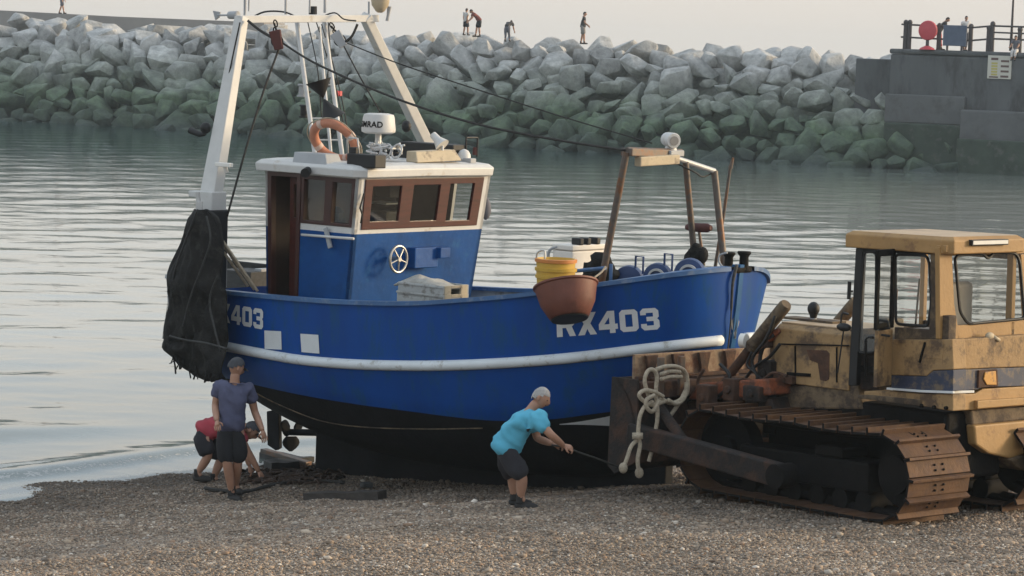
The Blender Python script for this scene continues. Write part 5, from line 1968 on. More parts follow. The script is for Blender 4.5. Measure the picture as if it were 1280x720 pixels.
    wn = empty('windlass', (0, 0, 0)); wn.parent = root
    for (u, v, rr) in ((911, 326, .07), (930, 325, .075)):
        p = BF.y(u, v, .1)
        b = B(); b.lathe([(rr * 1.1, -.12), (rr * .75, -.08), (rr * .7, .04), (rr * 1.1, .08), (rr, .10)], Matrix.Translation(p), 14); b.obj('bitt', M['grime'], wn, smooth=45)
    b = B(); p = BF.y(920, 331, .05); b.box(p - V((0, 0, .05)), (.26, .30, .07)); b.obj('base_plate', M['grime'], wn, bevel=.02)
    b = B(); b.tube(crom([BF.y(u, v, -.2) for u, v in ((906, 336), (899, 328), (900, 319), (909, 316))], 5), .012, 6); b.obj('hoop', M['grey'], wn, smooth=180)
    for (u0, v0, u1, v1, y) in ((868, 336, 866, 310, .3), (876, 336, 880, 308, .3)):
        pass
    b = B()
    for k in range(5):
        p = BF.y(862 + k * 4, 324 - (k % 3) * 5, .2)
        b.ball(p, (.07, .08, .10), 10)
    b.obj('folded_cover', M['net'], root, smooth=180)
    # chain and cord down the stem
    b = B()
    ch = [hit(u, v, hull_b, 29, 37) for u, v in ((916, 352), (914.5, 375), (913.5, 398), (911.5, 420), (909, 441))]
    top = [BF.y(921, 331, -.12)]
    b.tube(crom(top + [p + V((.03, -.04, 0)) for p in ch], 5), [.020] * 5 + [.016] * 8 + [.009] * 13, 8)
    b.obj('stem_chain', M['plank_grey'], root, smooth=180)
    b = B()
    rp2 = [hit(u, v, hull_b, 29, 37) + V((0, -.03, 0)) for u, v in ((318, 489), (345, 503), (375, 516), (400, 525), (430, 531), (470, 534.5), (520, 536), (560, 536), (605, 535))]
    b.tube(crom(rp2, 5), .008, 6)
    b.obj('girdle_rope', M['body_dust'], root, smooth=180)
    # stern quarter post end
    b = B(); p = BF.y(212.5, 346, -1.0)
    b.tube([BF.y(214, 378, -1.0), BF.y(213, 352, -1.0), BF.y(212.5, 346, -1.0)], [.045, .05, .05], 10)
    b.tube([BF.y(212.5, 348, -1.0), BF.y(212.5, 343, -1.0)], [.07, .06], 10)
    b.obj('stern_bollard', M['grey'], root, smooth=50)
    # stern pound boards and bin
    b = B()
    a, d = BF.y(278, 372, .6), BF.y(333, 330, .6)
    b.bb((a.x, .56, zd), (d.x + .2, .62, d.z)); b.obj('pound_board', M['black'], root, bevel=.01)
    b = B()
    a, d = BF.y(282, 372, .1), BF.y(320, 340, .1)
    b.bb((a.x, .0, zd), (d.x, .5, d.z)); b.obj('fish_pound', M['plank_grey'], root, bevel=.01)
    b = B(); a, d = BF.y(324, 360, .3), BF.y(333, 336, .3); b.bb((a.x, .2, a.z - .4), (d.x, .4, d.z)); b.obj('grey_panel', M['grey'], root, bevel=.01)
    b = B(); a, d = BF.y(267, 360, -1.2), BF.y(278, 310, -1.2); b.bb((a.x, -1.3, a.z), (d.x, -1.1, d.z)); b.obj('pale_fairlead', M['galv'], root, bevel=.02)
    return dict(z0=z0, zA=zA, zt=zt, zr=zr, x1=x1, A=A, TS=TS, TP=TP, FSt=FSt, S1=S1, zd=zd, xa=xa)


def build_boat_gear(I):
    W = lambda p: BF.l2w(p)

    def place(o_fn, *a, **k):
        return o_fn(*a, **k)

    def bthing(name, lp, label, cat, group=None):
        return empty(name, W(lp), BF.m, label, cat, group)
    # black net drape over the starboard quarter
    rows_px = [(262, 250, 257), (272, 244, 266), (288, 237, 272), (304, 231, 276), (322, 223, 278), (340, 217, 275), (356, 215.5, 276), (364, 215, 280), (376, 213.5, 281), (392, 211, 282), (408, 208.5, 283), (424, 206.5, 284), (434, 205, 283), (441, 211, 282), (449, 221, 279), (456, 227, 277), (464, 240, 276), (470, 256, 275), (475, 268, 274)]
    nroot = empty('net_drape', P(246, 470, 34.3), None, 'black cloth covered net hung in folds over the stern quarter of the boat', 'net')

    def layer(name, rws, grow, hem, seed):
        b_ = B()
        rows = []
        sv = V((seed, seed * .7, seed * .3))
        m_ = len(rws)
        for i_, (v, ul, ur) in enumerate(rws):
            a, d = P(ul - grow * 20, v, 34.75), P(ur + grow * 6, v, 33.75)
            c = (a + d) / 2
            ax = (d - a) / 2
            nv = V((-.62, -.78, 0))
            th = .12 + grow
            if i_ == 0: th = .05
            row = []
            n = 72
            for k in range(n + 1):
                t = 2 * math.pi * (k % n) / n
                p = c + ax * math.cos(t) + nv * math.sin(t) * th
                q = V((p.x * 1.5 + p.z * 1.0, p.y * 1.5, p.z * 1.5 - p.x * 1.3)) + sv
                fold = .13 * noise.noise(q) + .075 * (1 - abs(noise.noise(q * 2.3)) * 2.2) + .03 * noise.noise(p * 9 + sv) + .012 * noise.noise(p * 22)
                edge = abs(math.cos(t)) ** 5
                p = p + nv * fold * (1 - edge) * (1 if math.sin(t) >= 0 else -.4)
                p = p + ax.normalized() * .05 * noise.noise(V((p.z * 4, t, seed))) * edge
                if i_ == m_ - 1: p.z += hem * noise.noise(V((k * .35, seed, 0)))
                row.append(p - V(nroot.location))
            rows.append(row)
        if name == 'upper_fold':
            w_ = B()
            cc = [V(r_[0]) for r_ in rows]
            w_.grid([[p_ + V((-.62, -.78, 0)) * .018 + V((noise.noise(p_ * 9), noise.noise(p_ * 9 + V((3, 1, 0))), noise.noise(p_ * 8))) * .012 for p_ in r_[34:72:2]] for r_ in rows])
            bmesh.ops.subdivide_edges(w_.bm, edges=w_.bm.edges, cuts=1, use_grid_fill=True)
            wo = w_.obj('mesh_sheet', M['twine'], nroot, fix=False)
            md = wo.modifiers.new('strands', 'WIREFRAME'); md.thickness = .007; md.use_even_offset = False
        b_.grid(rows)
        bmesh.ops.remove_doubles(b_.bm, verts=b_.bm.verts, dist=.001)
        bmesh.ops.subdivide_edges(b_.bm, edges=b_.bm.edges, cuts=1, use_grid_fill=True, smooth=.6)
        bmesh.ops.holes_fill(b_.bm, edges=b_.bm.edges)
        b_.obj(name, M['net'], nroot, smooth=180)
    layer('lower_fold', [r_ for r_ in rows_px if r_[0] >= 376], 0.0, .05, 4.0)
    layer('upper_fold', [r_ for r_ in rows_px if r_[0] <= 424], .05, .10, 1.0)
    rs = random.Random(12)
    b = B()
    for k in range(16):
        u = rs.uniform(214, 278)
        v = 446 + (u - 214) * .42 + rs.uniform(-6, 2)
        q0 = P(u, v, 33.95 + (250 - u) * .012)
        L_ = rs.uniform(.06, .22)
        b.tube([q0 - nroot.location, q0 + V((rs.gauss(0, .02), rs.gauss(0, .02), -L_ * .5)) - nroot.location, q0 + V((rs.gauss(0, .04), rs.gauss(0, .03), -L_)) - nroot.location], rs.uniform(.006, .014), 5)
    b.obj('loose_strands', M['net'], nroot, smooth=180)
    b = B()
    for pts_ in ([(247, 262), (236, 290), (224, 322), (217, 345), (214, 372)], [(258, 270), (263, 300), (252, 335), (238, 372), (229, 408)], [(212, 420), (232, 425), (258, 429), (284, 436)], [(272, 345), (262, 375), (268, 410), (276, 440)]):
        b.tube(crom([P(u, v, 33.62 + (250 - u) * .017) - nroot.location for u, v in pts_], 6), .013, 6)
    b.obj('edge_rope', M['twine'], nroot, smooth=180)
    # ropes that hoist the drape
    for i, (a, c) in enumerate([((246, 258, 34.3), (318, 362, 34.0)), ((251, 262, 34.3), (322, 364, 33.9)), ((256, 282, 34.2), (310, 358, 34.1))]):
        b = B(); b.tube([P(*a), P(*c)], .018, 8)
        o = b.obj('lashing_rope', M['rope'], smooth=180, origin=P(*a))
        tag(o, 'worn rope running down from the stern post into the boat beside the net', 'rope', 'lashings beside the net drape')
    b = B()
    b.tube([P(247, 240, 34.2), P(248, 252, 34.2)], .03, 8); b.box(P(249, 260, 34.15), (.08, .06, .16))
    o = b.obj('hook_shackle', M['galv'], smooth=50, origin=P(248, 250, 34.2))
    tag(o, 'steel shackle hanging from the stern post above the black net', 'shackle')
    # pulley blocks
    def pulley(top, mid, low, Y, mt, label):
        root = empty('pulley_block', P(*mid, Y), BF.m, label, 'pulley')
        w = lambda q: V(root.matrix_world.inverted() @ P(*q, Y))
        root_m = (BF.m.transposed())
        loc = lambda q: root_m @ (P(*q, Y) - P(*mid, Y))
        b = B(); d = (loc(low) - loc(mid)).normalized()
        s = V((-.643, .766, 0)); s = (s - d * s.dot(d)).normalized()
        for sg in (-1, 1):
            b.beam(loc(mid) + s * .045 * sg - d * .03, loc(low) + s * .055 * sg, .15, .035, tuple(s), .11)
        b.obj('cheek', mt, root, bevel=.012)
        b = B(); c = (loc(mid) + loc(low)) / 2; b.cyl(c - s * .03, c + s * .03, .08, .08, 18); b.obj('sheave', M['black'], root, smooth=50)
        b = B()
        n = 3
        for k in range(n):
            t = (k + .5) / n
            pc = loc(top).lerp(loc(mid), t)
            q = s if k % 2 else d.cross(s)
            b.tube([pc + d * .045 * math.cos(a) + q * .022 * math.sin(a) for a in [i * math.pi / 6 for i in range(12)]], .009, 6, closed=True)
        b.obj('chain', M['grime'], root, smooth=180)
        return root
    YB1, YB2 = 34.6, 35.4
    pulley((344.5, 27), (344, 41), (349, 62), YB1, M['darkred'], 'dark red brown pulley block hung under the left half of the gantry beam')
    pulley((414, 30), (420, 43), (430, 58), YB2, M['grey'], 'grey pulley block hung under the right half of the gantry beam')
    # hauling wires
    def wire(pts, r, label, n=6, sag=0):
        q = [P(*p) for p in pts]
        b = B()
        b.tube(crom(q, n), r, 6)
        o = b.obj('hauling_wire', M['rope_dark'], smooth=180, origin=q[0])
        tag(o, label, 'wire')
    s1 = W(I['S1'])
    wire([(349, 60, YB1), (330, 112, YB1 - .2), (309, 180, YB1 - .3), (284, 270, 34.3)], .015, 'wire dropping from the dark red pulley to the stern post')
    b = B(); pts = [P(352, 53, YB1), P(400, 82, 34.2), P(500, 125, 33.3), P(600, 156, 32.5), P(700, 175.5, 31.8), s1 + V((-.02, 0, .02))]
    b.tube(crom(pts, 8), .015, 6); o = b.obj('hauling_wire', M['rope_dark'], smooth=180, origin=pts[0]); tag(o, 'heavy wire sagging from the dark red pulley to the bow gallows', 'wire')
    wire([(432, 53, YB2), (500, 80, 34.6), (600, 113, 33.8), (700, 145, 33), (815, 179, 31.9)], .009, 'thin wire from the grey pulley to the searchlight end of the bow gallows', 8)
    wire([(430, 58, YB2), (450, 96, 35.3), (475, 140, 35.2)], .010, 'wire hanging from the grey pulley down behind the radar')
    wire([(310, 26, 34.9), (325, 38, 34.8), (342, 48, 34.65)], .02, 'short twisted strop between gantry corner and dark red pulley')
    wire([(447, 30, 35.3), (440, 45, 35.3), (431, 53, 35.35)], .018, 'short strop between gantry corner and grey pulley')
    # lifebuoy on the roof
    Yl = 34.0
    c = P(418, 176.5, Yl)
    root = empty('lifebuoy', P(425, 202, Yl), None, 'faded orange lifebuoy with white bands leaning against the mast on the wheelhouse roof', 'lifebuoy')
    o0 = V(root.location)
    e1 = (P(447, 194, Yl) - P(392, 157, Yl)); L = e1.length / 2 * .86; e1.normalize()
    e2i = (P(405, 196, Yl) - P(432, 156, Yl)).normalized()
    e2 = (e2i * .70 + V((0, 1, 0)) * .71).normalized()
    ring = lambda a, rr=L: c - o0 + e1 * math.cos(a) * rr + e2 * math.sin(a) * rr
    b = B(); b.tube([ring(2 * math.pi * i / 48) for i in range(48)], .058, 12, closed=True); b.obj('ring', M['orange_ring'], root, smooth=180)
    for k in range(4):
        a0 = k * math.pi / 2 + .5
        b = B(); b.tube([ring(a0 + t) for t in (-.11, -.05, 0, .05, .11)], .0605, 12); b.obj('band', M['band'], root, smooth=50)
    b = B()
    pts = []
    for i in range(64):
        a = 2 * math.pi * i / 64
        pts.append(ring(a, L + .06 + .035 * abs(math.sin(2 * (a - .5)))))
    b.tube(pts, .008, 5, closed=True); b.obj('grab_line', M['rope'], root, smooth=180)
    # day shape: two cones point to point
    Yd = 34.1
    ap = P(404.5, 123, Yd)
    root = empty('day_shape', ap, None, 'black double cone fishing signal hung point to point on the mast', 'day shape')
    for q, ax in (((398, 101), None), ((417, 148.5), None)):
        e = P(*q, Yd) - ap
        b = B(); b.tube([e.normalized() * .012, e], [.012, .165], 20)
        b.obj('cone', M['black'], root, smooth=40)
    # fender off the wheelhouse corner
    p0, p1 = BF.y(609, 238, 1.36), BF.y(607, 272, 1.36)
    root = bthing('fender', p1, 'dark grey pear shaped fender hung on a cord from the wheelhouse front corner', 'fender')
    b = B(); h = p0.z - p1.z
    b.lathe([(.01, -.03), (.045, 0), (.07, .07), (.062, .17), (.035, .24), (.02, .27)], None, 16); b.obj('body', M['trouser_grey'], root, smooth=180)
    b = B(); b.tube([(0, 0, .26), (.01, 0, h)], .010, 6); b.obj('cord', M['rope_dark'], root, smooth=180)
    # fish boxes with canvas in front of the wheelhouse
    y0 = -1.36
    for k, (v0, v1, m, m2, lb) in enumerate(((382, 369, 'crate', 'crate_cream', 'lower'), (368.5, 358, 'crate', 'crate_cream', 'upper'))):
        a, d = BF.y(495 + k * 1.5, v0, y0), BF.y(553.5, v1, y0)
        Lx, Hz = d.x - a.x, d.z - a.z
        root = bthing('fish_box', (a.x + Lx / 2, y0 + .24, a.z), f'grey plastic fish box with cream end, {lb} of the two stacked below the hand wheel', 'fish box', 'stacked fish boxes')
        b = B(); t = .025; w = .46
        b.bb((-Lx / 2, -w / 2, 0), (Lx / 2, w / 2, t))
        b.bb((-Lx / 2, -w / 2, t), (Lx / 2, -w / 2 + t, Hz)); b.bb((-Lx / 2, w / 2 - t, t), (Lx / 2, w / 2, Hz))
        b.bb((-Lx / 2, -w / 2 + t, t), (-Lx / 2 + t, w / 2 - t, Hz))
        b.bb((-Lx / 2 - .008, -w / 2 - .012, Hz - .03), (Lx / 2 + .006, -w / 2 - .001, Hz - .008))
        b.obj('tray', M[m], root, bevel=.005)
        b = B()
        b.bb((Lx / 2 - t, -w / 2 + t, t), (Lx / 2 + .004, -.09, Hz)); b.bb((Lx / 2 - t, .09, t), (Lx / 2 + .004, w / 2 - t, Hz))
        b.bb((Lx / 2 - t, -.09, t), (Lx / 2 + .004, .09, Hz * .35)); b.bb((Lx / 2 - t, -.09, Hz * .8), (Lx / 2 + .004, .09, Hz))
        b.obj('end_board', M[m2], root, bevel=.004)
    b = B()
    rows = []
    a, d = BF.y(503, 360, y0 + .2), BF.y(560, 360, y0 + .2)
    for i in range(15):
        t = i / 14
        row = []
        for k in range(11):
            s_ = k / 10
            x = lerp(a.x, d.x, t); y = y0 + .04 + .4 * s_
            hgt = .07 + (.10 + .08 * noise.noise(V((x * 6, y * 5, 2)))) * math.sin(math.pi * min(1, max(0, t))) ** .5 * (math.sin(math.pi * (s_ * .8 + .1)) ** .6)
            row.append(W((x, y, a.z - .02 + hgt)))
        rows.append(row)
    b.grid(rows)
    o = b.obj('canvas_cover', M['canvas'], smooth=180, origin=W((a.x + .25, y0 + .2, a.z)))
    md = o.modifiers.new('thick', 'SOLIDIFY'); md.thickness = .02
    tag(o, 'crumpled grey canvas lying across the top fish box', 'canvas')
    # baskets and tub slung over the rail
    gy = BF.l2w(hit(700, 372, hull_b, 29, 37)).y
    Yb = gy - .10
    print('gunwale', gy)
    for k, (vt, vb, rt, rb, m, lb) in enumerate(((343, 372, 25, 22, 'yellow_pl', 'yellow fish basket at the bottom of the nested stack on the rail'), (334, 362, 25.5, 22, 'yellow_pl', 'yellow fish basket in the middle of the nested stack on the rail'), (323, 352, 25.5, 22, 'yellow_pl', 'orange rimmed yellow fish basket on top of the nested stack on the rail'))):
        pt, pb = P(693 - (2 - k) * .6, vt, Yb + .05), P(694, vb, Yb + .05)
        sc_ = Yb / FPX
        root = empty('fish_basket', pb, None, lb, 'basket', 'nested fish baskets')
        hgt = pt.z - pb.z
        b = B()
        b.lathe([(rb * sc_ * .9, 0), (rb * sc_, .01), (rt * sc_ * .97, hgt - .05), (rt * sc_ * .97, hgt), (rt * sc_ * .93, hgt), (rb * sc_ * .94, .02), (.01, .02)], None, 30)
        b.obj('basket', M[m], root, smooth=45)
        b = B()
        b.lathe([(rt * sc_ * .97, hgt - .045), (rt * sc_ * 1.04, hgt - .04), (rt * sc_ * 1.05, hgt - .005), (rt * sc_ * .97, hgt)], None, 30, cap=False)
        b.obj('rim', M['orange_pl' if k == 2 else 'yellow_pl'], root, smooth=45)
        b = B()
        for r_ in range(9):
            pass
        if k == 2:
            b = B(); r_ = rt * sc_
            b.tube(crom([(-r_ * .95, 0, hgt - .02), (-r_ * .92, -.02, hgt + .06), (-r_ * .6, -.05, hgt + .09), (-r_ * .55, -.06, hgt - .01)], 5), .012, 6); b.obj('handle', M['galv'], root, smooth=180)
    tt, tb = P(707, 356, gy - .46), P(712, 398, gy - .60)
    ax = (tt - tb)
    root = empty('rubber_tub', tb, None, 'large brown red rubber tub slung tilted outside the rail by the registration number', 'tub')
    q = ax.normalized().to_track_quat('Z', 'Y').to_matrix().to_4x4()
    h = ax.length
    b = B(); b.lathe([(.19, 0), (.225, .015), (.31, h * .45), (.35, h * .92), (.37, h * .95), (.37, h), (.335, h), (.29, h * .45), (.20, .03), (.01, .03)], q, 36)
    b.obj('tub', M['tub'], root, smooth=45)
    b = B(); b.lathe([(.205, -.014), (.215, -.003), (.12, -.003), (.01, -.004)], q, 30); b.obj('base', M['black'], root, smooth=45)
    b = B(); b.tube(crom([P(743, 347, Yb - .2) - tb, P(752, 340, Yb) - tb, P(757, 333, Yb + .05) - tb], 5), .012, 6); b.obj('handle_rope', M['rope'], root, smooth=180)
    # insulated white box
    a, d = BF.y(689, 336, -.55), BF.y(715, 309, -.55)
    lx, hz = max(.3, d.x - a.x), d.z - a.z
    root = bthing('insulated_box', ((a.x + d.x) / 2, -.2, a.z - .35), 'white insulated box with black clips amidships behind the baskets', 'box')
    b = B(); b.bb((-lx / 2, -.34, 0), (lx / 2, .30, hz + .30)); b.obj('body', M['box_white'], root, bevel=.02)
    b = B(); b.bb((-lx / 2 - .01, -.35, hz + .305), (lx / 2 + .01, .31, hz + .37)); b.obj('lid', M['box_white'], root, bevel=.015)
    for y in (-.22, -.08, .1):
        b = B(); b.bb((lx / 2 - .12, y, hz + .37), (lx / 2 + .02, y + .07, hz + .45)); b.obj('clip', M['black'], root, bevel=.012)
    b = B(); b.tube(crom([(-lx / 2 - .02, -.32, hz * .6), (-lx / 2 - .06, -.34, hz + .25), (-lx / 2 + .08, -.34, hz + .34)], 5), .018, 6); b.obj('handle', M['grey'], root, smooth=180)
    # dark gear heap at the foot of the gallows
    b = B()
    for u, v, r in ((742, 338, .14), (751, 328, .13), (757, 334, .12), (747, 345, .16), (760, 344, .12), (738, 347, .10)):
        b.ball(BF.y(u, v, -.75) , (r, r * .8, r * .9), 10)
    for v in b.bm.verts:
        v.co = W(v.co); v.co += V((noise.noise(v.co * 8), noise.noise(v.co * 8 + V((5, 0, 0))), noise.noise(v.co * 9))) * .05
    o = b.obj('net_heap', M['net'], smooth=180, origin=W(BF.y(748, 345, -.75)))
    tag(o, 'dark heap of netting at the foot of the bow gallows', 'net')
    b = B(); b.tube([W(BF.y(763, 355, -1.0)), W(BF.y(764, 330, -1.0))], .02, 8); b.tube([W(BF.y(716, 339, -1.0)), W(BF.y(757, 335, -1.0))], .022, 8)
    o = b.obj('boat_hook', M['rail_blue'], smooth=60, origin=W(BF.y(763, 355, -1.0)))
    tag(o, 'blue and grey pole lying against the rail beside the dark netting', 'pole')
    # three round blue tubs in the bow
    for (u, v, r, ringed, lb) in ((786, 350, 18.5, False, 'plain round blue net drum nearest the baskets in the bow'), (822, 346, 17.5, True, 'middle round blue net drum with pale ring in the bow'), (862, 342, 19, True, 'round blue net drum with pale ring beside the gallows foot')):
        c = BF.y(u, v, -.55)
        root = bthing('net_drum', (c.x, c.y, c.z - .3), lb, 'drum', 'blue net drums in the bow')
        rr = r * 31.6 / FPX
        mt = Matrix.Translation((0, 0, .3)) @ Matrix.Rotation(R(28), 4, 'Z') @ Matrix.Rotation(R(90), 4, 'X')
        b = B(); b.lathe([(rr * .3, -.12), (rr * .96, -.11), (rr, -.06), (rr, .04), (rr * .95, .08), (rr * .5, .10)], mt, 28); b.obj('flange', M['tub_blue'], root, smooth=40)
        if ringed:
            b = B(); b.lathe([(rr * .46, .095), (rr * .48, .125), (rr * .62, .125), (rr * .64, .085)], mt, 28, cap=False); b.obj('ring', M['galv'], root, smooth=50)
            b = B(); b.lathe([(rr * .30, .05), (rr * .28, .14), (rr * .1, .15)], mt, 16); b.obj('hub', M['tub_blue'], root, smooth=50)
        b = B()
        if u < 830:
            hx = .09
            b.tube([(hx, 0, .3 + rr * .6), (hx, 0, .3 + rr + .11), (hx + .11, 0, .3 + rr + .11), (hx + .11, 0, .3 + rr * .5)], .014, 6)
            b.obj('handle', M['tub_blue'], root, smooth=50)
        else:
            b.bm.free()


# ------------------------------------------------------------------ bulldozer
PHI = R(50)
_f = V((-math.cos(PHI), math.sin(PHI), 0))
_l = V((-math.sin(PHI), -math.cos(PHI), 0))
DREAR = 26.5
_cn = P(1137, 648, DREAR)
DO = V((_cn.x, _cn.y, 0)) + _f * 1.9 - _l * 1.36
DZ0 = P(1145, 655, DREAR).z
DPITCH = R(1.4)
DM = Matrix.Rotation(math.pi - PHI, 3, 'Z') @ Matrix.Rotation(DPITCH, 3, 'Y')
DO.z = DZ0 - .10 - 1.6 * math.sin(DPITCH)
DF = Frame(DO, DM)


def build_dozer():
    root = empty('bulldozer', DO, DM, 'weathered yellow and cream crawler bulldozer with rusty blade towards the boat', 'bulldozer')
    YS = .50                                  # side plane of body
    XR = DF.y(1191, 470, YS).x                # rear plane
    # ---------------- tracks
    def track(yc, w):
        tr = empty('track', (0, 0, 0)); tr.parent = root
        xr, xfw, rr, rf = -1.44, 1.02, .44, .43
        zr_, zf_ = .50, .50
        path = []
        for i in range(15):
            a = R(90 + 180 * i / 14)
            path.append(V((xr + rr * math.cos(a), yc, zr_ + rr * math.sin(a))))
        for i in range(1, 16):
            path.append(V((lerp(xr, xfw, i / 16), yc, lerp(zr_ - rr, zf_ - rf, i / 16))))
        for i in range(15):
            a = R(-90 + 180 * i / 14)
            path.append(V((xfw + rf * math.cos(a), yc, zf_ + rf * math.sin(a))))
        for i in range(1, 16):
            t = i / 16
            sag = -.030 * abs(math.sin(2 * math.pi * t)) - .01
            path.append(V((lerp(xfw, xr, t), yc, lerp(zf_ + rf, zr_ + rr, t) + sag)))
        L = [0]
        for a, c in zip(path, path[1:] + path[:1]):
            L.append(L[-1] + (c - a).length)
        tot = L[-1]
        def at(s):
            s %= tot
            for i in range(len(path)):
                if s <= L[i + 1]:
                    t = (s - L[i]) / max(1e-6, L[i + 1] - L[i])
                    return path[i].lerp(path[(i + 1) % len(path)], t)
            return path[0]
        n = 38
        pitch = tot / n
        sh = B()
        for k in range(n):
            s = k * pitch + .05
            p, q = at(s), at(s + pitch)
            t = (q - p).normalized()
            o = V((-t.z, 0, t.x))             # outwards? fix sign below
            c0 = V(((xr + xfw) / 2, yc, .46))
            if (p - c0).dot(o) < 0: o = -o
            sh.mi = 0
            m = Matrix((t, V((0, 1, 0)), o)).transposed()
            mid = (p + q) / 2
            sh.box(mid + o * .0, (pitch * .94, w, .028), m)
            sh.box(p + t * pitch * .09 + o * .038, (.03, w, .055), m)
            for yy in (-.06, .06):
                for tt in (.45, .72):
                    sh.mi = 1
                    sh.cyl(p + t * pitch * tt + V((0, yy, 0)) + o * .012, p + t * pitch * tt + V((0, yy, 0)) + o * .03, .014, .012, 6)
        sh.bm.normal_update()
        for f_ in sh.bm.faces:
            if abs(f_.normal.y) > .9: f_.material_index = 1      # shoe side faces blackened to paint in the track flank's shade
        sh.obj('track_shoes', [M['shoe'], M['grime']], tr, bevel=.004)  # grime black serves here as the painted flank shade
        b = B()
        for yy in (-.09, .09):
            b.tube([V((p.x, yc + yy, p.z)) - (V((p.x - lerp(xr, xfw, .5), 0, p.z - .46)).normalized()) * .07 for p in path], .05, 6, closed=True)
        b.obj('track_chain', M['grime'], tr)
        b = B()
        b.cyl((xr, yc - .05, zr_), (xr, yc + .05, zr_), rr - .10, rr - .10, 22)
        b.cyl((xr, yc - .20, zr_), (xr, yc + .20, zr_), .20, .20, 18)
        b.obj('sprocket', M['grime'], tr, smooth=40)
        b = B()
        b.cyl((xfw, yc - .09, zf_), (xfw, yc + .09, zf_), rf - .08, rf - .08, 22)
        b.cyl((xfw, yc - .16, zf_), (xfw, yc + .16, zf_), .13, .13, 16)
        b.obj('idler', M['grime'], tr, smooth=40)
        b = B()
        b.bb((xr + .35, yc - .18, .26), (xfw - .25, yc + .18, .58))
        b.bb((xr + .7, yc - .20, .58), (xr + 1.1, yc + .20, .70))
        b.obj('track_frame', M['grime'], tr, bevel=.03)
        for k in range(6):
            x = lerp(xr + .42, xfw - .40, k / 5)
            b = B(); b.cyl((x, yc - .17, .17), (x, yc + .17, .17), .11, .11, 14); b.obj('roller', M['grime'], tr, smooth=40)
    track(.905, .91)
    track(-.905, .91)

    # ---------------- lower hull
    b = B()
    b.bb((XR + .12, -.43, .40), (1.0, .43, 1.10))
    b.obj('main_case', M['grime'], root, bevel=.04)
    s = lambda u, v, y=YS: DF.y(u, v, y)
    r_ = lambda u, v, x=None: DF.x(u, v, XR if x is None else x)

    def side_prism(name, px, y, dep, m, bevel=.012, parent=None, vec=None):
        b_ = B()
        b_.prism([DF.y(u, v, y) for u, v in px], vec or (0, -dep, 0))
        return b_.obj(name, m, parent or root, bevel=bevel)

    def rear_prism(name, px, x, dep, m, bevel=.012, parent=None):
        b_ = B()
        b_.prism([DF.x(u, v, x) for u, v in px], (dep, 0, 0))
        return b_.obj(name, m, parent or root, bevel=bevel)
    # ---------------- bonnet
    YH = .46
    hf = DF.y(969, 411, YH).x
    hb = DF.y(1063, 413, YH).x
    zt_f, zt_b = DF.y(972, 413, YH).z, DF.y(1062, 414, YH).z
    zb_ = DF.y(1000, 481, YH).z
    b = B()
    prof = [(-YH, zb_), (-YH, zt_b - .05), (-YH + .07, zt_b), (YH - .07, zt_b), (YH, zt_b - .05), (YH, zb_)]
    a_ = [V((hb, y, z)) for y, z in prof]
    b.prism(a_, (hf - hb, 0, 0))
    hood = b.obj('bonnet', M['body_cream'], root, bevel=.012)
    b = B(); b.bb((hb + .01, -YH + .08, zt_b + .002), (hf - .01, YH - .08, zt_b + .02)); b.obj('bonnet_top', M['roof_cream'], hood, bevel=.006)
    side_prism('vent_recess', [(1008, 437), (1033, 438), (1036.5, 442), (1036, 474), (1032, 476.5), (1025, 475), (1022, 454), (1012, 450)], YH + .006, .03, M['rust'], .003, hood)
    b = B()
    for (u0, v0, u1, v1, w_) in ((994, 432, 994.5, 469, .012), (974, 430, 1061, 432, .014), (984, 467, 1013, 469, .035), (1046, 434, 1046, 478, .010)):
        b.beam(DF.y(u0, v0, YH + .006), DF.y(u1, v1, YH + .006), .02, w_, (0, 0, 1) if abs(u1 - u0) > 3 else (1, 0, 0))
    b.obj('panel_seam', M['grime'], hood)
    side_prism('side_casing', [(968, 481), (999, 482), (1072, 482), (1079, 512), (998, 511), (968, 512)], YH - .02, .5, M['body_dust'], .02)
    b = B(); b.bb((hf - .02, -YH, .62), (hf + .16, YH, zb_ + .22)); b.obj('radiator_guard', M['blade'], root, bevel=.02)
    b = B(); b.bb((hf, -YH + .02, zb_ + .23), (hf + .10, YH - .02, zt_f - .06)); b.obj('grille', M['body_cream'], root, bevel=.02)
    # exhaust with pre-cleaner bowl
    p = DF.y(1016, 402, .05)
    c = DF.y(1017, 386, .05)
    b = B(); b.cyl((c.x, .05, zt_b), (c.x, .05, c.z - .03), .035, .035, 10); b.obj('exhaust_stack', M['grey'], root, smooth=50)
    b = B(); b.ball((c.x, .05, c.z), (.068, .068, .078), 14); b.cyl((c.x, .05, c.z - .12), (c.x, .05, c.z - .04), .03, .05, 10); b.obj('precleaner', M['black'], root, smooth=60)
    b = B(); b.bb((c.x - .35, -.1, zt_b + .02), (c.x + .42, .12, zt_b + .045)); b.obj('bonnet_hatch', M['body_dust'], hood, bevel=.006)
    # ---------------- cab
    cab = empty('cab', (0, 0, 0)); cab.parent = root
    YC = .56
    xfC = DF.y(1066, 360, YC).x
    xrC = DF.y(1171, 360, YC).x
    zR0 = DF.y(1066, 309, YC).z
    zR1 = DF.y(1063, 294, YC).z
    zB = DF.y(1163, 412, YC).z
    xrW = XR + .10
    # roof
    b = B()
    rx0, rx1 = xfC + .07, xrW - .10
    zl, zh = zR0 + .0, zR1 + .015
    pts0 = [(rx0, -YC - .06), (rx0, YC + .06), (rx1 + .10, YC + .06), (rx1, YC - .02), (rx1, -YC + .02), (rx1 + .10, -YC - .06)]
    vs = [[b.bm.verts.new(V((x * 1, y, z))) for x, y in pts0] for z in (zl, zh)]
    top = [b.bm.verts.new(V((lerp(x, (rx0 + rx1) / 2, .07), y * .92, zh + .035))) for x, y in pts0]
    vs.append(top)
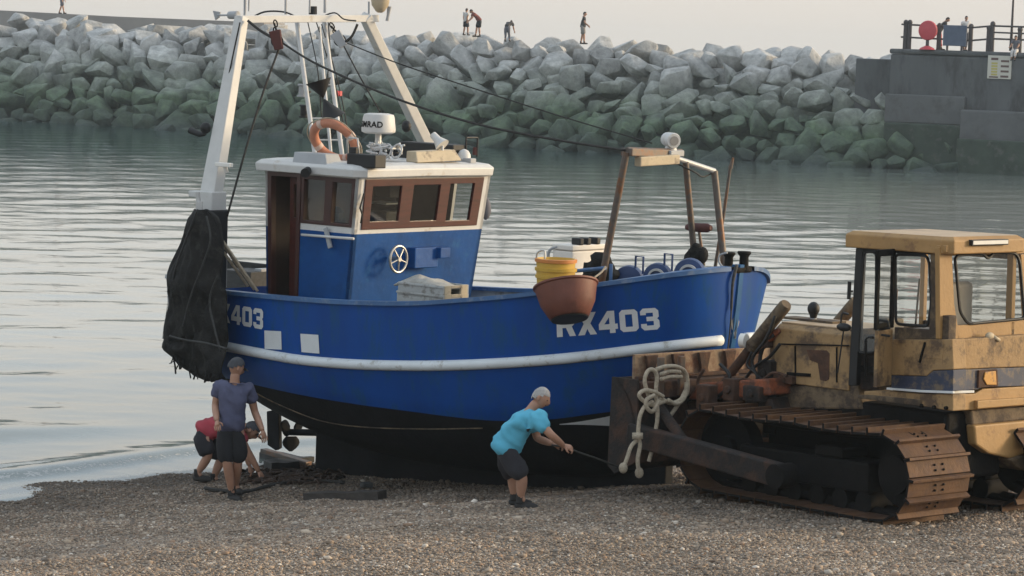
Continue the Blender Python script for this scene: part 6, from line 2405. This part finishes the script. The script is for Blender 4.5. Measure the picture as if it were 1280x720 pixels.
    for a_, c_ in zip(vs[:-1], vs[1:]):
        for i in range(6):
            b._f([a_[i], a_[(i + 1) % 6], c_[(i + 1) % 6], c_[i]])
    f = b._f(top); f.material_index = 1
    b._f(vs[0][::-1])
    b.obj('roof', [M['cab_y'], M['roof_cream']], cab, bevel=.012)
    # posts
    cp = lambda u, v: DF.y(u, v, YC)
    side_prism('front_post', [(1069.5, 310), (1078, 310), (1070, 482), (1060, 482)], YC, .07, M['black'], .008, cab)
    side_prism('rear_post', [(1163, 308), (1173.5, 308), (1174, 424), (1161, 424)], YC, .06, M['body_dust'], .008, cab)
    rear_prism('rear_post', [(1174, 309), (1190, 309), (1193, 380), (1200, 424), (1175, 424)], xrW, .06, M['cab_y'], .008, cab)
    side_prism('side_header', [(1071, 308), (1172, 308), (1172, 318.5), (1071, 315)], YC - .005, .05, M['black'], .006, cab)
    side_prism('side_sill', [(1118, 409), (1163, 412), (1163, 424), (1118, 424)], YC - .005, .05, M['body_dust'], .006, cab)
    # right side posts (far side)
    b = B()
    for x0, x1 in ((xfC - .04, xfC + .02), (xrW, xrW + .08)):
        b.bb((x0, -YC, zB - .2), (x1, -YC + .06, zR0))
    b.obj('far_post', M['cab_y'], cab, bevel=.008)
    b = B(); b.bb((xfC, -YC, zB - .3), (xrW, -YC + .05, zB - .02)); b.bb((xfC, -YC + .005, zR0 - .08), (xrW, -YC + .05, zR0)); b.obj('far_panel', M['body_dust'], cab, bevel=.008)
    b = B(); b.bb((xfC - .03, -YC + .06, zB - .35), (xfC + .03, YC - .08, zB - .08)); b.obj('front_panel', M['body_dust'], cab, bevel=.008)
    # side window rim + glass, rear window rim + glass
    def ring_win(name, corners, fn, inn, rim, m, pane_m):
        """rounded window: rim tube and pane"""
        pts = []
        n = len(corners)
        for i in range(n):
            a, c_, d_ = V((*corners[i - 1], 0)), V((*corners[i], 0)), V((*corners[(i + 1) % n], 0))
            r1 = min(6.0, (a - c_).length * .4); r2 = min(6.0, (d_ - c_).length * .4)
            p0 = c_ + (a - c_).normalized() * r1; p2 = c_ + (d_ - c_).normalized() * r2
            for t in (0, .25, .5, .75, 1):
                pts.append(p0 * (1 - t) ** 2 + c_ * 2 * t * (1 - t) + p2 * t * t)
        loc = [fn(p.x, p.y) for p in pts]
        b_ = B(); b_.tube([q + V(inn) * 0 for q in loc], rim, 6, closed=True); fr = b_.obj(name, m, cab, smooth=60)
        b_ = B(); b_._f([b_.bm.verts.new(q) for q in loc]); b_.obj('pane', pane_m, fr)
    ring_win('side_window', [(1119, 318), (1158, 319), (1162, 330), (1164, 380), (1160, 408), (1120, 405)], lambda u, v: DF.y(u, v, YC - .01), (0, 1, 0), .016, M['black'], M['glass_dusty'])
    ring_win('front_side_window', [(1080, 315), (1095, 315), (1095, 440), (1073, 441)], lambda u, v: DF.y(u, v, YC - .01), (0, 1, 0), .012, M['black'], M['glass_dusty'])
    ring_win('rear_window', [(1193.5, 320), (1228, 316), (1235, 324), (1243, 315.5), (1270, 316), (1275, 328), (1281, 398), (1210, 405), (1200, 390)], lambda u, v: DF.x(u, v, xrW - .005), (1, 0, 0), .017, M['black'], M['glass_dusty'])
    # rear frame round the window
    b = B()
    P_ = lambda u, v: DF.x(u, v, xrW)
    def rq(px):
        b.prism([P_(u, v) for u, v in px], (.05, 0, 0))
    rq([(1175, 307), (1283, 298), (1283, 317), (1176, 320)])
    rq([(1196, 407), (1284, 400), (1284, 418), (1197, 424)])
    rq([(1276, 318), (1288, 318), (1290, 402), (1282, 402)])
    b.obj('rear_frame', M['cab_y'], cab, bevel=.008)
    b = B(); a, d = DF.x(1217, 307.5, XR - .06), DF.x(1263, 300, XR - .06); b.bb((xrW - .14, a.y, a.z), (xrW - .08, d.y, a.z + .06)); lt = b.obj('work_light', M['black'], cab, bevel=.006)
    b = B(); b.bb((xrW - .145, a.y - .015, a.z + .012), (xrW - .141, d.y + .015, a.z + .05)); b.obj('lens', M['lens'], lt)
    b = B(); a, d = DF.x(1177, 315, xrW), DF.x(1192, 306, xrW); b.bb((xrW - .06, a.y, a.z), (xrW - .003, d.y, d.z)); b.obj('bracket', M['cab_y'], cab, bevel=.006)
    b = B(); a, d = DF.x(1193, 314, xrW), DF.x(1203, 306, xrW); b.bb((xrW - .04, a.y, a.z), (xrW - .003, d.y, d.z)); b.obj('lamp', M['black'], cab, bevel=.006)
    # open door leaf: swung out from the side
    dtop, dbot = 311, 486
    b = B()
    h0 = DF.y(1118, 312, YC + .03)
    zD0, zD1 = DF.y(1105, 484, YC + .3).z, DF.y(1105, 312, YC + .3).z
    hx = DF.y(1119, 360, YC + .03).x
    ex = DF.y(1097, 360, YC + .42).x
    ey = YC + .42
    H_, E_ = V((hx, YC + .03, 0)), V((ex, ey, 0))
    dirn = (E_ - H_)
    dw = dirn.length
    dn = dirn.normalized()
    pn = V((dn.y, -dn.x, 0))
    def dp(u, z): return H_ + dn * u + V((0, 0, z))
    zG = lerp(zD0, zD1, .42)
    panel(b, lambda z: dp(0, z), lambda z: dp(dw, z), [0, 1], [zG, zD1], [(.14, .86, zG + .06, zD1 - .07)], tuple(pn), .035)
    dr = b.obj('door', M['grime'], cab, bevel=.006)
    b = B(); b._f([b.bm.verts.new(dp(u * dw, z) + pn * .015) for u, z in ((.14, zG + .06), (.86, zG + .06), (.86, zD1 - .07), (.14, zD1 - .07))]); b.obj('pane', M['glass_dusty'], dr)
    b = B()
    panel(b, lambda z: dp(.02, z), lambda z: dp(dw * .9, z), [0, 1], [zD0, zG - .01], [], tuple(pn), .04)
    b.obj('door_lower', M['body_cream'], cab, bevel=.008)
    b = B()
    q = [DF.y(u, v, YC + .30) for u, v in ((1097, 404), (1099, 400), (1110, 402), (1112, 410), (1100, 412), (1098, 418), (1112, 420))]
    b.tube(q, .014, 6)
    q = [DF.y(u, v, YC + .2) for u, v in ((1082, 470), (1082, 424), (1086, 421), (1092, 422))]
    b.tube(q, .014, 6); b.obj('grab_handle', M['black'], cab, smooth=180)
    # seat and levers inside
    b = B()
    mx = (xfC + xrW) / 2
    b.bb((mx - .32, -.28, zB - .16), (mx + .15, .24, zB - .04)); b.bb((mx - .36, -.22, zB - .04), (mx - .22, .20, zB + .46)); b.obj('seat', M['canvas_seat'], cab, bevel=.05, seg=3)
    b = B(); b.bb((mx + .28, .12, zB - .5), (mx + .45, .4, zB + .05)); b.bb((mx - .3, -.5, zB - .5), (mx + .3, -.32, zB + .02)); b.obj('console', M['canvas_seat'], cab, bevel=.03)
    b = B()
    for (x, y, h) in ((mx + .38, .2, .35), (mx + .34, -.1, .45), (mx + .22, -.38, .40)):
        b.tube([(x, y, zB - .2), (x - .05, y, zB + h)], .012, 6)
    b.obj('levers', M['steel'], cab, smooth=60)
    b = B(); b.bb((xrW + .1, -YC + .06, zB - .52), (xfC - .03, YC - .07, zB - .46)); b.obj('floor_plate', M['grime'], cab)
    # mirror and hoop ahead of the cab
    b = B()
    q = [DF.y(u, v, YC) for u, v in ((1061, 393), (1054, 391), (1052, 394), (1051, 406))]
    b.tube(q, .012, 6)
    p = DF.y(1055, 409, YC); b.ball(p, (.10, .05, .045), 10); b.tube([p, DF.y(1047, 466, YC)], .008, 6)
    b.obj('mirror', M['black'], cab, smooth=60)
    b = B()
    q = [DF.y(u, v, YC + .02) for u, v in ((1062, 352), (1061, 374))]; b.tube(q, .02, 6); b.tube([DF.y(1061, 364, YC), DF.y(1066, 364, YC)], .01, 6)
    b.obj('door_hinge', M['black'], cab, smooth=60)
    # ---------------- rear bodywork
    YB = .60
    xs = XR
    sp = lambda u, v: DF.y(u, v, YB)
    side_prism('fender_panel', [(1114, 424), (1165, 425), (1190, 424), (1191.5, 462), (1166, 463), (1158, 470), (1114, 469)], YB, .2, M['body_cream'], .01)
    side_prism('fender_stripe', [(1114, 469.5), (1158, 470.5), (1166, 463.5), (1191.5, 462.5), (1191, 489), (1114, 486)], YB - .004, .2, M['stripe'], .006)
    side_prism('white_line', [(1108, 484.5), (1150, 487.5), (1191, 489), (1191, 492), (1150, 490.5), (1108, 487)], YB + .008, .03, M['letter'], .003)
    side_prism('fender_skirt', [(1080, 489), (1112, 489), (1149, 492), (1191, 493), (1191, 514), (1149, 507), (1080, 495)], YB - .02, .2, M['body_cream'], .01)
    side_prism('fender_edge', [(1072, 494), (1080, 493.5), (1149, 500), (1149, 507.5), (1100, 501), (1072, 498)], YB + .02, .12, M['body_dust'], .008)
    side_prism('hatch', [(1158, 424), (1179, 424.5), (1178, 449), (1158, 448)], YB + .006, .02, M['body_cream'], .004)
    b = B()
    for u, v in ((1151, 507), (1167, 509), (1182, 510)):
        p = sp(u, v); b.cyl((p.x, YB - .03, p.z), (p.x, YB + .01, p.z), .02, .018, 8)
    p = [sp(1157, 428), sp(1150, 453)]; b.beam(p[0] + V((0, .006, 0)), p[1] + V((0, .006, 0)), .02, .02)
    b.obj('bolts', M['grime'], root)
    side_prism('step_well', [(1062, 412), (1098, 424), (1098, 488), (1060, 486)], .40, .3, M['blade'], .01)
    # rear
    rp_ = lambda u, v: DF.x(u, v, xs)
    rear_prism('rear_deck', [(1191.5, 424), (1203, 424), (1288, 418), (1296, 458), (1192, 462)], xs, .25, M['body_cream'], .012)
    rear_prism('rear_stripe', [(1192, 462.5), (1297, 458.5), (1297, 482), (1228, 484), (1222, 487), (1192, 488.5)], xs + .004, .25, M['stripe'], .006)
    rear_prism('white_line', [(1191, 488.5), (1218, 488), (1218, 491), (1191, 492)], xs - .006, .04, M['letter'], .003)
    rear_prism('rear_bumper', [(1191, 493), (1219, 492), (1229, 486), (1298, 482), (1298, 506), (1222, 512), (1191, 514)], xs, .2, M['cab_y'], .012)
    rear_prism('rear_rail', [(1222, 501), (1298, 496), (1298, 505), (1222, 511)], xs - .05, .08, M['cab_y'], .008)
    rear_prism('tail_lamp', [(1224, 463), (1247, 461.5), (1248, 483), (1223, 485)], xs - .02, .05, M['rust'], .006)
    rear_prism('amber_lens', [(1232, 465), (1245, 464), (1246, 481), (1234, 481), (1230, 474)], xs - .032, .03, M['amber'], .004)
    rear_prism('rear_case', [(1214, 513), (1300, 507), (1302, 523), (1216, 532)], xs + .03, .3, M['body_dust'], .02)
    rear_prism('drawbar_plate', [(1218, 532), (1302, 524), (1304, 566), (1272, 575), (1236, 567), (1220, 556)], xs - .02, .12, M['cab_y'], .02)
    rear_prism('drawbar', [(1262, 574), (1304, 560), (1304, 590), (1276, 588)], xs - .05, .3, M['body_dust'], .03)
    b = B(); a, d = rp_(1198, 424), rp_(1188, 395); b.bb((xs + .02, d.y - .0, a.z - .02), (xs + .12, d.y - .12, d.z)); b.obj('filler_neck', M['body_dust'], root, bevel=.01)
    b = B(); p = DF.x(1237, 420, xs + .02); b.ball(p, (.03, .07, .04), 8); b.tube([p + V((0, -.04, 0)), p + V((-.03, -.12, -.05))], .02, 6); b.obj('rag', M['crate_cream'], root, smooth=180)
    # ---------------- blade, arms, rams
    bl = empty('blade', (0, 0, 0)); bl.parent = root
    XB = 1.92
    zt_, zb2 = DF.y(800, 447, 1.6).z, DF.y(775, 592, 1.6).z
    zmid = lerp(zb2, zt_, .80)
    b = B()
    prof = []
    for i in range(9):
        t = i / 8
        prof.append((XB + .16 + .30 * (2 * t - 1) ** 2 - .1, lerp(zb2, zmid, t)))
    poly = [(x, z) for x, z in prof] + [(x - .05, z) for x, z in prof[::-1]]
    b.prism([(x, -1.52, z) for x, z in poly], (0, 3.04, 0))
    b.obj('mouldboard', M['blade'], bl, bevel=.008)
    for y in (-1.52, 1.49):
        b = B()
        b.prism([(XB + .34, y, zb2 - .03), (XB + .46, y, zb2 + .05), (XB + .42, y, zmid), (XB + .0, y, zmid), (XB - .02, y, zb2 + .15)], (0, .03, 0))
        b.obj('end_plate', M['blade'], bl, bevel=.006)
    b = B()
    b.bb((XB - .04, -1.48, lerp(zb2, zmid, .12)), (XB + .12, 1.48, lerp(zb2, zmid, .26)))
    b.bb((XB - .04, -1.48, lerp(zb2, zmid, .80)), (XB + .14, 1.48, lerp(zb2, zmid, .97)))
    for y in (-1.2, -.6, 0, .6, 1.2):
        b.bb((XB + .0, y - .03, zb2 + .12), (XB + .16, y + .03, zmid))
    b.obj('stiffeners', M['rust'], bl, bevel=.01)
    b = B()
    n = 60
    polyt = [(-1.45, zmid - .02)]
    yy = [-1.45 + 2.9 * i / n for i in range(n + 1)]
    b.bb((XB + .16, -1.45, zmid - .01), (XB + .20, 1.42, zt_))
    b.obj('spill_plate', M['blade_top'], bl, bevel=.006)
    b = B()
    for k in range(7):
        y = -1.2 + .4 * k
        b.prism([(XB + .152, y - .09, zt_ - .015), (XB + .152, y + .09, zt_ - .015), (XB + .152, y + .05, zmid + .07), (XB + .152, y + .07, zmid + .0), (XB + .152, y - .07, zmid + .0), (XB + .152, y - .05, zmid + .07)], (-.04, 0, 0))
    b.bb((XB + .10, -1.45, zmid - .02), (XB + .158, 1.42, zmid + .02))
    b.obj('gusset', M['rust'], bl, bevel=.006)
    for u0, v0, v1 in ((825, 447, 497), (851, 445, 494)):
        p0, p1 = DF.x(u0, v1, XB - .06), DF.x(u0 + 1, v0, XB - .06)
        b = B(); b.beam((XB - .06, p0.y, p0.z), (XB - .06, p0.y, p1.z), .075, .05); b.obj('rope_post', M['steel'], bl, bevel=.006)
    # push arm along the track
    a, c_ = DF.y(806, 545, 1.5), DF.y(978, 602, 1.5)
    b = B(); b.beam((XB + .1, 1.5, a.z), (c_.x, 1.5, c_.z + .06), .16, .24, (0, 0, 1)); b.obj('push_arm', M['blade'], root, bevel=.02)
    b = B(); b.beam((XB + .1, -1.5, a.z), (c_.x, -1.5, c_.z + .06), .16, .24, (0, 0, 1)); b.obj('push_arm', M['blade'], root, bevel=.02)
    b = B(); b.cyl((c_.x, 1.38, c_.z + .06), (c_.x, 1.62, c_.z + .06), .13, .13, 14); b.obj('trunnion', M['grime'], root, smooth=50)
    b = B(); a2 = DF.y(826, 500, 1.3); b.tube([(XB - .02, 1.3, a2.z), DF.y(858, 556, 1.45)], .06, 10); b.obj('brace', M['blade'], root, smooth=50)
    # orange cross frame
    a, d = DF.y(870, 497, .75), DF.y(963, 476, .75)
    b = B(); b.prism([DF.y(u, v, .75) for u, v in ((858, 500), (872, 479), (961, 473), (963.5, 494), (930, 497))], (0, -1.5, 0)); b.obj('cross_frame', M['rust_orange'], root, bevel=.025)
    side_prism('front_guard', [(846, 502), (963, 497), (968, 514), (880, 520), (838, 516)], .70, 1.4, M['blade'], .02)
    # lift cylinders
    for sgn in (1, -1):
        y = .55 * sgn
        p0, p1 = DF.y(983, 380, .55), DF.y(939, 434, .55)
        p2 = DF.y(914, 466, .55)
        p3 = DF.y(888, 500, .55)
        fx = lambda p: V((p.x, y, p.z))
        b = B(); b.tube([fx(p0), fx(p0.lerp(p1, .04)), fx(p1)], [.06, .072, .072], 14); b.tube([fx(p1.lerp(p0, .06)), fx(p1)], .088, 14); b.obj('lift_cylinder', M['body_dust'], root, smooth=45)
        b = B(); b.tube([fx(p1), fx(p2)], .052, 12); b.tube([fx(p2), fx(p3)], .035, 10); b.obj('piston_rod', M['rust'], root, smooth=45)
        b = B(); m_ = fx(p1.lerp(p0, .25)); b.box(m_ + V((-.02, -.12 * sgn, -.02)), (.16, .2, .2)); b.obj('yoke', M['rust'], root, bevel=.02)
        b = B(); b.tube(crom([fx(p0.lerp(p1, .2)) + V((-.03, .09 * sgn, -.03)), fx(p0.lerp(p1, .5)) + V((-.09, .12 * sgn, -.12)), fx(p1) + V((-.12, .1 * sgn, -.12)), fx(p1) + V((-.2, .08 * sgn, -.3)), fx(p1) + V((-.36, .04 * sgn, -.36))], 6), .018, 8); b.obj('hose', M['black'], root, smooth=180)
    for pts_, y_, r_, m_ in (([(968, 418), (955, 432), (950, 452), (957, 474)], .50, .022, 'black'), ([(975, 430), (962, 446), (944, 458), (930, 476)], .56, .018, 'black'),
                             ([(984, 470), (966, 466), (948, 478), (930, 474), (905, 482)], .60, .016, 'rust'), ([(900, 455), (912, 470), (906, 488), (890, 500)], .78, .020, 'black'),
                             ([(880, 462), (872, 478), (880, 492), (872, 505)], .9, .018, 'rust'), ([(940, 440), (934, 456), (946, 470), (940, 492)], .66, .014, 'black')):
        b = B(); b.tube(crom([DF.y(u, v, y_) for u, v in pts_], 6), r_, 8); b.obj('hose', M[m_], root, smooth=180)
    for (u0, v0, u1, v1, y_, m_) in ((948, 452, 966, 480, .52, 'blade'), (905, 474, 920, 500, .80, 'rust'), (872, 482, 888, 512, .95, 'rust'), (968, 470, 992, 478, .50, 'rust'), (930, 484, 952, 500, .78, 'blade')):
        a_, d_ = DF.y(u0, v1, y_), DF.y(u1, v0, y_)
        b = B(); b.bb((a_.x, y_ - .12, a_.z), (d_.x, y_ + .03, d_.z)); b.cyl(((a_.x + d_.x) / 2, y_ + .02, (a_.z + d_.z) / 2), ((a_.x + d_.x) / 2, y_ + .06, (a_.z + d_.z) / 2), .05, .045, 10); b.obj('linkage_bracket', M[m_], root, bevel=.015)
    b = B(); p = DF.y(933, 426, .62); q = DF.y(929, 426, .66); b.tube([p, p + V((.06, .02, 0))], [.075, .08], 12); b.obj('head_lamp', M['lens'], root, smooth=45)
    b = B(); p = DF.y(950, 424, .5); b.beam(DF.y(945, 440, .5), DF.y(976, 412, .45), .1, .06); b.obj('cylinder_bracket', M['rust_orange'], root, bevel=.015)
    return XB


def build_dozer_rope(XB):
    y = 1.6
    D = lambda u, v, o=0.0: DF.l2w(DF.x(u, v, XB - .13 - o))
    strands = [
        [(866 - 46, 462, .0), (833, 458, .06), (848, 459, .06), (858, 468, .04), (859, 490, .05), (850, 500, .08), (838, 504, .08), (826, 498, .1)],
        [(812, 498, .1), (806, 478, .1), (809, 465, .1), (816, 462, .12), (821, 470, .12), (820, 490, .12), (822, 520, .12), (818, 545, .12), (815, 562, .12), (811, 577, .12)],
        [(830, 502, .1), (815, 506, .13), (803, 500, .13), (799, 493, .13), (806, 488, .13), (818, 490, .14), (829, 496, .14)],
        [(826, 468, .05), (838, 464, .06), (850, 465, .06)], [(826, 474, .05), (838, 471, .06), (852, 471, .06)],
        [(816, 502, .15), (806, 508, .15), (800, 520, .15), (798, 535, .15), (797, 548, .16), (789, 558, .15), (784, 572, .15), (779, 586, .15)],
        [(797, 544, .18), (800, 556, .18), (797, 575, .18), (799, 592, .18)],
        [(858, 478, .06), (856, 496, .07), (846, 505, .1), (835, 500, .12)],
        [(858, 486, .05), (848, 505, .06), (834, 525, .06)],
        [(824, 500, .16), (816, 514, .16), (809, 510, .17), (808, 500, .17), (818, 494, .17)],
    ]
    b = B()
    for s in strands:
        b.tube(crom([D(u, v, o) for u, v, o in s], 8), .023, 10)
    b.tube([D(797, 541, .16), D(797, 549, .17)], [.06, .06], 10)
    for u, v in ((779, 585), (799, 591)):
        b.ball(D(u, v, .16), (.05, .05, .06), 10)
    o = b.obj('mooring_rope', M['rope'], smooth=180, origin=D(811, 577, .1))
    tag(o, 'thick pale rope knotted over the two posts on the bulldozer blade', 'rope')


# ------------------------------------------------------------------ loose things on the beach
def build_beach_things():
    def timber(u0, v0, u1, v1, w, h, m, name, label, cat, lift=0.0):
        a, c = ground_hit(u0, v0), ground_hit(u1, v1)
        a.z += h * .35 + lift; c.z += h * .35 + lift
        b = B()
        d = (c - a)
        n = 10
        for i in range(1):
            pass
        b.beam(a, c, w, h)
        bmesh.ops.subdivide_edges(b.bm, edges=[e for e in b.bm.edges if e.calc_length() > d.length * .5], cuts=12, use_grid_fill=True)
        for v in b.bm.verts:
            v.co += V((noise.noise(v.co * 4), noise.noise(v.co * 4 + V((4, 0, 0))), noise.noise(v.co * 5))) * .018
        o = b.obj(name, m, smooth=35, origin=(a + c) / 2)
        return tag(o, label, cat)
    timber(384, 625, 478, 624, .20, .11, M['plank'], 'wooden_skid', 'wet dark timber lying alone on the shingle before the hull', 'timber')
    timber(332, 575, 384, 583, .22, .07, M['plank_grey'], 'greased_plank', 'greyish plank under the stern of the boat beside the rudder', 'plank', .05)
    timber(334, 590, 370, 588, .3, .16, M['black'], 'rubber_roller', 'black rubber block on the shingle under the propeller', 'block')
    # dark weed and scraps round the stern
    rnd = random.Random(9)
    b = B()
    for k in range(240):
        u, v = rnd.gauss(365, 32), rnd.uniform(586, 606)
        if u < 300 or u > 450: continue
        p = ground_hit(u, v)
        a = rnd.uniform(0, 6.28)
        L = rnd.uniform(.05, .17)
        d = V((math.cos(a), math.sin(a), 0)) * L
        b.tube([p + V((0, 0, .02)) - d, p + V((rnd.gauss(0, .02), rnd.gauss(0, .02), rnd.uniform(.03, .07))), p + d + V((0, 0, .02))], rnd.uniform(.008, .020), 5)
    o = b.obj('seaweed', M['weed'], smooth=180, origin=ground_hit(365, 596))
    tag(o, 'scatter of brown seaweed and scraps on the shingle at the stern', 'seaweed', kind='stuff')
    b = B()
    pts = [ground_hit(u, v) + V((0, 0, .03)) for u, v in ((256, 613), (280, 617), (310, 617), (338, 610), (380, 604), (430, 606))]
    b.tube(crom(pts, 8), .022, 8)
    o = b.obj('warp_rope', M['rope_dark'], smooth=180, origin=pts[0])
    tag(o, "dark rope lying along the shingle past the capped man's feet", 'rope')
    # rope end trailing from the hull near the man in turquoise
    b = B(); q = ground_hit(458, 611) + V((0, 0, .05)); b.box(q, (.14, .1, .06), Matrix.Rotation(.5, 3, 'Z'))
    o = b.obj('grey_chock', M['plank_grey'], bevel=.01, origin=q)
    tag(o, 'small grey wedge on the shingle just behind the dark timber', 'wedge')


# ------------------------------------------------------------------ sky, sun, haze
SKYSAT, SKYMIX, SKYVEIL, SKYHIGH = 0.7, 0.85, (2.72, 2.53, 2.33, 1), (2.7, 3.05, 3.4, 1)
SUN_AZ, SUN_EL = 80.0, 12.0


def build_light():
    w = bpy.data.worlds.new('World')
    sc.world = w
    w.use_nodes = True
    n, l = w.node_tree.nodes, w.node_tree.links
    bg = n['Background']
    sky = n.new('ShaderNodeTexSky')
    sky.sky_type = 'NISHITA'
    sky.sun_disc = False
    sky.sun_elevation = R(SUN_EL)
    sky.sun_rotation = R(SUN_AZ)
    sky.dust_density = 3.0
    sky.ozone_density = 1.0
    sky.air_density = 1.0
    # thin high cloud takes most of the blue out of the sky
    hs = n.new('ShaderNodeHueSaturation')
    hs.inputs['Saturation'].default_value = SKYSAT
    hs.inputs['Value'].default_value = 1.0
    l.new(sky.outputs['Color'], hs.inputs['Color'])
    mx = n.new('ShaderNodeMix')
    mx.data_type = 'RGBA'
    # added sky veil: warm at the horizon, bluer and brighter overhead for fill
    tc = n.new('ShaderNodeTexCoord')
    sz = n.new('ShaderNodeSeparateXYZ')
    l.new(tc.outputs['Generated'], sz.inputs[0])
    mr = n.new('ShaderNodeMapRange')
    mr.interpolation_type = 'SMOOTHSTEP'
    mr.inputs['From Min'].default_value = 0.0
    mr.inputs['From Max'].default_value = 0.42
    mr.inputs['To Min'].default_value = SKYMIX
    mr.inputs['To Max'].default_value = 0.72
    l.new(sz.outputs['Z'], mr.inputs['Value'])
    l.new(mr.outputs['Result'], mx.inputs['Factor'])
    vc = n.new('ShaderNodeMapRange')
    vc.interpolation_type = 'SMOOTHSTEP'
    vc.inputs['From Min'].default_value = 0.02
    vc.inputs['From Max'].default_value = 0.35
    l.new(sz.outputs['Z'], vc.inputs['Value'])
    veil = n.new('ShaderNodeMix')
    veil.data_type = 'RGBA'
    l.new(vc.outputs['Result'], veil.inputs['Factor'])
    veil.inputs['A'].default_value = SKYVEIL
    veil.inputs['B'].default_value = SKYHIGH
    l.new(veil.outputs['Result'], mx.inputs['B'])
    l.new(hs.outputs['Color'], mx.inputs['A'])
    l.new(mx.outputs['Result'], bg.inputs['Color'])
    bg.inputs['Strength'].default_value = 0.13
    s = bpy.data.lights.new('sun', 'SUN')
    s.energy = 1.4
    s.angle = R(14.0)
    s.color = (1.0, 0.76, 0.46)
    so = bpy.data.objects.new('sun', s)
    COL.objects.link(so)
    a, e = R(SUN_AZ), R(SUN_EL)
    so.rotation_euler = V((math.cos(e) * math.sin(a), math.cos(e) * math.cos(a), math.sin(e))).to_track_quat('Z', 'Y').to_euler()


HAZE = 0.00038


def build_haze():
    b = B()
    b.bb((-900, -120, -6), (900, 900, 14))
    m = bpy.data.materials.new('haze_air')
    m.use_nodes = True
    n, l = m.node_tree.nodes, m.node_tree.links
    for x in list(n): n.remove(x)
    o = n.new('ShaderNodeOutputMaterial')
    v = n.new('ShaderNodeVolumePrincipled')
    v.inputs['Density'].default_value = HAZE
    v.inputs['Color'].default_value = (0.74, 0.87, 0.95, 1)
    l.new(v.outputs[0], o.inputs['Volume'])
    ob = b.obj('haze', m)
    tag(ob, kind='stuff')


sc.render.engine = 'CYCLES'
sc.cycles.use_denoising = True
sc.cycles.max_bounces = 6
sc.cycles.volume_bounces = 0
sc.cycles.transparent_max_bounces = 12
sc.view_settings.view_transform = 'Standard'
sc.view_settings.look = 'None'
sc.view_settings.gamma = 1
sc.view_settings.use_curve_mapping = False
sc.view_settings.exposure = 1.3

build_light()
build_beach()
build_shingle()
build_sea()
build_breakwater()
TZ = build_quay()
INFO = build_boat()
build_boat_gear(INFO)
XBL = build_dozer()
build_dozer_rope(XBL)
build_beach_things()
build_people(TZ)
if HAZE:
    build_haze()
